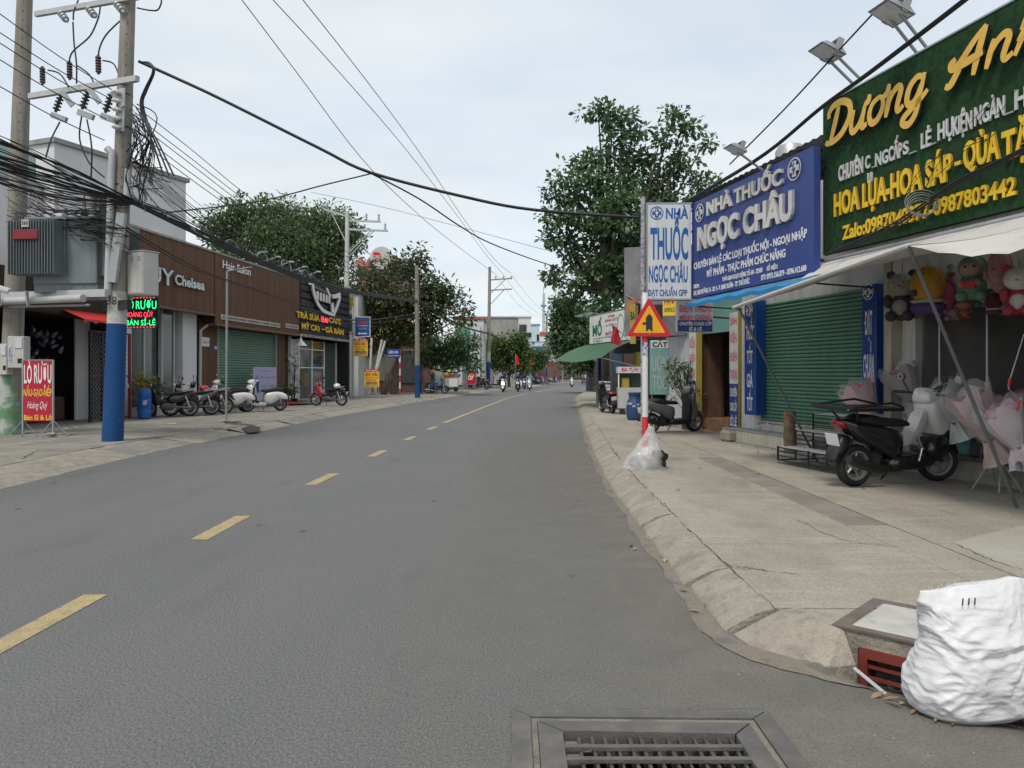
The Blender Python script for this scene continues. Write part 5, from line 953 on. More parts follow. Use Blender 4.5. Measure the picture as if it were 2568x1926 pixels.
for i in range(34):
    j = rr.uniform(-1, 1); j2 = j * 6 + rr.uniform(-6, 6); j3 = rr.uniform(-16, 16); dip = rr.uniform(0, 26) * max(0, j)
    wire('black telecom cable in the loose bundle along the left edge', 'telecom cables left of the pole', [(-10, 395 + j * 62), (100, 432 + j * 50 + j3 * .5 + dip), (210, 470 + j * 30 + j3 + dip), (330, 505 + j2 * .7)], 13.0, 16.5, rr.choice((.007, .009, .012, .016)), back=True)
for i in range(12):
    j = rr.uniform(-12, 12); j2 = rr.uniform(-7, 7); s = 1 - i * .02
    wire('black telecom cable in the thick bundle over the hair salon', 'telecom cables over the salon', [(330, 505 + j * .6), (422, 545 + j + j2), (512, 590 + j), (594, 630 + j * .8), (673, 664 + j * .7), (754, 695 + j * .6), (872, 729 + j * .4), (1047, 756 + j * .3)], 16.5, 46.5, rr.choice((.011, .015, .02)))
for i in range(14):
    j = rr.uniform(-14, 14); e = rr.uniform(-30, 30); wire('thin black wire fanning out from the transformer pole towards the salon roof', 'thin wires over the salon roof', [(rr.uniform(318, 345), rr.uniform(330, 470)), (420 + e, 480 + j * 2 + e * .4), (560 + e, 585 + j * 1.5 + e * .3), (720 + e, 668 + j), (900, 735 + j * .5)], 16.6, 44, rr.choice((.006, .008)))
for i in range(5):
    j = rr.uniform(-5, 5)
    wire('black telecom cable in the bundle running on to the distant pole', 'telecom cables to the distant pole', [(1049, 755 + j), (1110, 795 + j), (1165, 822 + j * .6), (1226, 838 + j * .5)], 46.6, 76, .03); wire('black telecom cable looping from the distant pole to the far poles', 'telecom cables at the far bend', [(1226, 838 + j), (1280, 868 + j), (1330, 886 + j * .5), (1371, 890)], 76, 138, .035)
for i in range(4):
    j = rr.uniform(-8, 8)
    wire('slack telecom cable drooping in front of the brown fascia', 'slack cables on the fascia', [(316, 572 + j), (449, 652 + j), (544, 694 + j * .5), (684, 740 + j * .5), (754, 766 + j), (880, 806 + j), (1045, 790 + j)], 16.6, 46.4, .013)
for i in range(48):                                    # tangle between the two poles
    a = (rr.uniform(10, 70), rr.uniform(455, 560)); c = (rr.uniform(262, 330), rr.uniform(500, 640)); dr = rr.uniform(10, 70)
    wire('thin loose black wire tangled between the two transformer poles', 'loose wires between the poles', [a, (lerp(a[0], c[0], .3), lerp(a[1], c[1], .3) + dr * .8 * rr.uniform(-.2, 1)), (lerp(a[0], c[0], .65), lerp(a[1], c[1], .65) + dr * rr.uniform(-.1, .6)), c], 18.2 - rr.uniform(0, .7), 16.5 - rr.uniform(0, .4), rr.choice((.006, .009, .012)))
for i in range(26):                                    # drop wires near the pole
    u = rr.uniform(330, 395); v = rr.uniform(260, 330); wire('black drop wire looping down beside the transformer pole', 'drop wires at the pole', [(rr.uniform(325, 345), v), (u, v + rr.uniform(30, 70)), (u - rr.uniform(0, 40), v + rr.uniform(90, 160)), (u + rr.uniform(-30, 50), v + rr.uniform(130, 230))], 16.55, 16.3, rr.choice((.009, .013)))
for pts in ([(183, 55), (186, 110), (192, 160), (192, 210)], [(248, 42), (226, 90), (182, 130), (173, 160)], [(308, 46), (268, 85), (250, 120), (247, 150)], [(258, 152), (285, 160), (300, 195)], [(196, 0), (185, 30), (184, 50)], [(253, 0), (250, 30), (247, 42)], [(344, 20), (375, 26), (395, 25), (404, 8), (404, -5)], [(150, 306), (128, 350), (115, 395)], [(205, 290), (200, 350), (225, 410), (262, 445)], [(218, 300), (230, 370), (228, 450)], [(120, 176), (150, 185), (172, 218)], [(195, 165), (222, 185), (235, 208)]):
    wire('black jumper lead hanging between cross arms, fuses and insulators', 'jumper leads on the cross arms', pts, 17.4, 17.1, .018)
for j in (0, 7, 13): wire('thick cable loop dropping down the right of the transformer pole', 'heavy loops at the pole top', [(350 + j * .3, 157), (372 + j * .3, 158), (383 + j * .3, 180), (362 + j * .5, 226), (352 + j * .5, 260), (362 + j, 320), (380 + j, 350), (410 + j * 2, 440)], 16.5, 16.3, .02)
# right-hand side cables along the shop signs
for i in range(7):
    j = rr.uniform(-7, 7); wire('black cable in the bundle above the signs on the right', 'cables above the right-hand signs', [(1640, 548 + j * .5), (1750, 488 + j), (1920, 384 + j), (2063, 266 + j), (2182, 180 + j * 1.2), (2417, 0 + j * 1.5), (2500, -66 + j)], 19, 8.2, rr.choice((.01, .014, .02)))
wire('single black wire rising steeply past the flood lights to the top edge', 'cables above the right-hand signs', [(1830, 412), (1880, 362), (1990, 250), (2100, 130), (2221, 0)], 15, 10.5, .014)
for i in range(6):
    j = rr.uniform(-9, 9); wire('black cable in the bundle slung across the green sign', 'cables across the green sign', [(2070, 640 + j * .3), (2190, 592 + j), (2267, 552 + j * 1.2), (2394, 463 + j), (2491, 416 + j), (2600, 362 + j)], 12.2, 8.6, rr.choice((.008, .012, .016)))
for i in range(7):
    a = rr.uniform(2150, 2300); wire('thin stray wire hanging in front of the green sign', 'stray wires on the green sign', [(a, 575 - (a - 2190) * .42), (a + rr.uniform(20, 60), 560 - (a - 2190) * .45 + rr.uniform(-30, 30)), (a + 120, 480 - (a - 2190) * .5 + rr.uniform(-60, 30)), (a + 280, 300 - (a - 2190) * .6 + rr.uniform(-120, 60))], 11.2, 8.9, .005)
o_ = P(2312, 522, 10.1); q = MB()
for i in range(5): q.tube([o_ + Vector((.16 * math.cos(a * PI / 8) * (1 + .1 * i), rr.uniform(-.02, .02), .11 * math.sin(a * PI / 8) * (1 + .12 * i) + .02 * i)) for a in range(16)], .006, 4, closed=True)
one('cable_coil', 'spare coil of black wire tied to the bundle before the phone number', 'cable coil', q, M['cablegrey'])
for u, v in ((508, 586), (582, 620), (658, 648), (718, 668), (768, 692)):
    kk = Frame(-8.4, 16.7, 2.75, 29.8); x = kk.x(u); pt = kk.pt(x, 0, kk.z(u, v)); q = MB(); q.M = Matrix.Translation(pt) @ Matrix.Rotation(R(75), 4, 'Y') @ Matrix.Rotation(R(25), 4, 'X'); q.tube([(.22 * math.cos(a * PI / 9), .22 * math.sin(a * PI / 9), 0) for a in range(18)], .015, 5, closed=True)
    one('cable_hoop', 'pale hoop holding the telecom bundle over the hair salon', 'cable hoop', q, M['cablegrey'], 'hoops on the telecom bundle')
# ------------------------------------------------------------------ trees
def leafmat(name, col, col2, trans=0.4):
    m = mat(name, col, 0.5, 0.15, 0.5, spec=0.3, island=0.0); t = m.node_tree; N, L = t.nodes, t.links; b = N['Principled BSDF']; out = N['Material Output']
    gg = N.new('ShaderNodeNewGeometry'); r = N.new('ShaderNodeValToRGB'); e = r.color_ramp.elements
    e[0].position = 0; e[0].color = tuple(x * .6 for x in col) + (1,); e[1].position = 1; e[1].color = tuple(col2) + (1,); k = e.new(.6); k.color = tuple(col) + (1,)
    L.new(gg.outputs['Random Per Island'], r.inputs[0]); L.new(r.outputs[0], b.inputs['Base Color'])
    tr_ = N.new('ShaderNodeBsdfTranslucent'); L.new(r.outputs[0], tr_.inputs[0]); mx_ = N.new('ShaderNodeMixShader'); mx_.inputs[0].default_value = trans
    L.new(b.outputs[0], mx_.inputs[1]); L.new(tr_.outputs[0], mx_.inputs[2]); L.new(mx_.outputs[0], out.inputs[0]); return m
M['treebark'] = mat('tree_bark', (0.075, 0.062, 0.05), 0.95, 0.3, 6.0, 0.8, 25)
LM = dict(dark=leafmat('glossy_dark_leaf', (0.095, 0.168, 0.08), (0.18, 0.26, 0.12)), mid=leafmat('mid_green_leaf', (0.105, 0.17, 0.07), (0.19, 0.255, 0.10)), brown=leafmat('brownish_leaf', (0.09, 0.128, 0.056), (0.155, 0.17, 0.08)), lime=leafmat('yellow_green_leaf', (0.10, 0.16, 0.045), (0.20, 0.25, 0.075)))
def leaves(cl, n_per, size, rad, rng, droop=0.25, wid=0.45):
    """Rosettes of kite-shaped leaves round the clump centres."""
    cl = np.repeat(np.asarray(cl), n_per, 0); N_ = len(cl); d = rng.normal(size=(N_, 3)); d /= np.linalg.norm(d, axis=1)[:, None]
    c = cl + d * (rad * rng.random((N_, 1)) ** .5); a = d + rng.normal(size=(N_, 3)) * .45; a[:, 2] -= droop; a /= np.linalg.norm(a, axis=1)[:, None]
    up = np.array([0, 0, 1.]) + rng.normal(size=(N_, 3)) * .55; s = np.cross(a, up); s /= np.linalg.norm(s, axis=1)[:, None] + 1e-9; nrm = np.cross(s, a)
    l = size * (.65 + .7 * rng.random((N_, 1))); w = l * wid
    v = np.stack([c, c + a * l * .58 + s * w * .5 + nrm * l * .07, c + a * l - nrm * l * .06, c + a * l * .58 - s * w * .5 + nrm * l * .07], 1).reshape(-1, 3); return v
def leafmesh(name, v, m, parent):
    me = bpy.data.meshes.new(name); n = len(v) // 4; me.vertices.add(len(v)); me.vertices.foreach_set('co', v.astype(np.float32).ravel()); me.loops.add(len(v)); me.loops.foreach_set('vertex_index', np.arange(len(v), dtype=np.int32)); me.polygons.add(n); me.polygons.foreach_set('loop_start', np.arange(0, len(v), 4, dtype=np.int32)); me.polygons.foreach_set('loop_total', np.full(n, 4, dtype=np.int32)); me.materials.append(m); me.update(); me.validate(); return link(name, me, parent)
def tree(name, label, base, Y, blobs, lm, r0=.22, fork=.45, dens=1.0, size=.24, n_per=9, rad=.42, seed=1, group=None, lean=(0, 0), bark=None, wid=.45, dry=1.0):
    """blobs: (u, v, half width px, half height px[, depth shift m]) at the tree's depth Y."""
    rng = np.random.default_rng(seed); rr_ = random.Random(seed); t = thing(name, label, 'tree', base, 0, group); o = Vector(base); px_ = Y / F; cls = []; lim = MB()
    cs = [P(b_[0], b_[1], Y + (b_[4] if len(b_) > 4 else rr_.uniform(-1, 1) * b_[2] * px_ * .6)) - o for b_ in blobs]; topz = max(c.z for c in cs); fk = Vector((lean[0], lean[1], topz * fork))
    low = min(cs, key=lambda c: c.z); 
    trk = [Vector((0, 0, -.05)), fk * .35 + Vector((rr_.uniform(-.1, .1), 0, 0)), fk * .7 + Vector((rr_.uniform(-.12, .12), 0, 0)), fk, fk + (max(cs, key=lambda c: c.z) - fk) * .5]
    tm = MB(); tm.tube(spline([tuple(p) for p in trk], 4), [lerp(r0 * 1.15, r0 * .4, i / 16) for i in range(17)], 9); tm.build('trunk', bark or M['treebark'], t, smooth=True)
    for b_, c in zip(blobs, cs):
        rx, rz = b_[2] * px_, b_[3] * px_; ry = (rx + rz) * .5; vol = rx * ry * rz; n = max(6, int(dens * 40 * vol ** .72))
        s = trk[rr_.randint(2, 4)]; s = fk.lerp(s, .5) if c.z > fk.z else fk * min(1, max(.4, c.z / max(fk.z, .1) * .9)); mid = s.lerp(c, .5) + Vector((rr_.uniform(-.3, .3), rr_.uniform(-.3, .3), -.1 * (c - s).length)); lim.tube(spline([tuple(s), tuple(mid), tuple(c)], 4), [lerp(r0 * .42, .025, i / 8) for i in range(9)], 5)
        for _ in range(n):
            d = rng.normal(size=3); d /= np.linalg.norm(d); q = d * rng.random() ** .45; p = (c.x + q[0] * rx, c.y + q[1] * ry, c.z + q[2] * rz); cls.append(p)
            if rr_.random() < .18: lim.tube([tuple(c.lerp(Vector(p), .1)), tuple(c.lerp(Vector(p), .55) + Vector((0, 0, .05))), p], [.03, .02, .008], 3, cap=False)
    lim.build('limb', bark or M['treebark'], t); leafmesh('crown', leaves(cls, n_per, size, rad, rng, wid=wid), lm, t); return t
tree('almond_tree', 'tall layered dark green tree rising behind the pharmacy lightbox', (4.55, 38, ZS), 38, [(1500, 275, 50, 14), (1560, 290, 45, 16), (1535, 318, 30, 20), (1590, 330, 40, 16), (1545, 362, 34, 18), (1690, 292, 30, 20), (1722, 318, 34, 20), (1765, 360, 38, 9), (1655, 348, 42, 14), (1700, 380, 30, 12), (1440, 412, 40, 14), (1500, 402, 50, 20), (1610, 402, 70, 24), (1712, 412, 44, 14), (1410, 450, 36, 13), (1480, 450, 60, 22), (1580, 455, 70, 24), (1670, 452, 60, 18), (1755, 455, 50, 14), (1392, 486, 34, 12), (1450, 500, 60, 20), (1550, 505, 80, 28), (1660, 505, 70, 26), (1385, 540, 36, 12), (1430, 552, 60, 20), (1540, 560, 85, 30), (1640, 560, 60, 30), (1372, 596, 30, 10), (1425, 605, 55, 18), (1530, 615, 80, 30), (1610, 620, 50, 36), (1440, 648, 50, 16), (1530, 668, 75, 30), (1378, 690, 38, 13), (1440, 704, 50, 18), (1530, 722, 60, 30), (1440, 755, 45, 16), (1520, 770, 55, 22), (1590, 700, 40, 50)], LM['dark'], .34, .45, 1.5, .30, 12, .36, 3, wid=.55)
tree('broad_tree', 'large leafy green tree behind the brown fascia of the hair salon', (-15.2, 56, ZS), 56, [(545, 560, 50, 32), (600, 535, 60, 38), (690, 535, 70, 40), (760, 560, 65, 45), (830, 560, 60, 45), (640, 590, 90, 45), (740, 620, 90, 45), (850, 625, 55, 50), (560, 605, 55, 30), (880, 590, 30, 40), (800, 600, 60, 50), (700, 580, 80, 40), (600, 650, 80, 40), (720, 670, 90, 45), (830, 690, 70, 45)], LM['mid'], .4, .45, 1.2, .34, 10, .6, 5)
tree('brownish_tree', 'wide tree with dark brownish leaves leaning over the alley mouth', (-8.3, 54, ZS), 54, [(935, 700, 50, 40), (1000, 665, 45, 30), (1050, 645, 22, 28), (1030, 690, 50, 30), (975, 745, 70, 42), (1080, 720, 55, 36), (1130, 745, 42, 34), (1160, 790, 24, 30), (915, 800, 40, 40), (1000, 830, 60, 38), (1090, 785, 48, 34), (1060, 830, 40, 34), (940, 860, 40, 26), (900, 740, 26, 36), (960, 790, 50, 40), (1040, 760, 50, 40)], LM['brown'], .26, .4, .85, .44, 10, .5, 8, lean=(.5, 0), wid=.36)
tree('small_tree', 'small green street tree in front of the grey shuttered shop', (-6.0, 58, ZS), 58, [(1085, 870, 40, 26), (1130, 880, 42, 28), (1165, 900, 34, 22), (1110, 905, 45, 22), (1190, 920, 14, 18), (1180, 862, 26, 22), (1145, 848, 34, 20), (1060, 895, 30, 24)], LM['mid'], .14, .5, 1.4, .3, 10, .4, 11)
tree('feathery_tree', 'yellowish green feathery tree just past the distant pole', (-.3, 84, ZS), 84, [(1250, 865, 30, 22), (1285, 870, 40, 30), (1318, 890, 28, 30), (1265, 905, 45, 28), (1310, 920, 28, 22), (1235, 900, 24, 26), (1305, 845, 20, 10)], LM['lime'], .16, .5, 1.2, .4, 10, .6, 13)
tree('street_tree', 'dense green tree overhanging the right pavement beyond the cafe sign', (6.75, 64, ZS), 62, [(1425, 770, 26, 26), (1450, 800, 34, 34), (1415, 830, 34, 30), (1450, 855, 44, 36), (1420, 880, 38, 26), (1470, 895, 32, 30), (1480, 840, 30, 30), (1440, 915, 30, 18), (1405, 760, 22, 22), (1400, 800, 26, 26), (1395, 850, 20, 26)], LM['dark'], .2, .5, 2.0, .36, 10, .5, 17)
for i, (u, v, Y) in enumerate(((1470, 930, 120), (1490, 918, 150), (1222, 905, 92), (1345, 925, 108), (1388, 915, 150), (1420, 925, 175), (1150, 890, 80))): tree('street_tree', ('far tree shading the right pavement past the bend', 'farthest tree closing the view of the street', 'green tree right behind the distant blue based pole', 'small round tree before the blue terrace house', 'tree before the narrow grey shop house at the bend', 'low tree before the dark red row shop', 'tree behind the green walled shop')[i], ((u - U0) * Y / F, Y, ZS), Y, [(u, v - 20, 24, 18), (u + 16, v - 34, 20, 16), (u - 10, v - 30, 16, 14)], LM['mid'], .2, .5, 1.2, .5, 9, .7, 20 + i)
# ------------------------------------------------------------------ farther shops and houses
M.update(redroof=mat('red_roof', (0.36, 0.12, 0.08), .7, .15, 2.0), tealwall=mat('teal_wall', (0.10, 0.24, 0.21), .7, .1), bluehouse=mat('blue_house_wall', (0.22, 0.40, 0.56), .8, .08), pinkred=mat('pink_red_wall', (0.46, 0.17, 0.16), .75, .12, .8, streak=.15), brick=mat('brown_shop', (0.16, 0.09, 0.075), .8, .2), paleblue=mat('pale_sign', (0.50, 0.60, 0.64), .5, .08), greenaw=mat('green_awning', (0.035, 0.11, 0.052), .55, .08, 2.0), rust=mat('rusty_tin', (0.22, 0.13, 0.09), .8, .3, 2.0))
def house(name, label, u0, u1, Y, vt, m, depth=8, wins=(), roof=None, cat='house', vb=None):
    a, b_ = P(u0, vt, Y), P(u1, vt, Y); t = thing(name, label, cat, (a.x, Y, 0)); w_ = b_.x - a.x; h_ = a.z; q = MB(); q.box(0, w_, 0, depth, 0, h_); q.build('wall', m, t)
    q = MB(); q.box(-.12, w_ + .12, -.15, depth + .1, h_, h_ + .18); q.build('roof', roof or M['coping'], t)
    for (ua, ub, va, vb_, mm, nm) in wins:
        x_, y_ = P(ua, va, Y), P(ub, vb_, Y); q = MB(); q.box(x_.x - a.x, y_.x - a.x, -.12, -.003, max(y_.z, .02), x_.z); pz = q.build(nm, mm, t)
        if nm in ('window', 'door', 'shutter'): q = MB(); q.box(x_.x - a.x - .06, y_.x - a.x + .06, -.16, -.12, x_.z, x_.z + .1); q.build('head', M['coping'], pz)
    return t
GL = M['glass']
house('alley_house', 'low dark workshop with rusty eaves deep in the alley behind the leaning tree', 876, 1062, 60, 850, M['brick'], 6, [(885, 925, 880, 955, M['shade'], 'door'), (930, 985, 885, 955, M['greywall'], 'shutter'), (990, 1055, 880, 960, M['shade'], 'door')], M['rust'], 'workshop')
house('yellow_house', 'ochre upper wall with orange eaves behind the brownish tree', 940, 1040, 66, 812, M['olive'], 6, [(955, 985, 835, 860, GL, 'window')], M['redroof'])
house('side_house', 'narrow ochre and white house side next to the cafe black frame', 872, 898, 50.5, 735, M['offwhite'], 5, [(874, 886, 745, 775, M['olive'], 'panel'), (876, 884, 790, 830, GL, 'window')])
house('shutter_shop', 'grey shuttered shop behind the small street tree', 1050, 1112, 68, 900, M['greywall'], 6, [(1052, 1076, 915, 966, M['pvc'], 'shutter'), (1080, 1110, 915, 966, M['pvc'], 'shutter')], M['tin'], 'shop')
house('green_wall_shop', 'dark green walled shop with an orange strip beside the red OK board', 1112, 1165, 70, 890, M['tealwall'], 6, [(1140, 1164, 905, 911, M['orange'], 'sign_strip'), (1150, 1160, 915, 965, M['lightbox'], 'door')], M['tin'], 'shop')
house('sign_shop', 'shop with a teal upper box and a tall pale vertical sign', 1140, 1212, 74, 800, M['offwhite'], 7, [(1145, 1178, 822, 880, M['tealwall'], 'panel'), (1148, 1158, 886, 908, M['inkpink'], 'round_sign'), (1164, 1205, 925, 970, M['shade'], 'door')], M['redroof'], 'shop')
vs_ = P(1178, 945, 73.6); vsn = thing('vertical_sign', 'tall pale blue vertical sign with dark brush letters above the sign shop', 'sign', vs_); q = MB(); w_ = 26 * 73.6 / F; h_ = 130 * 73.6 / F; q.box(0, w_, 0, .3, 0, h_); q.build('panel', M['paleblue'], vsn)
for s, z in (('A', .72), ('B', .52), ('C', .33)): letters(vsn, s, w_ * .5, h_ * z, h_ * .13, M['ink'], width=w_ * .6, bold=.02, y=-.01, center=True)
house('grey_block', 'plain grey cement block house behind the distant pole', 1176, 1300, 104, 797, M['greywall'], 14, [(1186, 1194, 830, 845, GL, 'window')], M['coping'], 'building')
house('balcony_house', 'white fronted house with dark balcony beside the grey block', 1300, 1331, 101, 795, M['whitewall'], 12, [(1302, 1320, 815, 832, GL, 'window'), (1301, 1333, 834, 846, M['dark'], 'balcony_rail'), (1304, 1324, 852, 872, GL, 'window'), (1303, 1328, 880, 950, M['shade'], 'door')], M['white'])
house('blue_upper_house', 'tall pale blue house past the white balcony house', 1328, 1353, 122, 815, M['paleblue'], 12, [(1346, 1352, 840, 858, GL, 'window')], M['bluehouse'])
house('blue_terrace_house', 'blue house with roof terrace near the far bend', 1333, 1368, 116, 870, M['bluehouse'], 10, [(1335, 1366, 856, 860, M['skyblue'], 'terrace_rail'), (1356, 1362, 876, 892, GL, 'window'), (1335, 1367, 905, 952, M['brick'], 'shutter')], M['skyblue'])
house('red_band_house', 'white house with a red-brown roof band in the far distance', 1353, 1402, 150, 838, M['whitewall'], 12, [(1354, 1401, 832, 842, M['redroof'], 'roof_band'), (1378, 1396, 845, 856, M['inkblue'], 'sign'), (1384, 1392, 865, 890, GL, 'window'), (1362, 1372, 866, 890, GL, 'window')], M['redroof'])
house('grey_shop_house', 'narrow grey shop house at the far bend', 1366, 1412, 142, 862, M['pvc'], 10, [(1370, 1380, 868, 888, GL, 'window'), (1390, 1402, 868, 890, GL, 'window'), (1368, 1410, 908, 950, M['brick'], 'shutter')])
house('red_awning_shop', 'row shop with dark red front and bright lamps at the far bend', 1410, 1468, 172, 895, M['brick'], 9, [(1412, 1440, 905, 915, M['inkred'], 'sign'), (1442, 1466, 905, 915, M['inkwhite'], 'sign'), (1414, 1462, 920, 948, M['shade'], 'door')], M['rust'], 'shop')
house('white_awning_shop', 'low open shop with white awning and blue post past the green awning', 1494, 1580, 60, 905, M['shade'], 8, [(1494, 1545, 895, 908, M['tarp'], 'awning'), (1500, 1522, 925, 955, M['skyblue'], 'panel'), (1530, 1560, 915, 925, M['lightbox'], 'sign')], M['tin'], 'shop')
house('end_house', 'pale house closing the far end of the street', 1455, 1530, 215, 900, M['whitewall'], 12, [(1462, 1470, 910, 920, GL, 'window'), (1480, 1488, 910, 920, GL, 'window'), (1498, 1506, 910, 920, GL, 'window'), (1460, 1520, 928, 946, M['brick'], 'shutter')])
# red building with a big round sign
rb = house('red_building', 'pinkish red building with ornate gables rising behind the trees', 898, 1005, 118, 668, M['pinkred'], 12, [(910, 918, 655 + 22, 690, M['plaque'], 'window'), (925, 933, 677, 690, M['plaque'], 'window'), (975, 983, 677, 690, M['plaque'], 'window'), (990, 998, 677, 690, M['plaque'], 'window')], M['redroof'], 'building')
for u in (905, 928, 976, 992):
    p_ = P(u, 655, 118); q = MB(); q.prism([(-.7, 0), (.7, 0), (.7, .5), (0, 1.5), (-.7, .5)], -.1, .4); q.build('gable', M['pinkred'], rb, loc=Vector((p_.x, 117.9, rb.children[0].dimensions.z * 0 + P(u, 668, 118).z)) - rb.location)
dc = P(958, 648, 117); dsn = thing('round_sign', 'big round grey sign with striped red letters above the red building', 'sign', (dc.x, 117, P(958, 690, 117).z)); rd = 28.5 * 117 / F; zc = dc.z - dsn.location.z
q = MB(); q.lathe([(rd, 0), (rd, -.4)], 36, 'y', (0, 0, zc)); q.build('disc', mat('grey_disc', (0.45, 0.45, 0.44), .6, .05), dsn); q = MB(); q.tube([(-.5, 0.2, 0), (-.5, .2, zc - rd * .7)], .1, 6); q.tube([(.5, 0.2, 0), (.5, .2, zc - rd * .7)], .1, 6); q.build('post', M['grey'], dsn)
for s, x in (('D', -.72), ('A', .18)): letters(dsn, s, x * rd, zc - rd * .28, rd * .72, M['inkred'], width=rd * (.72 if s == 'D' else .6), bold=.07, y=-.42, ext=.05)
q = MB(); [q.box(-.8 * rd, .8 * rd, -.52, -.50, zc - rd * .2 + i * rd * .12, zc - rd * .16 + i * rd * .12) for i in range(4)]; q.build('stripes', M['foam'], dsn)['kind'] = 'stuff'
# lattice mast
ms = P(1363, 955, 235); mt = thing('lattice_mast', 'thin red and white lattice telecom mast on the skyline', 'mast', (ms.x, 235, 0)); hm = P(1363, 718, 235).z
for x, y in ((-.5, -.3), (.5, -.3), (0, .55)): q = MB(); q.tube([(x, y, 0), (x * .5, y * .5, hm * .92)], .09, 4); q.build('leg', M['steel'], mt)
q = MB(); n_ = 22
for i in range(n_): z0, z1 = hm * .92 * i / n_, hm * .92 * (i + 1) / n_; k0, k1 = 1 - .5 * i / n_, 1 - .5 * (i + 1) / n_; q.tube([(-.5 * k0, -.3 * k0, z0), (.5 * k1, -.3 * k1, z1)], .05, 3); q.tube([(.5 * k0, -.3 * k0, z0), (0, .55 * k1, z1)], .05, 3)
q.build('bracing', M['steel'], mt)['kind'] = 'stuff'; q = MB(); q.tube([(0, 0, hm * .92), (0, 0, hm)], .08, 5); q.build('spike', M['red'], mt); q = MB(); q.lathe([(.9, hm * .78), (.9, hm * .8)], 8); q.build('platform', M['grey'], mt)
for z in (.83, .88): 
    for a in range(3): q = MB(); q.box(.55 * math.cos(a * 2.1) - .12, .55 * math.cos(a * 2.1) + .12, .55 * math.sin(a * 2.1) - .1, .55 * math.sin(a * 2.1) + .1, hm * z, hm * z + 1.4); q.build('antenna', M['white'], mt)
# ------------------------------------------------------------------ cafe sign on the right with green awning
FM = Frame(P(1478, 800, 36).x, 36, P(1572, 800, 31.5).x - P(1478, 800, 36).x, -4.5); m0, m1 = FM.x(1478.6), FM.x(1572); mz0, mz1 = FM.z(1478.6, 862.5), FM.z(1478.6, 796)
msn = fthing('cafe_sign', 'white sign board with a green word and red print above the green awning', 'sign', FM, m0, 0, mz0); q = MB(); q.box(0, m1 - m0, 0, .15, 0, mz1 - mz0); q.build('board', M['white'], msn)
for s, a, v, c, h_, mm, bo in (('MỐ', 1486, 843, 1509, 26, 'inkgreen', .035), ('AN THÀNH', 1524, 797, 1541, 6, 'inkred', .02), ('QUÁN NHÀ - GIÁ TỐT', 1517, 808, 1548, 6, 'inkred', .02), ('Cà Phê Trúc', 1518, 819, 1546, 5, 'inkgreen', 0), ('MUỐT', 1518, 841, 1535, 7, 'inkred', .03), ('ĐC: 572 NGUYỄN TRI PHƯƠNG', 1488, 852, 1535, 4, 'ink', 0), ('ĐT: 0967 65', 1488, 859, 1510, 4, 'ink', 0)): fletters(msn, FM, .01, s, a, v, c, h_, M[mm], bold=bo)
x_, z_ = FM.x(1557) - m0, FM.z(1557, 818) - mz0; q = MB(); q.tube([(x_ + .38 * math.cos(a * PI / 12), -.012, z_ + .5 * math.sin(a * PI / 12)) for a in range(24)], .012, 4, closed=True); q.build('oval', M['inkgreen'], msn)
for u in (1486, 1510): q = MB(); xx = FM.x(u) - m0; q.tube([(xx, .1, mz1 - mz0), (xx, -.6, mz1 - mz0 + .1)], .02, 5); q.box(xx - .2, xx + .2, -.8, -.55, mz1 - mz0 - .02, mz1 - mz0 + .06); q.build('lamp', M['lampgrey'], msn)
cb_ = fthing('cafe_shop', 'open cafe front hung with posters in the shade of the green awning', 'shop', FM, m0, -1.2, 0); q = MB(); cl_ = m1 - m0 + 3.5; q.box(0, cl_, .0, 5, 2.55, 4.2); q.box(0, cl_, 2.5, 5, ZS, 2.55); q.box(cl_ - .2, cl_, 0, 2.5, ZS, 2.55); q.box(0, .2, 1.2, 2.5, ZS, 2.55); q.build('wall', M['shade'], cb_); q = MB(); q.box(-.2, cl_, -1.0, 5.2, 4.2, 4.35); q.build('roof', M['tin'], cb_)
q = MB(); q.box(.3, 1.3, -.1, -.003, 1.7, 2.5); q.build('poster', M['bluehouse'], cb_); q = MB(); q.box(3.6, 4.5, -.5, -.45, 1.6, 2.5); q.build('poster', M['olive'], cb_); q = MB(); q.box(.0, .12, -.8, -.68, ZS, 2.6); q.build('post', M['colblue'], cb_)
ga = fthing('green_awning', 'dark green fabric awning sloping down below the white cafe sign', 'awning', FM, m0, 0, 0); q = MB(); vs2 = []
for i in range(11):
    s = i / 10; x = -.3 + s * (m1 - m0 + 1.6)
    for j in range(6): t_ = j / 5; vs2.append((x, .1 - 1.7 * t_, mz0 - .02 - .75 * t_ + .12 * math.sin(PI * t_) - .12 * math.sin(PI * s) * t_))
q.add(vs2, [(i * 6 + j, i * 6 + j + 1, i * 6 + 7 + j, i * 6 + 6 + j) for i in range(10) for j in range(5)]); q.build('canvas', M['greenaw'], ga, smooth=True)
for x in (-.28, m1 - m0 + 1.25): q = MB(); q.tube([(x, -1.6, mz0 - .77), (x, .3, mz0 - 1.2)], .02, 5); q.build('arm', M['grey'], ga)
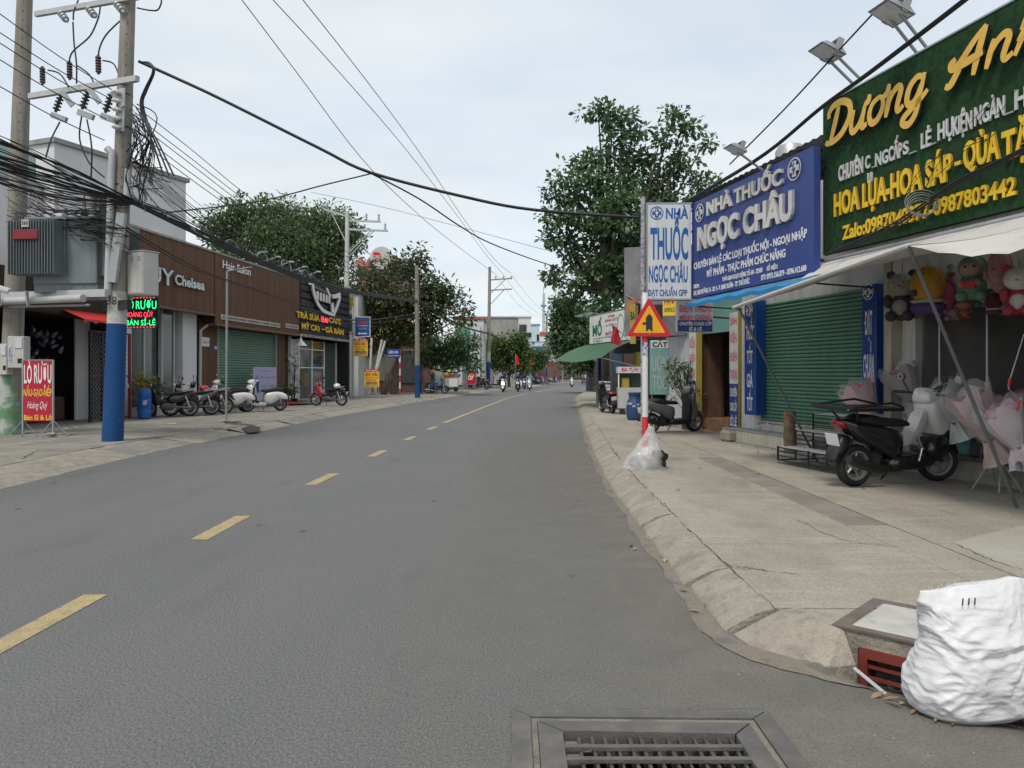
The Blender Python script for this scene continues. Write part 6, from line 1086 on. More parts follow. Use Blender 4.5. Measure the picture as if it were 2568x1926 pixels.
# shops between the pharmacy row and the cafe: grey panel, yellow signs
nb = fthing('panel_shop', 'shop front clad in pale grey panels left of the phone shop', 'shop', FR, FR.x(1672, -1.6), -1.6, 0); nw = FR.x(1730, -1.2) - FR.x(1672, -1.6)
q = MB(); q.box(0, nw, 0, 4, ZS, 4.9); q.build('wall', M['greywall'], nb); q = MB(); q.box(.05, nw - .05, -.05, -.003, ZS, 2.7); q.build('panel', M['lightbox'], nb); q = MB(); q.box(0, nw, -.12, -.003, 2.75, 2.95); q.build('ledge', M['grey'], nb)
house('back_shop', 'dark walled building closing the gap behind the beer cart', 1535, 1700, 44, 790, M['shade'], 6, [(1560, 1600, 880, 975, M['brick'], 'shutter'), (1608, 1640, 850, 880, GL, 'window')], M['tin'], 'building')
for i, (u0, u1, vt, vb, lab, mm, tx) in enumerate(((1662, 1695, 742, 792, 'yellow sign board with red and black print behind the warning triangle', 'yellow', (('PHỞ', 'inkred', .55, .3), ('CHUYÊN SỈ LẺ', 'ink', .2, .18))), (1580, 1594, 762, 862, 'narrow yellow and black sign panel just left of the warning triangle', 'olive', (('BA', 'ink', .6, .2),)), (1600, 1660, 765, 850, 'dark menu board behind the warning triangle', 'blackboard', ()))):
    Y_ = 21.5 + i * .4; FY = Frame(0, Y_, 1, -.35); a, c = FY.x(u0), FY.x(u1); z0, z1 = FY.z(u0, vb), FY.z(u0, vt); t = fthing('shop_sign', lab, 'sign', FY, a, 0, z0); q = MB(); q.box(0, c - a, 0, .12, 0, z1 - z0); q.build('board', M[mm], t)
    for s, m_, z, h_ in tx: letters(t, s, (c - a) * .5, (z1 - z0) * z, (z1 - z0) * h_, M[m_], width=(c - a) * .8, bold=.02, y=-.006, center=True)
    q = MB(); q.tube([(.1, .1, z1 - z0), (c - a + .5, 1.4, z1 - z0)], .02, 5); q.build('bracket', M['dark'], t)
q = MB(); q.box(0, 3.6, 0, .1, 0, 2.6); o = q.build('tin_wall', M['tin'], None, loc=(3.3, 22.6, 2.7)); tag(o, 'dark corrugated wall panel behind the pharmacy lightbox post', 'wall'); o.rotation_euler = (0, 0, -.3)

for i, (u0, u1, vt, vb, Y, c, lab) in enumerate(((1396, 1408, 893, 905, 137, (.5, .06, .05), 'small red sign on the narrow grey shop house'), (1412, 1424, 898, 906, 168, (.6, .45, .06), 'small yellow sign on the dark red row shop'), (1446, 1458, 897, 906, 168, (.05, .25, .12), 'small green sign on the dark red row shop'), (1306, 1322, 898, 908, 99, (.05, .15, .4), 'small blue sign on the white balcony house'), (1338, 1350, 912, 920, 114, (.06, .35, .12), 'lit green sign on the blue terrace house'), (1500, 1512, 912, 922, 59, (.6, .42, .05), 'yellow and green sign hung in the shade past the cafe'), (1254, 1272, 918, 930, 88, (.5, .5, .5), 'pale sign half hidden by the feathery tree'))):
    p_ = P(u0, vb, Y); q = MB(); w = (u1 - u0) * Y / F; h = (vb - vt) * Y / F; t = thing('shop_sign', lab, 'sign', p_); q.box(0, w, -.3, -.17, 0, h); q.build('panel', mat('far_sign_%d' % i, c, .5, .1), t); q = MB(); q.box(w * .15, w * .85, -.32, -.301, h * .35, h * .65); q.build('print_line', M['inkwhite'], t); q = MB(); q.box(w * .45, w * .55, -.17, .4, h * .4, h * .5); q.build('bracket', M['dark'], t)

tree('street_tree', 'broad green tree closing the far bend on the left side', (8.6, 152, ZS), 152, [(1385, 885, 24, 16), (1405, 878, 24, 16), (1425, 890, 22, 16), (1395, 905, 34, 14), (1368, 900, 16, 14), (1440, 905, 18, 14)], LM['mid'], .25, .5, .8, .55, 9, .8, 41); tree('street_tree', 'dark tree leaning over the far left shops by the white sign', (2.2, 112, ZS), 112, [(1318, 905, 18, 14), (1334, 915, 16, 14), (1325, 890, 14, 10)], LM['dark'], .2, .5, 1.0, .45, 9, .6, 43)
# ------------------------------------------------------------------ motorbikes
M.update(chrome=mat('chrome', (0.6, 0.6, 0.6), .2, .05, metal=.9), alloy=mat('alloy_wheel', (0.32, 0.32, 0.33), .4, .1, metal=.6), seatblk=mat('black_seat', (0.016, 0.016, 0.017), .6, .1), engine=mat('engine_grey', (0.10, 0.10, 0.105), .5, .2, 9.0, metal=.4), plastic=mat('black_plastic', (0.014, 0.014, 0.016), .38, .1, spec=.5), bwhite=mat('bike_white', (0.62, 0.62, 0.60), .25, .04, spec=.6, coat=.4), bblack=mat('bike_black', (0.012, 0.012, 0.014), .22, .1, spec=.6, coat=.5), bgrey=mat('bike_grey', (0.115, 0.115, 0.118), .35, .05, spec=.6, coat=.4), bred=mat('bike_red', (0.40, 0.012, 0.018), .25, .05, coat=.5), bblue=mat('bike_blue', (0.03, 0.06, 0.18), .25, .05, coat=.5), bsilver=mat('bike_silver', (0.40, 0.41, 0.42), .3, .05, metal=.4, coat=.4), tail=mat('tail_lens', (0.32, 0.008, 0.012), .15, .05, spec=.7), lens=mat('lamp_lens', (0.55, 0.57, 0.58), .12, .05, spec=.8), mirrorg=mat('mirror_glass', (0.55, 0.60, 0.62), .05, 0, metal=.9), lit=mat('lit_headlamp', (1, .95, .85), .3, 0, emit=3.0))
WH = {}
def wheel(parent, x, r, w, spokes=5, rot=0.0, steer=0.0):
    key = (r, w, spokes)
    if key not in WH:
        t = MB(); pr = [(r - .085 * r / .27, w * .42), (r - .03, w * .55), (r - .008, w * .36), (r, 0), (r - .008, -w * .36), (r - .03, -w * .55), (r - .085 * r / .27, -w * .42)]; t.lathe(pr, 28, 'y', cap=False)
        rm = MB(); a = r - .085 * r / .27; rm.lathe([(a + .004, w * .44), (a - .02, w * .4), (a - .025, 0), (a - .02, -w * .4), (a + .004, -w * .44)], 28, 'y', cap=False); rm.lathe([(0, w * .5), (.05, w * .5), (.06, w * .3), (.06, -w * .3), (.05, -w * .5), (0, -w * .5)], 12, 'y')
        for i in range(spokes if spokes < 12 else 24):
            an = 2 * PI * i / (spokes if spokes < 12 else 24); rm.tube([(.05 * math.cos(an), 0, .05 * math.sin(an)), ((a - .015) * math.cos(an + .12), 0, (a - .015) * math.sin(an + .12))], .016 if spokes < 12 else .004, 4)
        WH[key] = (t, rm)
    t, rm = WH[key]; e = bpy.data.objects.new('wheel', None)
    t1 = t.build('wheel', M['rubber'], parent, smooth=True, loc=(x, 0, r)); t1.rotation_euler = (0, 0, steer); rm.build('rim', M['alloy'], t1, smooth=True); return t1
def bike(label, loc, heading, style, body, accent=None, group=None, lean=-0.12, scale=1.0, plate=True, steer=0.0, seat=None, mirrors=True, lamp='lens', name='motorbike', text=None):
    t = thing(name, label, 'motorbike', loc, heading, group); t.rotation_euler = (lean, 0, heading); t.scale = (scale,) * 3
    B = M[body]; A = M[accent or body]; K = M['plastic']; S = M[seat or 'seatblk']
    def p(nm, prof, w, m, k=.72, yc=0.0): q = MB(); q.puff(prof, w, k, yc); return q.build(nm, m, t, smooth=True, angle=60)
    def tb(nm, pts, r, m, n=7): q = MB(); q.tube(spline(pts, 4), r if not isinstance(r, list) else r, n); return q.build(nm, m, t, smooth=True)
    us = style == 'under'; r = .285 if us else .25; wb_ = .61 if us else .64; wd = .075 if us else .10
    f_ = wheel(t, wb_, r, wd, 14 if us and body != 'bred' else 5, steer=steer); wheel(t, -wb_, r, wd * 1.1, 14 if us and body != 'bred' else 5)
    fx = wb_
    # fork, steering
    for s in (1, -1): tb('fork', [(fx, s * .07, r), (fx - .08, s * .075, r + .25), (fx - .2, s * .06, .80)], .02, M['chrome'] if us else K)
    arc = [(fx + (r + .03) * math.cos(a), r + (r + .03) * math.sin(a)) for a in [R(x) for x in (15, 40, 65, 90, 115, 140, 160)]]; arc2 = [(fx + (r + .055) * math.cos(a), r + (r + .06) * math.sin(a)) for a in [R(x) for x in (160, 140, 115, 90, 65, 40, 15)]]
    q = MB(); q.prism(arc + arc2, -.065, .065); q.build('front_fender', B if us else (K if style == 'sport' else B), t)
    if us:
        p('engine', [(-.12, .22), (.18, .22), (.26, .32), (.12, .44), (-.15, .40)], .10, M['engine']); p('leg_shield', [(.24, .40), (.40, .42), (.48, .62), (.50, .86), (.42, .92), (.34, .72)], .17, B); p('centre_frame', [(.34, .62), (.12, .52), (-.05, .52), (-.05, .40), (.16, .40), (.40, .52)], .06, K)
        p('side_panel', [(.06, .50), (-.05, .68), (-.35, .70), (-.66, .80), (-.74, .74), (-.52, .56), (-.18, .42)], .115, A); p('seat', [(.10, .68), (.06, .76), (-.16, .755), (-.40, .81), (-.62, .83), (-.66, .78), (-.40, .72)], .135, S)
        p('handle_cover', [(.32, .92), (.42, .90), (.50, .98), (.46, 1.06), (.36, 1.06)], .10, B); hx, hz = .36, 1.04
        p('head_lamp', [(.45, .92), (.52, .95), (.53, 1.02), (.47, 1.03)], .07, M[lamp]); tb('grab_rail', [(-.38, .13, .80), (-.66, .14, .86), (-.76, 0, .88), (-.66, -.14, .86), (-.38, -.13, .80)], .012, M['chrome'])
        p('tail_lamp', [(-.68, .78), (-.76, .80), (-.80, .74), (-.72, .70)], .07, M['tail']); rear = (-.86, .58); p('rear_fender', [(-.62, .66), (-.76, .70), (-.92, .50), (-.88, .46), (-.74, .58)], .07, K)
        tb('exhaust', [(.15, -.12, .25), (-.1, -.15, .20), (-.35, -.16, .24)], .022, M['chrome']); tb('muffler', [(-.3, -.165, .24), (-.55, -.17, .27), (-.85, -.17, .31)], .048, M['chrome']); tb('swing_arm', [(-.05, .09, .32), (-wb_, .09, r)], .03, M['engine']); tb('swing_arm', [(-.05, -.09, .32), (-wb_, -.09, r)], .03, M['engine'])
        for s in (1, -1): tb('shock', [(-wb_ + .02, s * .11, r + .02), (-wb_ + .14, s * .12, .66)], .024, M['chrome'])
        tb('foot_peg', [(.0, -.3, .26), (.0, .3, .26)], .014, K)
    else:
        vs = style == 'vespa'; ww = .20 if vs else .185
        if style == 'sport':
            p('nose', [(.38, 1.0), (.52, .98), (.66, .80), (.80, .62), (.72, .54), (.52, .56), (.40, .78)], .17, A, .5); p('lower_nose', [(.72, .56), (.66, .36), (.46, .26), (.34, .42), (.50, .60)], .185, B, .7); p('tunnel', [(.42, .84), (.30, .56), (.05, .44), (-.08, .52), (-.06, .62), (.16, .60), (.32, .88)], .085, A, .8)
            p('nose_vent', [(.60, .66), (.72, .62), (.66, .56), (.56, .58)], .172, K, .8)
        else: p('apron', [(.58, .30), (.66, .46), (.60, .70), (.52, .95), (.44, .98), (.42, .80), (.46, .52), (.44, .30)], ww if vs else ww * .9, B, .8)
        if style != 'sport': p('inner_apron', [(.44, .30), (.45, .60), (.40, .92), (.36, .92), (.36, .55), (.36, .30)], ww * .86, K)
        p('floor_board', [(.48, .34), (.40, .22), (-.12, .20), (-.16, .34), (.1, .33)], .17, K if style != 'vespa' else B)
        if vs: p('rear_body', [(-.04, .34), (-.04, .62), (-.2, .70), (-.50, .72), (-.76, .64), (-.88, .50), (-.84, .42), (-.60, .46), (-.42, .36), (-.2, .26)], .215, B, .62)
        else: p('rear_body', [(-.06, .34), (-.04, .60), (-.2, .68), (-.52, .74), (-.84, .80), (-.90, .74), (-.70, .56), (-.40, .46), (-.2, .34)], .175, B, .66)
        p('seat', [(.06, .70), (.0, .78), (-.24, .79), (-.46, .84), (-.66, .83), (-.70, .76), (-.40, .71)], .155, S); hx, hz = .38, 1.08
        p('head_cover', [(.32, .98), (.46, .96), (.54, 1.04), (.48, 1.12), (.36, 1.14)], .15 if vs else .13, A if style == 'sport' else B); p('head_lamp', [(.50, 1.0), (.56, 1.03), (.55, 1.09), (.50, 1.1)] if vs else [(.58, .66), (.66, .66), (.62, .80), (.56, .84)] if style != 'sport' else [(.66, .72), (.78, .66), (.74, .60), (.64, .64)], .07 if vs else .12, M[lamp])
        p('tail_lamp', [(-.80, .60), (-.90, .56), (-.90, .50), (-.82, .52)] if vs else [(-.80, .74), (-.92, .78), (-.93, .72), (-.84, .68)], .10, M['tail']); rear = (-.93, .46) if vs else (-.95, .56); p('rear_fender', [(-.76, .58), (-.90, .60), (-1.02, .34), (-.98, .30), (-.86, .44)], .09, K)
        p('engine', [(-.28, .18), (.02, .20), (.0, .36), (-.3, .40), (-.62, .34), (-.66, .22)], .07, M['engine'], .72, .10); tb('exhaust', [(-.2, -.12, .2), (-.4, -.17, .22), (-.5, -.18, .24)], .022, K)
        tb('muffler', [(-.42, -.18, .22), (-.6, -.19, .26), (-.92, -.20, .36)], [.05] * 4 + [.062] * 4 + [.05], M['bsilver'] if vs else K); tb('shock', [(-wb_ + .03, .14, r + .05), (-wb_ + .1, .15, .62)], .028, M['chrome'])
        if style == 'sport':
            p('under_cowl', [(.44, .24), (.2, .18), (-.2, .2), (-.14, .36), (.3, .38)], .165, B)
    tb('handlebar', [(hx - .08, .34, hz + .0), (hx, .16, hz), (hx + .02, 0, hz - .02), (hx, -.16, hz), (hx - .08, -.34, hz)], .014, K)
    for s in (1, -1):
        tb('grip', [(hx - .03, s * .24, hz), (hx - .09, s * .36, hz)], .02, K)
        if mirrors:
            tb('mirror_stalk', [(hx, s * .2, hz), (hx - .02, s * .26, hz + .1), (hx - .03, s * .30, hz + .17)], .008, K); q = MB(); q.M = Matrix.Translation((hx - .03, s * .31, hz + .19)) @ Matrix.Rotation(s * .25, 4, 'Z'); q.ball((0, 0, 0), .058, 10, .3, 1.15, .8); mo = q.build('mirror', K if not style == 'vespa' else M['chrome'], t, smooth=True); q = MB(); q.M = Matrix.Translation((hx - .046, s * .31, hz + .19)) @ Matrix.Rotation(s * .25, 4, 'Z'); q.lathe([(0, 0), (.046, 0)], 12, 'x'); q.build('mirror_glass', M['mirrorg'], mo)
    if plate:
        q = MB(); q.M = Matrix.Translation((rear[0] - .03, 0, rear[1])) @ Matrix.Rotation(R(-18), 4, 'Y'); q.box(-.004, .004, -.095, .095, -.07, .07); pl_ = q.build('number_plate', M['inkwhite'], t)
    tb('side_stand', [(.05, .1, .22), (.02, .24, .01)], .012, K); return t
def face(u, v, z=ZS, dY=0): g = G(u, v, z); return Vector((g.x, g.y + dY, z))
# row before the hair salon, tails to the road; heading points at the shop
hd = FL.rot + R(90) + R(38)
for lab, u, v, st, bo, ac, extra in (('black underbone motorbike nearest the blue barrel, tail to the road', 415, 1046, 'under', 'bblack', 'bblack', None), ('dark grey underbone motorbike second from the blue barrel', 472, 1043, 'under', 'bblack', 'bgrey', None), ('black motorbike with a red helmet on it, between dark bikes and white scooters', 507, 1040, 'under', 'bblack', 'bblack', 'helmet'), ('white scooter with a white rear luggage rack, behind the thin post', 565, 1035, 'vespa', 'bwhite', None, 'rack'), ('white scooter with a blue towel over its handlebar', 650, 1032, 'vespa', 'bwhite', None, 'towel')):
    lc = face(u + 27, v); lc -= Vector((.35, -.2, 0)); t = bike(lab, lc, hd if st == 'under' else hd + R(6), st, bo, ac, 'motorbikes parked before the hair salon', lean=-.1, lamp='lens', scale=1.08)
    if extra == 'rack':
        q = MB(); [q.tube([(-.60 - .04 * abs(i) * 0, -.14 + i * .07, .80), (-.78, -.14 + i * .07, .88), (-.84, -.14 + i * .07, 1.06)], .01, 5) for i in range(5)]; q.tube([(-.78, -.15, .88), (-.78, .15, .88)], .012, 5); q.tube([(-.84, -.15, 1.06), (-.84, .15, 1.06)], .012, 5); q.build('rack', M['white'], t)
    bpy.context.view_layer.update(); mw = t.matrix_world.copy()
    if extra == 'towel':
        q = MB(); vs = []
        for i in range(7):
            for j in range(9): a = j / 8; x = .34 + .02 * math.sin(i * 1.7 + a * 4) + (.05 if a < .5 else -.06) * (1 - abs(a - .5) * 0); z = 1.12 - abs(a - .5) * .9; vs.append((x - .1 * a, -.16 + i * .055 + .02 * math.sin(a * 7), z))
        q.add(vs, [(i * 9 + j, i * 9 + j + 1, i * 9 + 10 + j, i * 9 + 9 + j) for i in range(6) for j in range(8)]); o = q.build('towel', mat('towel_cloth', (0.22, 0.34, 0.62), .9, .2, 8.0, dirt=((0.55, 0.60, 0.7), 14, .55, .65)), None, smooth=True); o.matrix_world = mw; tag(o, 'light blue patterned towel draped over a scooter handlebar', 'towel')
    if extra == 'helmet':
        q = MB(); q.ball((0, 0, 0), .135, 14, 1.12, 1, .85); q.box(-.17, -.10, -.08, .08, -.05, -.03); o = q.build('helmet', M['bred'], None, smooth=True); o.matrix_world = mw @ Matrix.Translation((.05, 0, .86)); tag(o, 'red motorcycle helmet left on the seat of a black motorbike', 'helmet')
rl = face(835, 1005) ; t = bike('red motorbike with a white helmet on its seat outside the cafe', (-8.28, 34.8, ZS + .0), R(170), 'under', 'bred', 'bblack', lean=-.1)
bpy.context.view_layer.update(); q = MB(); q.ball((0, 0, 0), .14, 14, 1.15, 1, .85); o = q.build('helmet', M['bwhite'], None, smooth=True); o.matrix_world = t.matrix_world @ Matrix.Translation((-.42, 0, .90)); tag(o, 'white helmet resting on the red motorbike outside the cafe', 'helmet')
# grey scooter by the phone shop and the black and white one by the gift shop
bike('matt grey scooter with silver handlebar cover outside the phone shop', (3.98, 19.05, ZS), R(24), 'scoot', 'bgrey', None, lean=.06, mirrors=True)
sc_ = bike('black and white scooter with a big rear rack beside the gift shop', (5.06, 10.15, ZS), R(20), 'sport', 'bblack', 'bwhite', lean=.05, scale=1.10, steer=R(-20))
q = MB(); q.cbox(-1.02, -.18, -.27, .27, .90, .935, .012); q.build('rack_board', M['plastic'], sc_); q = MB(); [q.tube([(-.95, s * .27, .95), (-.4, s * .29, 1.0), (-.14, s * .2, .94)], .014, 5) for s in (1, -1)]; q.tube([(-1.04, -.27, .945), (-1.04, .27, .945)], .016, 5); q.build('rack_rail', M['plastic'], sc_)
for s in (1, -1): q = MB(); q.tube([(-.75, s * .14, .78), (-.85, s * .22, .91)], .014, 5); q.build('rack_stay', M['plastic'], sc_)
q = MB(); q.tube([(.1, -.19, .60), (.16, -.21, .45), (.12, -.21, .3)], .014, 6); q.build('chrome_trim', M['chrome'], sc_)
bike('dark motorbike half hidden behind the beer cart', (3.55, 28.6, ZS), R(100), 'scoot', 'bblack', None, lean=-.1)
# ------------------------------------------------------------------ people
def clothes(name, top, legs, zt, zl):
    m = mat(name, top, .85, .0); t = m.node_tree; N, L = t.nodes, t.links; c = N.new('ShaderNodeTexCoord'); s = N.new('ShaderNodeSeparateXYZ'); L.new(c.outputs['Object'], s.inputs[0]); r = N.new('ShaderNodeValToRGB'); r.color_ramp.interpolation = 'CONSTANT'; mr = N.new('ShaderNodeMapRange'); mr.inputs[2].default_value = 2.0; L.new(s.outputs[2], mr.inputs[0]); L.new(mr.outputs[0], r.inputs[0])
    e = r.color_ramp.elements; e[0].position = 0; e[0].color = (.02, .02, .02, 1); e[1].position = .05; e[1].color = tuple(legs) + (1,); k = e.new(zl / 2); k.color = tuple(top) + (1,); k = e.new(zt / 2); k.color = (.32, .19, .13, 1); L.new(r.outputs[0], N['Principled BSDF'].inputs['Base Color']); return m
def person(label, loc, heading, pose, top, legs, helmet=None, scale=1.0, mask=False, hair=(.012, .01, .01)):
    if pose == 'ride':
        J = dict(pel=(-.12, 0, .86), spi=(-.10, 0, 1.02), che=(-.04, 0, 1.24), nec=(-.02, 0, 1.38), hea=(0, 0, 1.52), top=(0, 0, 1.62), lsh=(-.02, .19, 1.33), lel=(.12, .30, 1.12), lha=(.36, .33, 1.08), rsh=(-.02, -.19, 1.33), rel=(.12, -.30, 1.12), rha=(.36, -.33, 1.08), lhi=(-.08, .11, .84), lkn=(.30, .17, .72), lan=(.22, .19, .34), lto=(.36, .20, .28), rhi=(-.08, -.11, .84), rkn=(.30, -.17, .72), ran=(.22, -.19, .34), rto=(.36, -.20, .28)); zt, zl = 1.41, .92
    else:
        a = .18 if pose == 'walk' else .03; J = dict(pel=(0, 0, .93), spi=(0, 0, 1.08), che=(.01, 0, 1.28), nec=(.02, 0, 1.43), hea=(.04, 0, 1.56), top=(.04, 0, 1.66), lsh=(0, .19, 1.38), lel=(-.05 - a * .3, .25, 1.12), lha=(.06, .26, .90), rsh=(0, -.19, 1.38), rel=(-.02 + a * .5, -.25, 1.12), rha=(.18, -.24, .95), lhi=(0, .10, .91), lkn=(a * .8, .11, .50), lan=(a, .11, .09), lto=(a + .15, .12, .03), rhi=(0, -.10, .91), rkn=(-a * .2, -.11, .50), ran=(-a * 1.2, -.11, .10), rto=(-a * 1.2 + .15, -.12, .03)); zt, zl = 1.44, .98
    names = list(J); E_ = [('pel', 'spi'), ('spi', 'che'), ('che', 'nec'), ('nec', 'hea'), ('hea', 'top'), ('che', 'lsh'), ('lsh', 'lel'), ('lel', 'lha'), ('che', 'rsh'), ('rsh', 'rel'), ('rel', 'rha'), ('pel', 'lhi'), ('lhi', 'lkn'), ('lkn', 'lan'), ('lan', 'lto'), ('pel', 'rhi'), ('rhi', 'rkn'), ('rkn', 'ran'), ('ran', 'rto')]
    rad = dict(pel=.15, spi=.14, che=.16, nec=.06, hea=.105, top=.06, lsh=.075, rsh=.075, lel=.05, rel=.05, lha=.035, rha=.035, lhi=.10, rhi=.10, lkn=.068, rkn=.068, lan=.045, ran=.045, lto=.04, rto=.04)
    t = thing('person', label, 'person', loc, heading); t.scale = (scale,) * 3; me = bpy.data.meshes.new('body'); me.from_pydata([J[n] for n in names], [(names.index(a), names.index(b)) for a, b in E_], []); o = link('body', me, t)
    md = o.modifiers.new('skin', 'SKIN'); sv = me.skin_vertices[0].data
    for i, n in enumerate(names): rr0 = rad[n]; sv[i].radius = (rr0, rr0 * (.8 if n in ('che', 'spi', 'pel') else 1)); sv[i].use_root = n == 'pel'
    md.use_smooth_shade = True; o.modifiers.new('sub', 'SUBSURF').levels = 1; o.modifiers['sub'].render_levels = 1; me.materials.append(clothes('clothes_' + label[:24], top, legs, zt, zl))
    h = Vector(J['hea']) + Vector((0, 0, .04)); q = MB()
    if helmet: q.ball(h + Vector((-.01, 0, .03)), .135, 12, 1.1, 1, .85); q.box(h.x + .08, h.x + .2, -.09, .09, h.z + .03, h.z + .045); q.build('helmet', mat('helmet_' + label[:20], helmet, .3, 0), t, smooth=True)
    else: q.ball(h + Vector((-.02, 0, .03)), .118, 10, 1.05, .98, .95); q.build('hair', mat('dark_hair', hair, .6, 0), t, smooth=True)
    if mask: q = MB(); q.ball(h + Vector((.075, 0, -.07)), .06, 8, .7, 1, .8); q.build('face_mask', M['inkwhite'], t, smooth=True)
    return t
def rider(lab, lab2, u, v, hgt_px, head, st, bo, top, legs, helm, mask=True, lit=False):
    Y = 1.6 * F / hgt_px; g = P(u, V0, Y); loc = (g.x, Y, .006); bike(lab2, loc, head, st, bo, None, 'motorbikes coming along the road', lean=0, plate=head > 0, lamp='lit' if lit else 'lens'); person(lab, loc, head, 'ride', top, legs, helm, 1.0, mask)
TO, AW = R(-92), R(84)
rider('rider in dark blue jacket and white mask nearest the left kerb', 'grey scooter with lit headlamp nearest the left kerb', 1262, 0, 46, TO, 'scoot', 'bsilver', (.03, .035, .09), (.02, .02, .025), (.03, .03, .035), lit=True)
rider('rider in purple-blue jacket second from the left kerb', 'dark scooter ridden in the middle of the oncoming group', 1299, 0, 45, TO, 'scoot', 'bblack', (.05, .035, .16), (.02, .02, .02), (.25, .25, .27))
rider('rider half hidden behind the purple-blue jacket', 'blue scooter at the back of the oncoming group', 1315, 0, 39, TO, 'scoot', 'bblue', (.02, .02, .03), (.02, .02, .03), (.02, .02, .02))
rider('rider in a light grey-blue shirt at the right of the oncoming group', 'silver scooter at the right of the oncoming group', 1328, 0, 42, TO, 'scoot', 'bsilver', (.22, .28, .34), (.05, .05, .06), (.05, .07, .05))
rider('far rider in a grey-green shirt riding away left of the red motorbike', 'dark motorbike riding away, left of three', 1461, 0, 27, AW, 'under', 'bblack', (.10, .13, .14), (.02, .02, .02), (.3, .35, .36), False)
rider('far rider in a white shirt on a red motorbike riding away', 'red motorbike riding away between two others', 1470, 0, 28, AW, 'under', 'bred', (.55, .55, .55), (.02, .02, .02), (.5, .5, .5), False)
rider('far rider in a dark green shirt riding away on the right', 'dark motorbike riding away, right of three', 1478, 0, 27, AW, 'under', 'bblack', (.03, .07, .05), (.02, .02, .02), (.4, .4, .4), False)
rider('rider carrying a grey load approaching on the centre line', 'motorbike with a grey load approaching on the centre line', 1434, 0, 34, TO, 'scoot', 'bsilver', (.12, .12, .13), (.1, .1, .1), (.02, .02, .02), False)
Yp = 1.45 * F / (980 - V0); g = P(1499, V0, Yp); person('pedestrian in a dusty pink top and jeans walking on the right pavement', (g.x, Yp, ZS), R(80), 'walk', (.26, .17, .15), (.03, .04, .07), None)
Yp = 56; g = P(1084, V0, Yp); bike('pale blue motorbike parked under the small street tree', (g.x + .3, Yp, ZS), R(5), 'under', 'bblue', None, lean=-.08)
person('person in dark green shirt and yellow hat leaning on the pale blue motorbike', (g.x + .1, Yp - .6, ZS), R(-30), 'walk', (.02, .06, .05), (.08, .12, .18), (.60, .45, .12)); person('person in a dull red shirt standing behind the small tree trunk', (g.x - 1.0, Yp + .5, ZS), R(-60), 'stand', (.22, .06, .05), (.03, .03, .03), None)
for i, (u, Y, c) in enumerate(((1530, 70, (.3, .2, .16)), (1546, 64, (.35, .3, .28)))): g = P(u, V0, Y); person(('person in a brown shirt at the shaded stall past the green awning', 'person in a pale shirt at the shaded stall past the green awning')[i], (g.x, Y, ZS), R(200), 'stand', c, (.03, .03, .04))

for i, (u, Y, h_, st, bo) in enumerate(((1205, 70, 200, 'under', 'bblack'), (1246, 82, 190, 'scoot', 'bblack'), (1352, 104, 20, 'scoot', 'bsilver'), (1362, 106, 10, 'under', 'bred'), (1386, 125, 15, 'scoot', 'bwhite'), (1396, 128, 20, 'under', 'bblack'), (1545, 52, 100, 'under', 'bred'), (1556, 50, 95, 'scoot', 'bwhite'))):
    g = P(u, V0, Y); bike(('black motorbike parked left of the distant pole', 'dark scooter parked under the feathery tree', 'silver scooter parked before the blue terrace house', 'red motorbike parked before the blue terrace house', 'white scooter parked at the far bend', 'black motorbike parked at the far bend', 'red motorbike parked in the shade past the cafe', 'white scooter parked in the shade past the cafe')[i], (g.x, Y, ZS), R(h_), st, bo, None, 'motorbikes parked down the street', lean=-.1)

for i, (u, Y, hd_, top) in enumerate(((1392, 122, 200, (.3, .08, .07)), (1405, 130, 260, (.1, .12, .2)), (1212, 74, 300, (.35, .33, .3)), (1345, 103, 250, (.25, .1, .2)), (1552, 48, 210, (.1, .1, .12)))):
    g = P(u, V0, Y); person(('person in a red shirt standing by the parked bikes at the far bend', 'person in a blue shirt standing by the far pole', 'person in a pale shirt beside the red OK board', 'person in a purple shirt before the blue terrace house', 'person in a black shirt in the shade behind the beer cart')[i], (g.x, Y, ZS), R(hd_), 'stand', top, (.03, .03, .04))
# ------------------------------------------------------------------ warning sign, bags, sack
from mathutils import noise as mnoise
def nz3(p, s=1.0): return mnoise.noise(Vector(p) * s)
sx, sy = 2.06, 11.9
wsg = thing('warning_sign', 'red and yellow triangular side-road warning sign on a red and white pole', 'road sign', (sx, sy, ZS))
bands = [(0, .32, 'white'), (.32, .78, 'red'), (.78, 1.50, 'polewhite'), (1.50, 1.72, 'polewhite'), (1.72, 1.93, 'paper'), (1.93, 2.13, 'red'), (2.13, 2.70, 'white')]
for a, b_, m_ in bands: q = MB(); q.tube([(0, 0, a + .001), (0, 0, b_)], .048, 14, cap=False); q.build('pole_band', M[m_] if m_ != 'polewhite' else mat('scuffed_white', (0.62, 0.62, 0.62), .6, .08, 4, dirt=((0.10, 0.10, 0.12), 9.0, .60, .64)), wsg, smooth=True)
FT = Frame(0, sy - .07, 1, 0); tx = lambda u: FT.x(u) - sx; tz_ = lambda v: FT.z(1600, v) - ZS
def rtri(cx, cz, s, r, n=6):                            # rounded upright triangle
    h = s * .866; pts = [(-s / 2, -h / 3), (s / 2, -h / 3), (0, 2 * h / 3)]; out = []
    for i, (x, z) in enumerate(pts):
        k_ = 1 - r * 2 / (h / 3) * .5; ox, oz = x * k_, z * k_; a0 = [R(150), R(270), R(30)][i]
        for j in range(n + 1): a = a0 + R(120) * j / n; out.append((cx + ox + r * math.cos(a), cz + oz + r * math.sin(a)))
    return out
cz_ = tz_(752) - (tz_(752) - tz_(844)) * .64; cxx = tx(1628)
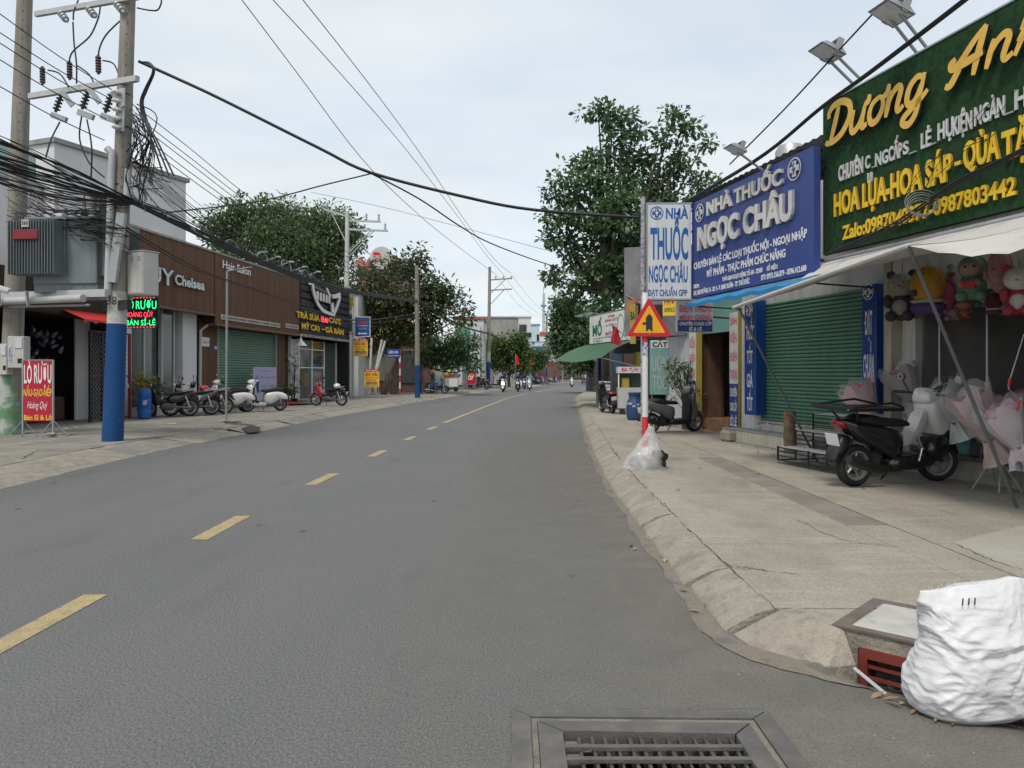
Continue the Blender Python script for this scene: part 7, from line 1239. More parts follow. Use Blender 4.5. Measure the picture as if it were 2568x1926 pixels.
q = MB(); q.prism(rtri(cxx, cz_, .70, .03), -.07, -.055); q.build('plate', mat('sign_red', (0.50, 0.012, 0.03), .4, .04), wsg)
q = MB(); q.prism(rtri(cxx, cz_ - .004, .50, .012), -.074, -.0705); q.build('face', mat('sign_amber', (0.74, 0.36, 0.012), .4, .05), wsg)
ax, w_ = cxx + .0, .05; q = MB(); q.prism([(ax - w_, cz_ - .13), (ax, cz_ - .085), (ax + w_, cz_ - .13), (ax + w_, cz_ + .09), (ax, cz_ + .15), (ax - w_, cz_ + .09), (ax - w_, cz_ + .015), (ax - w_ - .05, cz_ + .015), (ax - w_ - .05, cz_ - .02), (ax - w_, cz_ - .02)], -.078, -.0745); q.build('arrow', mat('sign_black', (0.022, 0.024, 0.03), .5, 0), wsg)
for z in (cz_ + .22, cz_ - .165): q = MB(); q.lathe([(0, -.08), (.009, -.08), (.009, -.074)], 8, 'y', (cxx, 0, z)); q.build('bolt', M['steel'], wsg)
# clear rubbish bag
tbp = G(1630, 1177, ZS); tb = thing('rubbish_bag', 'clear plastic bag of rubbish leaning on the foot of the warning sign', 'rubbish bag', (tbp.x, tbp.y + .12, ZS))
q = MB(); n, m_ = 28, 16; vs = []
for i in range(m_ + 1):
    h = i / m_; z = .64 * h; w = lerp(.33, .25, h / .3) if h < .3 else (.21 * (1 - (h - .3) / .7) ** 1.1 + .045)
    for j in range(n):
        a = 2 * PI * j / n; k_ = 1 + .22 * nz3((math.cos(a) * 1.6, math.sin(a) * 1.6, h * 2.2), 1.7) + .05 * math.sin(a * 7 + h * 5); x = w * k_ * math.cos(a) - .07 * (1 - h) + .04 * h; y = w * .75 * k_ * math.sin(a); vs.append((x, y, max(.003, z + .02 * nz3((a, h * 3, 1), 2))))
fs = [(i * n + j, i * n + (j + 1) % n, (i + 1) * n + (j + 1) % n, (i + 1) * n + j) for i in range(m_) for j in range(n)]
q.add(vs, fs); fm = mat('clear_film', (0.72, 0.73, 0.74), .22, .1, 9.0, spec=.8, alpha=.36, bump=.6, bscale=14); q.build('film', fm, tb, smooth=True, angle=180)
rr = random.Random(31)
for i, (x, y, z, r, c) in enumerate(((-.12, 0, .10, .13, (.13, .125, .12)), (.06, -.05, .10, .12, (.22, .20, .19)), (.15, .0, .17, .13, (.018, .018, .02)), (.17, -.04, .08, .1, (.02, .02, .022)), (-.02, .02, .22, .11, (.45, .45, .46)), (-.2, -.05, .06, .08, (.16, .15, .14)), (.0, -.12, .17, .06, (.42, .28, .16)), (-.08, -.12, .08, .07, (.16, .15, .15)), (.08, .05, .28, .08, (.42, .42, .43)))):
    q = MB(); q.ball((0, 0, 0), r, 10, 1.15, .9, .8); o = q.build('rubbish', mat('rubbish_%d' % i, c, .5, .4, 14.0, bump=.5, bscale=30), tb, smooth=True, loc=(x, y, max(z, r * .8)))
    for v in o.data.vertices: v.co *= 1 + .35 * nz3(v.co, 14)
# woven sack
sp = Vector((2.17, 3.66, -.012)); sk = thing('woven_sack', 'full white woven sack standing in front of the storm drain', 'sack', sp, R(8)); sk.scale = (1.03, 1.0, .93)
q = MB(); n, m_ = 150, 110; vs = []
for i in range(m_ + 1):
    h = i / m_; z = .655 * h; a_ = interp([(0, .205), (.05, .245), (.2, .262), (.42, .235), (.55, .232), (.75, .245), (.92, .25), (1, .245)], h); b_ = interp([(0, .13), (.06, .17), (.3, .185), (.6, .15), (.85, .075), (1, .014)], h); cx_ = interp([(0, .0), (.35, -.012), (.6, .018), (1, .035)], h)
    for j in range(n):
        t = 2 * PI * j / n; c, s = math.cos(t), math.sin(t); e = .62; x = a_ * math.copysign(abs(c) ** e, c); y = b_ * math.copysign(abs(s) ** .8, s); k_ = min(1, h * 8 + .2) * (1 - .7 * max(0, h - .9) * 10 * .1)
        wx, wz = x + .05 * nz3((x, y, z), 6), z + .05 * nz3((z, x, y + 2), 6); rg_ = lambda a, b_, sc: 1 - 2 * abs(nz3((a, y * 1.3, b_), sc))
        fold = .024 * nz3((x, y, z), 4) + .012 * rg_(wx * 1.2, wz * 1.5 + wx * 1.1, 4.5) + .012 * rg_(wx * 1.6 + 5, wz * 1.4 - wx * 1.5, 7) + .006 * rg_(wx * 2, wz * 3.4 + wx, 9) - .02 * max(0, 1 - abs(h - .52 - x * .3) / .05) * (.6 + .4 * math.sin(9 * x)); L_ = math.hypot(x, y) or 1
        zt = z + (.03 * nz3((x * 4, 0, 1), 1.5) + .02 * (x / .25)) * max(0, h - .7) / .3; vs.append((cx_ + x + x / L_ * fold * k_, y + y / L_ * fold * k_, zt))
fs = [(i * n + j, i * n + (j + 1) % n, (i + 1) * n + (j + 1) % n, (i + 1) * n + j) for i in range(m_) for j in range(n)] + [tuple(range(n))[::-1], tuple(m_ * n + j for j in range(n))]
q.add(vs, fs); sackm = mat('woven_sack_cloth', (0.62, 0.625, 0.635), .5, .06, 3.0, .28, 26, spec=.4, dirt=((0.50, 0.49, 0.48), 4.0, .56, .8), aniso=(1, 1, 1.9)); q.build('cloth', sackm, sk, smooth=True, angle=180)
q = MB()
for i in range(60): x = lerp(-.2, .27, i / 59); z = .655 + .02 * (x - .03) / .25 + .012 * math.sin(i * 2.3); l = rr.uniform(.003, .012); q.tube([(x, rr.uniform(-.01, .01), z - .012), (x + rr.uniform(-.012, .012), rr.uniform(-.015, .01), z + l)], .0011, 3)
q.build('frayed_edge', sackm, sk)['kind'] = 'stuff'
for x in (-.105, -.075, -.045): q = MB(); q.tube([(x, -.10, .585), (x + .012, -.088, .615)], .003, 4); q.build('pen_mark', M['ink'], sk)
# fallen leaves and scraps
lf = MB(); lf.add([(-.05, 0, 0), (-.01, .022, .012), (.05, .004, .004), (0, -.024, .010), (0, 0, .004)], [(0, 4, 1), (1, 4, 2), (2, 4, 3), (3, 4, 0)]); lms = [mat('dry_leaf_%d' % i, c, .8, .3, 20) for i, c in enumerate(((.26, .165, .09), (.22, .155, .10), (.31, .27, .13)))]
k0 = 0
for u, v, z in ((1578, 1280, .006), (1582, 1370, .006), (1592, 1378, .006), (1560, 1240, .006), (1526, 1222, .05), (1530, 1180, .09), (1716, 1484, .006), (1741, 1535, .006), (1667, 1408, .006), (1480, 1150, .006), (1452, 1090, .006), (1455, 1098, .006), (1487, 1163, .02), (1756, 1174, ZS), (1532, 1100, ZS), (1700, 1230, ZS), (2165, 1226, ZS), (1900, 1190, ZS)):
    p_ = G(u, v, z); o = lf.build('fallen_leaf', lms[k0 % 3], None) if k0 < 3 else None
    if o is None: o = first_leaf[k0 % 3].copy(); COL.objects.link(o)
    else: first_leaf = (first_leaf if k0 else []) + [o]
    o.location = p_ + Vector((0, 0, .006)); s = rr.uniform(.6, 1.2); o.scale = (s, s, s * 1.3); o.rotation_euler = (rr.uniform(-.2, .2), rr.uniform(-.2, .2), rr.uniform(0, 6)); tag(o, 'dry fallen leaf lying on the road or pavement', 'leaf', 'fallen leaves'); k0 += 1
for i, (u, v) in enumerate(((2200, 1744), (2232, 1752), (2262, 1765), (2292, 1790), (2330, 1800), (2350, 1808), (2390, 1822), (2240, 1770))):
    p_ = G(u, v, 0); o = first_leaf[i % 3].copy(); COL.objects.link(o); o.location = (p_.x, p_.y, road_z(p_.x, p_.y) + .012); s = rr.uniform(.35, .9); o.scale = (s * 1.4, s * .8, s); o.rotation_euler = (rr.uniform(-.3, .3), rr.uniform(-.3, .3), rr.uniform(0, 6)); tag(o, 'withered leaf among the litter at the foot of the white sack', 'leaf', 'litter by the sack')
q = MB(); a = G(2143, 1686, 0) + Vector((0, 0, .02)); c = G(2222, 1742, -.02); q.tube([a, c], .010, 6); one('plastic_pipe', 'short grey plastic pipe lying across the storm drain edge', 'pipe', q, M['pvc'])
for i, (u, v) in enumerate(((190, 1072), (165, 1075), (430, 1063), (75, 1085))): p_ = G(u, v, ZS - .01); q = MB(); q.add([(-.12, -.04, .004), (.12, -.05, .01), (.13, .05, .02), (-.1, .04, .008)], [(0, 1, 2, 3)]); o = q.build('paper_scrap', M['inkwhite'], None, loc=p_); tag(o, 'scrap of white paper dropped on the left pavement', 'paper', 'paper scraps on the left pavement'); o.rotation_euler = (0, 0, rr.uniform(0, 3))
pc = MB(); pc.add([(-.008, -.006, 0), (.008, -.006, 0), (.007, .007, 0), (-.006, .006, 0), (0, 0, .006)], [(0, 1, 4), (1, 2, 4), (2, 3, 4), (3, 0, 4)]); gm = mat('pale_grit', (.27, .265, .25), .9, .3, 40); q = MB()
for i in range(520):
    x = rr.uniform(-6, 1.1) if i < 300 else rr.uniform(.9, 2.6); y = rr.uniform(2.6, 12) if i < 300 else rr.uniform(2.6, 4.3); s = rr.uniform(.15, .5) if rr.random() < .95 else .9
    if 0 < x < 1.2 and y < 3.7: continue
    zz0 = road_z(x, y); n_ = len(q.v); q.add([(x + a * s, y + b_ * s, zz0 + .001 + c * s) for a, b_, c in pc.v], pc.f)
o = q.build('grit', gm, None); o['kind'] = 'stuff'; o['label'] = 'pale grit scattered over the asphalt'
# ------------------------------------------------------------------ by the right-hand shops
rk = thing('display_rack', 'low black steel stepped display rack with white shelves before the green shutter', 'rack', FR.pt(FR.x(1951, 1.3), 1.3, ZS), FR.rot)
for k_, (y, z) in enumerate(((0, .26), (.32, .52), (.64, .78))):
    q = MB(); q.box(.02, 1.62, y + .01, y + .31, z, z + .018); q.build('shelf', M['lightbox'], rk)
    for x in (0, .82, 1.64): q = MB(); q.box(x - .012, x + .012, y - .012, y + .012, .04, z + .02); q.build('upright', M['dark'], rk)
    for zz in ([.06, .13, .20, .26] if k_ == 0 else [z - .2, z - .13, z - .06, z]): q = MB(); q.box(.0, 1.64, y - .01, y + .008, zz - .008, zz + .01); q.build('rail', M['dark'], rk)
for x in (0.0, 1.64):
    q = MB(); q.box(x - .01, x + .01, 0, .96, .05, .07); q.build('side_rail', M['dark'], rk); q = MB(); q.lathe([(.0, -.012), (.03, -.012), (.03, .012), (0, .012)], 10, 'y', (x, 0, .03)); q.build('castor', M['grey'], rk)
lp = G(1984, 1143, ZS); lgm = thing('log_stump', 'short upright tree log standing behind the black display rack', 'log', FR.pt(FR.x(1980, .22), .22, ZS)); q = MB(); pts = [(.105 + .012 * math.sin(i), 0) for i in range(5)]
q.lathe([(.11, 0), (.10, .1), (.108, .3), (.10, .5), (.105, .72), (.098, .76)], 14); o = q.build('trunk', M['bark'], lgm, smooth=True); 
for v in o.data.vertices: v.co.x *= 1 + .12 * nz3(v.co, 7); v.co.y *= 1 + .12 * nz3(v.co, 6)
q = MB(); q.lathe([(0, .762), (.093, .762)], 14); q.build('cut_face', M['brown'], lgm)
def fabric(name, c): return mat('plush_' + name, tuple(x * .72 + .02 for x in c), .95, .12, 9.0, .6, 60, spec=.1)
def ball_part(t, nm, c, r, m, sx=1, sy=1, sz=1, n=14): q = MB(); q.ball((0, 0, 0), r, n, sx, sy, sz); return q.build(nm, m, t, smooth=True, loc=c)
def plush(label, u, vt, vb, off, body, face_, kind, wide=1.0):
    x = FR.x(u, off); z0, z1 = FR.z(u, vb, off), FR.z(u, vt, off); h = z1 - z0; t = fthing('plush_toy', label, 'plush toy', FR, x, off, z0); t.rotation_euler = (0, 0, FR.rot + R(35)); b_ = fabric('%.2f%.2f%.2f' % body, body); f_ = fabric('%.2f%.2f%.2f' % face_, face_); k_ = M['ink']
    if kind == 'bear':
        ball_part(t, 'body', (0, 0, h * .28), h * .28, b_, .85 * wide, .7, 1.0); ball_part(t, 'belly', (0, -h * .12, h * .27), h * .17, f_, .9, .55, 1); ball_part(t, 'head', (0, -.02, h * .72), h * .27, f_, 1.02 * wide, .85, .9)
        for s in (1, -1): ball_part(t, 'ear', (s * h * .2 * wide, 0, h * .93), h * .09, b_); ball_part(t, 'arm', (s * h * .24 * wide, -h * .1, h * .40), h * .10, b_, .8, .8, 1.4); ball_part(t, 'foot', (s * h * .16 * wide, -h * .18, h * .09), h * .12, b_, .9, 1.1, .9); ball_part(t, 'eye', (s * h * .09, -h * .22, h * .76), h * .022, k_, n=8)
        ball_part(t, 'muzzle', (0, -h * .2, h * .66), h * .09, f_, 1.1, .8, .8); ball_part(t, 'nose', (0, -h * .27, h * .68), h * .025, M['inkpink'], n=8)
    elif kind == 'hood':
        ball_part(t, 'body', (0, 0, h * .30), h * .31, b_, .95 * wide, .75, 1.0); ball_part(t, 'hood', (0, .02, h * .72), h * .29, b_, 1.05 * wide, .9, .95); ball_part(t, 'face', (h * .0, -h * .12, h * .68), h * .21, f_, 1.05, .75, .9); q = MB(); q.prism([(-h * .17, 0), (-h * .12, -h * .14), (h * .12, -h * .14), (h * .17, 0)], -.04, .04); q.build('melon_slice', M['inkred'], t, loc=(0, -h * .30, h * .38))
        for s in (1, -1): ball_part(t, 'arm', (s * h * .16, -h * .26, h * .36), h * .08, f_); ball_part(t, 'foot', (s * h * .18, -h * .16, h * .08), h * .12, b_); ball_part(t, 'eye', (s * h * .09, -h * .27, h * .72), h * .028, k_, n=8)
    elif kind == 'drop':
        ball_part(t, 'body', (0, 0, h * .5), h * .3, b_, .9 * wide, .7, 1.62); ball_part(t, 'snout', (0, -h * .12, h * .3), h * .1, f_, 1.2, .8, .9); ball_part(t, 'tuft', (0, 0, h * .96), h * .07, f_)
        for s in (1, -1): ball_part(t, 'eye', (s * h * .08, -h * .2, h * .5), h * .02, k_, n=8); ball_part(t, 'flipper', (s * h * .25, -.02, h * .42), h * .09, b_, .5, .5, 1.4)
    elif kind == 'sack':
        ball_part(t, 'body', (0, 0, h * .62), h * .38, b_, .9 * wide, .75, 1.0); ball_part(t, 'frill', (0, 0, h * .16), h * .22, f_, 1.5 * wide, 1.0, .7); ball_part(t, 'paw', (-h * .2, -h * .25, h * .45), h * .07, f_); ball_part(t, 'collar', (0, 0, h * .30), h * .2, fabric('cream', (.5, .45, .35)), 1.6 * wide, 1.1, .35)
    q = MB(); q.tube([(0, 0, h * .95), (0, .03, max(h + .08, 3.0 - z0 - .25))], .006, 4); q.build('string', M['cablegrey'], t); return t
plush('white and black plush toy hanging nearest the green shutter', 2262, 680, 805, .25, (.06, .06, .06), (.40, .38, .34), 'bear')
plush('round yellow plush toy with a purple frill hanging under the awning', 2326, 668, 792, .3, (.55, .30, .03), (.10, .05, .20), 'sack')
plush('magenta plush toy hanging behind the round yellow one', 2376, 700, 782, .1, (.34, .05, .12), (.40, .14, .2), 'drop', .9)
plush('green hooded doll plush holding a red melon slice under the awning', 2438, 640, 752, .3, (.14, .30, .20), (.45, .33, .27), 'hood')
plush('long pink seal-like plush toy hung next to the green hooded doll', 2508, 615, 738, .3, (.42, .20, .20), (.46, .27, .25), 'drop', .85)
plush('dark maroon plush cushion hanging below the pink seal-like toy', 2492, 735, 792, .0, (.10, .02, .04), (.12, .03, .05), 'sack')
plush('white and red plush toy in clear wrap at the right edge', 2556, 665, 790, .45, (.45, .04, .07), (.62, .60, .58), 'bear')
for a in (('grey rabbit-like plush toy in wrap behind the round yellow one', 2300, 715, 800, .05, (.20, .20, .21), (.35, .33, .32), 'bear'), ('brown bear plush toy below the green hooded doll', 2420, 752, 800, .1, (.20, .07, .03), (.30, .14, .07), 'bear', 1.3), ('pale blue plush toy deep under the awning', 2468, 690, 770, -.15, (.16, .26, .34), (.42, .42, .42), 'bear'), ('cream plush toy deep behind the magenta one', 2390, 655, 705, -.1, (.42, .38, .28), (.45, .40, .3), 'hood'), ('purple plush toy at the back near the pink seal-like toy', 2545, 690, 765, .0, (.16, .07, .20), (.35, .25, .35), 'bear')): plush(*a)
for i in range(20):
    u_ = 2285 + (i % 10) * 29 + rr.uniform(-9, 9); hang = i < 10; vt_ = rr.uniform(690, 740) if hang else rr.uniform(900, 1010); hp = rr.uniform(48, 70)
    t = plush('small pastel plush toy among the crowded stock under the awning', u_, vt_, vt_ + hp, -.25 - rr.uniform(0, .35), *rr.choice((((.46, .26, .28), (.50, .40, .38)), ((.30, .32, .40), (.48, .46, .44)), ((.44, .38, .26), (.50, .46, .38)), ((.24, .34, .33), (.46, .46, .42)), ((.40, .16, .20), (.50, .38, .38)))), rr.choice(('bear', 'bear', 'hood')), 1.15); t['group'] = 'crowded plush stock'
    if not hang:                                       # these sit on the display table instead of hanging
        bpy.data.objects.remove([c for c in t.children if c.name.startswith('string')][0]); p_ = FR.pt(FR.x(u_, -.75), -.72 - rr.uniform(0, .3)); t.location = (p_.x, p_.y, .975); t.scale = (1.15,) * 3
film2 = mat('cellophane', (0.75, 0.75, 0.76), .12, .05, 9, spec=.9, alpha=.2, bump=.8, bscale=16)
def crumple(t, nm, r0, r1, z0, z1, m, seed, n=22, amp=.18, ox=0, oy=0):
    q = MB(); vs = []
    for i in range(6):
        s = i / 5; r = lerp(r0, r1, s ** .8)
        for j in range(n): a = 2 * PI * j / n; k_ = 1 + amp * nz3((math.cos(a) * 2 + seed, math.sin(a) * 2, s * 1.5), 1.6) + amp * .6 * math.sin(a * 6 + seed) * s; vs.append((ox + r * k_ * math.cos(a), oy + r * k_ * math.sin(a), lerp(z0, z1, s) + .06 * s * math.sin(a * 5 + seed)))
    q.add(vs, [(i * n + j, i * n + (j + 1) % n, (i + 1) * n + (j + 1) % n, (i + 1) * n + j) for i in range(5) for j in range(n)]); return q.build(nm, m, t, smooth=True, angle=30)
def bouquet(label, u, vt, vb, off, paper, flower, seed, tail=True, r=.26):
    x = FR.x(u, off); z0, z1 = FR.z(u, vb, off), FR.z(u, vt, off); h = z1 - z0; t = fthing('bouquet', label, 'bouquet', FR, x, off, z0); t.rotation_euler = (R(20), R(-14), FR.rot); pm_ = mat('wrap_%d' % seed, paper, .6, .12, 6); fm_ = mat('bloom_%d' % seed, flower, .8, .25, 14); rs_ = random.Random(seed)
    crumple(t, 'wrap_paper', .07, r, h * .30, h * .92, pm_, seed, amp=.2); crumple(t, 'wrap_skirt', .2 if tail else .12, .06, 0, h * .32, pm_, seed + 3, amp=.25); crumple(t, 'film', .09, r * 1.15, h * .28, h * 1.0, film2, seed + 7, amp=.12)
    for i in range(11): a = i * 2.4; rad_ = r * .62 * math.sqrt((i + .5) / 11); ball_part(t, 'bloom', (rad_ * math.cos(a), rad_ * math.sin(a), h * (.82 + .05 * rs_.random())), r * .30, fm_, 1, 1, .8, 9)
    q = MB(); q.lathe([(.075, h * .29), (.075, h * .33)], 12); q.build('ribbon', mat('ribbon_%d' % seed, tuple(min(1, c * .7) for c in flower), .4, .05), t); return t
FB = 0.10
st_ = [('bouquet of pink paper flowers in clear wrap at the end of the green shutter', 2205, 945, 1090, .25, (.52, .34, .33), (.50, .12, .18), 1), ('bouquet of dark blue flowers in pale paper behind the scooter mirror', 2420, 948, 1100, .2, (.48, .50, .47), (.015, .02, .06), 2), ('bouquet of dark red flowers in clear wrap at the back of the scooter', 2310, 905, 1040, -.2, (.34, .27, .28), (.30, .02, .03), 3), ('tall pink wrapped bouquet with a dusky red star flower by the second prop', 2510, 955, 1160, .35, (.50, .37, .36), (.30, .05, .07), 4), ('white and pink wrapped bouquet cut by the right edge', 2575, 1000, 1165, .5, (.58, .50, .52), (.55, .3, .36), 5), ('pale green paper bouquet with a blue ribbon under the dark blue flowers', 2365, 1010, 1130, .1, (.45, .52, .48), (.10, .14, .35), 6)]
for a in st_: bouquet(*a)
def shelfstuff():
    for i in range(54):
        row = i // 18; off = (-.85, -1.2, -.55)[row]; z = (.97, .97, .42)[row]; x = FR.x(2290, -.8) + (i % 18) * .27 + rr.uniform(-.05, .05); c = rr.choice(((.30, .06, .08), (.42, .22, .24), (.08, .22, .24), (.12, .15, .30), (.40, .34, .28), (.08, .08, .10), (.45, .40, .42))); t = fthing('wrapped_gift', 'small wrapped gift on the dim display tables of the gift shop', 'gift', FR, x, off, z, 'gifts on the dim tables'); q = MB(); w = rr.uniform(.07, .13); h = rr.uniform(.12, .34); q.cbox(-w, w, -w, w, 0, h, .03); q.build('box', mat('gift_%.2f%.2f' % c[:2], c, .6, .3, 12), t); q = MB(); q.ball((0, 0, h), .07, 8, 1, 1, .7); q.build('bow', mat('bow_%.2f' % c[0], tuple(min(1, x * 1.3) for x in c), .5, .1), t)
shelfstuff()
# easel stands and a stool under the bouquets
for i, (u, v, lab) in enumerate(((2350, 1120, 'small black folding stand under the pale green bouquet'), (2420, 1145, 'grey trestle stand under the dark blue bouquet'), (2500, 1230, 'grey folding trestle at the kerb of the gift shop'))):
    p_ = G(u, v, .43 if i < 2 else ZS); t = thing('folding_stand', lab, 'stand', (p_.x + (.2 if i < 2 else 0), p_.y, p_.z), FR.rot); hgt = (.35, .38, .42)[i]
    for s in (1, -1):
        for d in (1, -1): q = MB(); q.tube([(s * .2, d * .17, 0), (s * .05, -d * .02, hgt)], .012, 5); q.build('leg', M['dark'] if i == 0 else M['grey'], t)
    q = MB(); q.box(-.14, .14, -.12, .12, hgt, hgt + .02); q.build('top', M['dark'], t)
pp = P(2556, 1170, 8.1); q = MB(); q.tube([pp, pp + Vector((.5, .1, .0))], .055, 12, cap=False); q.tube([pp + Vector((.002, 0, 0)), pp + Vector((.5, .1, 0))], .047, 12, cap=False); one('large_pipe', 'grey plastic pipe end poking in from the right edge', 'pipe', q, M['pvc'])
q = MB(); q.tube([P(2568, 838, 8.6), P(2532, 955, 8.6)], .008, 6); q.tube([P(2532, 955, 8.6), P(2529, 975, 8.6), P(2545, 990, 8.6), P(2558, 1000, 8.6), P(2556, 1010, 8.6)], .007, 6); q.mi = 1; q.tube([P(2533, 948, 8.59), P(2529, 970, 8.59)], .014, 7); q.tube([P(2558, 1003, 8.59), P(2551, 1030, 8.59)], .014, 7); one('awning_crank', 'thin metal awning crank with red grips at the right edge', 'crank', q, [M['steel'], M['red']])
# drum, carts, pots
dr = G(1593, 1053, ZS); t = thing('water_drum', 'dark blue stickered plastic drum behind the warning sign pole', 'drum', (dr.x, dr.y, ZS)); q = MB(); q.lathe([(.2, 0), (.26, .05), (.285, .2), (.28, .45), (.25, .6), (.2, .66), (.2, .78), (.22, .79), (.22, .86), (0, .87)], 20); q.build('body', mat('drum_blue', (0.02, 0.065, 0.16), .5, .12, 4), t, smooth=True)
for i in range(7): a = R(-150 + i * 22); q = MB(); q.M = Matrix.Rotation(a + PI / 2, 4, 'Z'); z = rr.uniform(.25, .5); q.box(-.05, .05, -.292, -.286, z, z + .07); q.build('sticker', M['paper'], t)
FB2 = Frame(0, 27.5, 1, -.05); b0, b1 = FB2.x(1550), FB2.x(1610); t = fthing('beer_cart', 'glass sided street cart with a beer sign under the green awning', 'cart', FB2, b0, 0, ZS); bw = b1 - b0; zt = FB2.z(1552, 920) - ZS; zm = zt - .22
q = MB(); q.box(0, bw, 0, .6, .22, .95); q.build('base', M['pvc'], t); q = MB(); q.box(-.02, bw + .02, -.03, .65, zm, zt); q.build('sign', M['lightbox'], t); letters(t, 'BIA TƯƠI', .12, zm + .06, .12, M['inkred'], width=bw * .7, bold=.03, y=-.035)
for x in (.02, bw - .02): q = MB(); q.box(x - .02, x + .02, .0, .04, .95, zm); q.build('post', M['white'], t)
q = MB(); q.box(.03, bw - .03, .3, .32, .95, zm); q.build('glass', M['greyglass'], t); q = MB(); q.box(.15, .4, .1, .25, .95, 1.3); q.build('goods', M['olive'], t)
for x in (.15, bw - .15): q = MB(); q.lathe([(.0, -.02), (.11, -.02), (.11, .02), (0, .02)], 12, 'y', (x, .02, .11)); q.build('wheel', M['rubber'], t)
FK = Frame(0, 29, 1, 0); c0, c1 = FK.x(1502), FK.x(1530); t = fthing('coffee_board', 'white takeaway coffee board with black print on the right pavement', 'notice board', FK, c0, 0, ZS); q = MB(); zb, zt = .15, FK.z(1502, 956) - ZS; q.box(0, c1 - c0, -.01, .02, zb, zt); q.build('panel', M['lightbox'], t)
for i, s in enumerate(('CÀ PHÊ MANG ĐI', 'CÀ PHÊ', 'CÀ PHÊ SỮA', 'CÀ PHÊ ĐEN')): letters(t, s, .04, zt - .12 - i * .14, .06, M['ink'] if i != 1 else M['inkred'], width=(c1 - c0) * .8, bold=.02, y=-.014)
for x in (.02, c1 - c0 - .02): q = MB(); q.tube([(x, 0, zt), (x, .15, 0)], .012, 5); q.build('leg', M['grey'], t)
FH = Frame(0, 20.6, 1, 0); h0, h1 = FH.x(1631), FH.x(1678); t = fthing('hairdresser_lightbox', 'teal and white upright hairdresser lightbox right of the warning pole', 'sign', FH, h0, 0, ZS); zt, zb, zs = [FH.z(1640, v) - ZS for v in (853, 990, 873)]
q = MB(); q.cbox(0, h1 - h0, 0, .14, zb, zt, .01); q.build('panel', mat('faded_teal', (0.16, 0.33, 0.31), .5, .08), t); q = MB(); q.box(.012, h1 - h0 - .012, -.005, -.001, zs, zt - .012); q.build('header', M['lightbox'], t); letters(t, 'CẮT', .05, zs + .035, .12, M['ink'], width=h1 - h0 - .1, bold=.035, y=-.009)
gl_ = mat('faded_letter', (.36, .37, .35), .6, .1); letters(t, 'UỐN', .03, zs - .62, .38, gl_, width=h1 - h0 - .06, bold=.03, y=-.009); letters(t, 'TÓC', .05, zs - 1.1, .36, gl_, width=h1 - h0 - .1, bold=.03, y=-.009)
for x in (.05, h1 - h0 - .05): q = MB(); q.box(x - .015, x + .015, .05, .09, 0, zb); q.build('leg', M['grey'], t)
def potplant(label, loc, h, r, n, lm, pot, seed, size=.08, stem=True):
    t = thing('potted_plant', label, 'potted plant', loc); q = MB(); q.lathe([(.10, 0), (.13, .02), (.17, .22), (.18, .24), (.15, .24), (.14, .21), (0, .2)], 14); q.build('pot', M[pot], t, smooth=True); rng = np.random.default_rng(seed); q = MB(); cl = []
    for i in range(n): a = rng.random() * 6.28; k_ = rng.random(); e = (r * k_ * math.cos(a), r * k_ * math.sin(a), h * (.45 + .55 * rng.random())); q.tube([(0, 0, .2), (e[0] * .3, e[1] * .3, e[2] * .6), e], [.014, .009, .004], 4); cl.append(e)
    q.build('stem', M['treebark'], t); leafmesh('foliage', leaves(cl, 16, size, .12, rng), lm, t); return t
potplant('leafy bonsai-like shrub growing behind the grey scooter', (4.55, 20.0, ZS), 1.75, .55, 46, LM['mid'], 'brown', 4, .10)
pz = G(722, 1000, ZS); potplant('thin climbing plant in a black pot beside the cafe post', (FL.pt(FL.x(728), .2, 0).x, FL.pt(FL.x(728), .2, 0).y, ZS), 2.6, .5, 20, LM['mid'], 'dark', 5, .10); potplant('low bushy green plant in a pot right of the lilac board', (FL.pt(FL.x(708), .3, 0).x, FL.pt(FL.x(708), .3, 0).y, ZS), .75, .4, 22, LM['lime'], 'dark', 6, .16)
potplant('dark spiky plant inside the salon window', (FL.pt(FL.x(388), -.1, 0).x, FL.pt(FL.x(388), -.1, 0).y, ZS), 1.25, .35, 22, LM['dark'], 'brown', 7, .18); potplant('yellow flowering plant by the salon door left of the motorbikes', (FL.pt(FL.x(352), .1, 0).x, FL.pt(FL.x(352), .1, 0).y, ZS), 1.5, .25, 18, leafmat('yellow_bloom', (.45, .32, .02), (.6, .45, .04)), 'brown', 8, .1)
# thin street-lamp-like post by the salon
p_ = G(567, 1063, ZS - .01); t = thing('thin_post', 'thin grey steel post with a short top arm before the salon shutter', 'post', p_); q = MB(); zt = H + (V0 - 680) * p_.y / F - p_.z; q.tube([(0, 0, 0), (.03, 0, zt)], .035, 8); q.build('shaft', M['grey'], t); q = MB(); q.tube([(.03, 0, zt), (.75, 0, zt + .12)], .022, 6); q.build('arm', M['grey'], t)
q = MB(); [q.tube([p_ + Vector((.15 + .2 * math.cos(a * .5) * k_, .1 * math.sin(a * .5), .02 + .05 * abs(math.sin(a)))) for a in range(13)], .008, 4) for k_ in (1, 1.5, .7)]; one('loose_cable', 'loose cable ends curling on the ground at the thin post', 'cable', q, M['cable'])
# red plastic slide lying on the pavement
p_ = G(728, 1016, ZS); t = thing('red_canopy', 'folded red fabric canopy lying on the pavement behind the white scooters', 'canopy', p_, FL.rot - .9); t.scale = (.7, .7, .7); q = MB(); q.puff([(-1.2, .02), (-.9, .42), (-.3, .30), (.6, .14), (1.3, .02)], .4, .8); q.build('fabric', M['red'], t, smooth=True); q = MB(); q.tube([(-.2, -.45, .1), (1.9, -.45, .05)], .05, 7); q.build('pole', M['dark'], t)
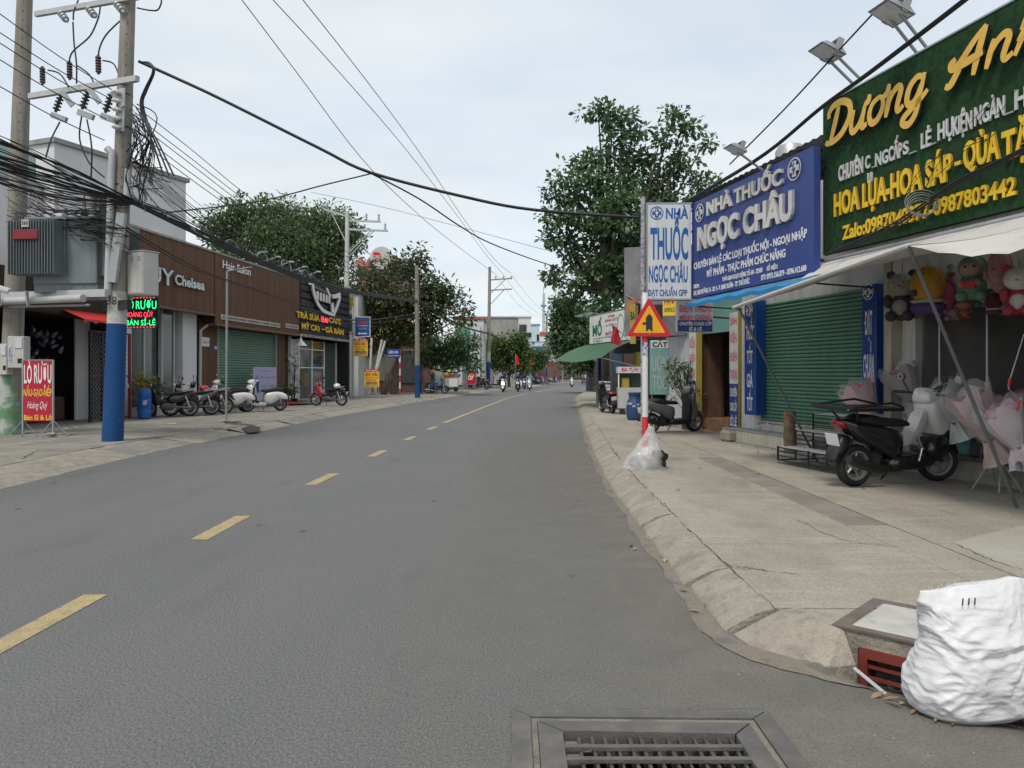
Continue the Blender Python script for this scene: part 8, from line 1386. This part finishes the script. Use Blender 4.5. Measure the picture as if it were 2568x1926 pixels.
# ------------------------------------------------------------------ alley mouth signs
def psign(name, label, u0, u1, vt, vb, Y, m, texts, leg=True, frame=None, cat='sign', ang=0.0, th=.05):
    Fx = Frame(0, Y, 1, ang); a, c = Fx.x(u0), Fx.x(u1); z0, z1 = Fx.z((u0 + u1) / 2, vb), Fx.z((u0 + u1) / 2, vt); t = fthing(name, label, cat, Fx, a, 0, ZS if leg else z0); o = ZS if leg else z0; q = MB(); q.box(0, c - a, 0, th, z0 - o, z1 - o); q.build('panel', m, t); w = c - a; h = z1 - z0
    for tx_ in texts:
        s, m_, z, hh, ww = tx_[:5]; letters(t, s, w * (tx_[5] if len(tx_) > 5 else .5), z0 - o + h * z, h * hh, m_, width=w * ww, bold=tx_[6] if len(tx_) > 6 else .02, y=-.008, center=True)
    if frame:
        for x0_, x1_, y0_, y1_ in ((-.03, w + .03, h, h + .05), (-.03, w + .03, -.05, 0), (-.05, 0, 0, h), (w, w + .05, 0, h)): q = MB(); q.box(x0_, x1_, -.02, th + .02, z0 - o + y0_, z0 - o + y1_); q.build('frame_bar', frame, t)
    if leg:
        for x in (.05, w - .05): q = MB(); q.tube([(x, th / 2 + .03, 0), (x, th / 2 + .03, z0 - o + h * .5)], .025, 6); q.build('leg', M['grey'], t)
    return t, w, h
t, w, h = psign('blue_lightbox', 'blue lightbox with a white arrow above two yellow noodle signs', 891, 927, 796, 843, 47.5, mat('lightbox_blue', (0.015, 0.09, 0.30), .4, .06), [], False, M['lightbox'])
q = MB(); [q.box(w * (.18 + i * .085), w * (.25 + i * .085), -.012, -.002, h * .62, h * (.72 if i % 3 else .76)) for i in range(8)]; q.build('word_mark', M['inkred'], t)['kind'] = 'stuff'; q = MB(); q.box(w * .15, w * .85, -.01, -.002, h * .54, h * .565); q.box(w * .2, w * .8, -.01, -.002, h * .42, h * .43); q.box(w * .2, w * .8, -.01, -.002, h * .37, h * .38); q.build('print_lines', M['paleblue'], t)['kind'] = 'stuff'
q = MB(); z = h * .14; q.prism([(w * .15, z), (w * .32, z + h * .07), (w * .32, z + h * .03), (w * .8, z + h * .03), (w * .8, z - h * .03), (w * .32, z - h * .03), (w * .32, z - h * .07)], -.02, -.002); q.build('arrow', M['inkwhite'], t); q = MB(); q.lathe([(0, -.012), (.07, -.012), (.07, -.002)], 14, 'y', (w * .5, 0, h * .83)); q.build('badge', M['inkred'], t); q = MB(); q.box(-.5, -.05, 0, .05, h * .85, h * .9); q.box(-.5, -.05, 0, .05, h * .1, h * .15); q.build('bracket', M['grey'], t)
for lab, a, c, vt, vb, lg in (('yellow noodle soup sign fixed below the blue arrow lightbox', 887, 922, 849, 893, False), ('lower yellow noodle soup sign standing on the pavement by the poles', 914, 951, 925, 971, True)):
    t, w, h = psign('noodle_sign', lab, a, c, vt, vb, 47.0 if not lg else 46.0, M['inkyellow'], [('Bích Tuyền', M['inkwhite'], .87, .09, .8), ('BÚN RIÊU', M['inkred'], .62, .15, .86, .5, .03), ('BÁNH TRÁNG TRỘN', M['inkred'], .49, .065, .86), ('BÁN CẢ NGÀY', M['ink'], .36, .06, .65)], lg); z_ = 0 if not lg else FL.z(914, 971) * 0
    zz0 = [ch for ch in t.children if ch.name.startswith('panel')][0]; zb = min(v.co.z for v in zz0.data.vertices); q = MB(); q.box(0, w, -.006, -.001, zb + h * .84, zb + h); q.build('header', M['signred'], t); q = MB(); q.box(w * .1, w * .9, -.008, -.002, zb + h * .14, zb + h * .31); q.build('photo_strip', mat('food_photo', (.35, .16, .12), .5, .8, 9.0), t); letters(t, '0963 573 47 999', w * .5, zb + h * .04, h * .05, M['ink'], width=w * .85, bold=.02, y=-.008, center=True)
q = MB(); p_ = P(884, 1000, 47.6); q.tube([(p_.x, 47.7, ZS), (p_.x, 47.7, P(884, 770, 47.7).z)], .05, 8); one('sign_post', 'thin grey post carrying the blue arrow lightbox', 'post', q, M['pvc'])
for i, (ua, va, ub, vb) in enumerate(((928, 930, 932, 848), (941, 932, 958, 852), (944, 930, 966, 855))): q = MB(); q.tube([P(ua - 2, 990, 46.8), P(ua, va, 46.9), P(ub, vb, 47.2)], .07, 8); one('plastic_tube', ('upright stickered white tube left of three by the noodle sign', 'leaning white tube in the middle of three by the noodle sign', 'most slanted white tube by the noodle sign')[i], 'tube', q, M['polewhite'])
t, w, h = psign('alley_sign', 'small blue alley name plate on a red and white post', 970, 1003, 875, 897, 51, M['blue'], [('HẺM 474', M['inkwhite'], .48, .28, .7), ('ĐƯỜNG NGUYỄN TRI PHƯƠNG', M['inkwhite'], .16, .12, .85)], False); zb = -t.location.z + ZS
for i in range(7): z0_ = zb + i * (h - zb) / 7; q = MB(); q.tube([(w - .02, .08, z0_), (w - .02, .08, z0_ + (h - zb) / 7)], .055, 8, cap=False); q.build('post_band', M['red'] if i % 2 == 0 else M['white'], t)
q = MB(); q.tube([P(962, 988, 50), P(975, 935, 50.3), P(990, 900, 50.8)], [.22, .18, .14], 8); one('leaning_trunk', 'dark bare trunk leaning right beside the alley sign', 'trunk', q, M['treebark'])
psign('red_board', 'red standing board with a large white OK', 1171, 1193, 933, 963, 66, M['signred'], [('OK', M['inkwhite'], .36, .34, .75, .5, .04), ('GỌI LÀ', M['inkyellow'], .75, .12, .6)], True, M['grey'])
psign('white_board', 'pale standing poster board behind the distant blue based pole', 1214, 1236, 930, 962, 78, M['lightbox'], [], True, M['grey'])
psign('white_shop_sign', 'small white shop sign beside a red flag at the far left bend', 1335, 1356, 894, 909, 118, M['lightbox'], [], False)
p_ = P(1133, 975, 62); t = thing('balloon_cart', 'small vending cart topped with bright balloons by the small tree', 'cart', (p_.x, 62, ZS)); q = MB(); q.box(-.5, .5, -.3, .3, .35, 1.1); q.build('box', M['plaque'], t); q = MB(); q.box(-.2, .5, -.32, -.305, .4, 1.05); q.build('panel', M['white'], t)
for x in (-.35, .35): q = MB(); q.lathe([(.0, -.03), (.2, -.03), (.2, .03), (0, .03)], 14, 'y', (x, -.33, .2)); q.build('wheel', M['rubber'], t)
for i, c in enumerate(((.6, .2, .02), (.55, .5, .05), (.05, .4, .12), (.6, .04, .1), (.05, .2, .45), (.6, .35, .1), (.1, .3, .5))): ball_part(t, 'balloon', (-.4 + .16 * i, rr.uniform(-.1, .1), 1.35 + .25 * abs(math.sin(i * 2.1))), .17, mat('balloon_%d' % i, c, .3, .05), 1, 1, 1.15)
q = MB(); q.box(.75, 1.25, -.2, .25, .70, .75); [q.box(x, x + .04, y, y + .04, 0, .7) for x in (.77, 1.19) for y in (-.18, .19)]; o = q.build('plastic_stool', M['inkpink'], None, loc=(p_.x, 62, ZS)); tag(o, 'pink plastic table next to the balloon cart', 'table')
# cafe table and helmet-side furniture
p_ = FL.pt(FL.x(772), .9, ZS); t = thing('folding_table', 'black folding table outside the cafe window', 'table', p_, FL.rot); q = MB(); q.box(-.6, .6, -.3, .3, .72, .75); q.build('top', M['dark'], t)
for s in (1, -1): q = MB(); q.tube([(-.5, s * .25, 0), (.45, s * .25, .72)], .014, 5); q.tube([(.5, s * .25, 0), (-.45, s * .25, .72)], .014, 5); q.build('leg', M['dark'], t)
# flags
def flag(label, u, v, Y, hpx, m, pole=None, sw=.35, pole_to=None):
    p_ = P(u, v, Y); h = hpx * Y / F; t = thing('flag', label, 'flag', p_, 0, None); q = MB(); vs = []
    for i in range(7):
        for j in range(7): s, k_ = i / 6, j / 6; vs.append((s * h * sw + .05 * h * math.sin(k_ * 5 + s * 4), .05 * h * math.sin(s * 9 + k_ * 2), -k_ * h * (1 - .25 * s) - s * .35 * h))
    q.add(vs, [(i * 7 + j, i * 7 + j + 1, i * 7 + 8 + j, i * 7 + 7 + j) for i in range(6) for j in range(6)]); q.build('cloth', m, t, smooth=True); q = MB(); pt_ = pole_to or (0.0, 0, -2.2 if Y > 50 else -1); q.tube([(-pt_[0] * .05, 0, -pt_[2] * .05), pt_], .02 if Y < 50 else .03, 5); q.build('staff', M['grey'], t)
fr_red = mat('flag_red', (.62, .02, .015), .7, .08)
for lab, u, v, Y, hp in (('red flag hanging in front of the feathery tree', 1293, 889, 82, 24), ('red flag right of the feathery tree by the white shop sign', 1331, 894, 100, 20), ('red flag on the far pole at the bend', 1373, 903, 130, 17), ('red flag left of a close pair at the far bend', 1420, 906, 140, 14), ('red flag right of a close pair at the far bend', 1429, 911, 140, 12), ('red flag nearest the far right trees', 1458, 911, 120, 12)): flag(lab, u, v, Y, hp, fr_red)
flag('crimson flag drooping before the white cafe sign', 1534, 812, 29, 50, mat('flag_crimson', (.30, .018, .03), .75, .1), sw=.42, pole_to=(P(1582, 858, 29).x - P(1534, 812, 29).x, 0, P(1582, 858, 29).z - P(1534, 812, 29).z))
flag('faded orange-brown flag hanging left of the pharmacy lightbox foot', 1572, 742, 22, 40, mat('flag_orange', (.42, .16, .06), .75, .15), sw=1.0, pole_to=(P(1625, 772, 22).x - P(1572, 742, 22).x, 0, P(1625, 772, 22).z - P(1572, 742, 22).z))
q = MB(); [q.cbox(-.13 + .02 * i, .13 - .02 * i, -.06, .06, .07 * i, .06 + .07 * i, .006) for i in range(3)]; o = q.build('brick_stack', mat('clay_brick', (.36, .12, .07), .85, .2, 8), None, loc=G(1834, 1108, ZS)); tag(o, 'three loose red bricks stacked at the corner of the tiled step', 'bricks')

rng = np.random.default_rng(77); q = MB(); cl = []
for i in range(9): y = rng.uniform(6, 16); cl.append((tR(y) + rng.uniform(-.01, .02), y, ZS + .005))
for i in range(12): cl.append((FR.pt(FR.x(rng.uniform(1850, 2050), .48), .48).x, FR.pt(FR.x(rng.uniform(1850, 2050), .48), .48).y, ZS + .01))
o = leafmesh('weeds', leaves(cl, 8, .022, .014, rng, droop=-.8), LM['mid'], None); o['kind'] = 'stuff'; o['label'] = 'small weeds growing in the pavement joints'
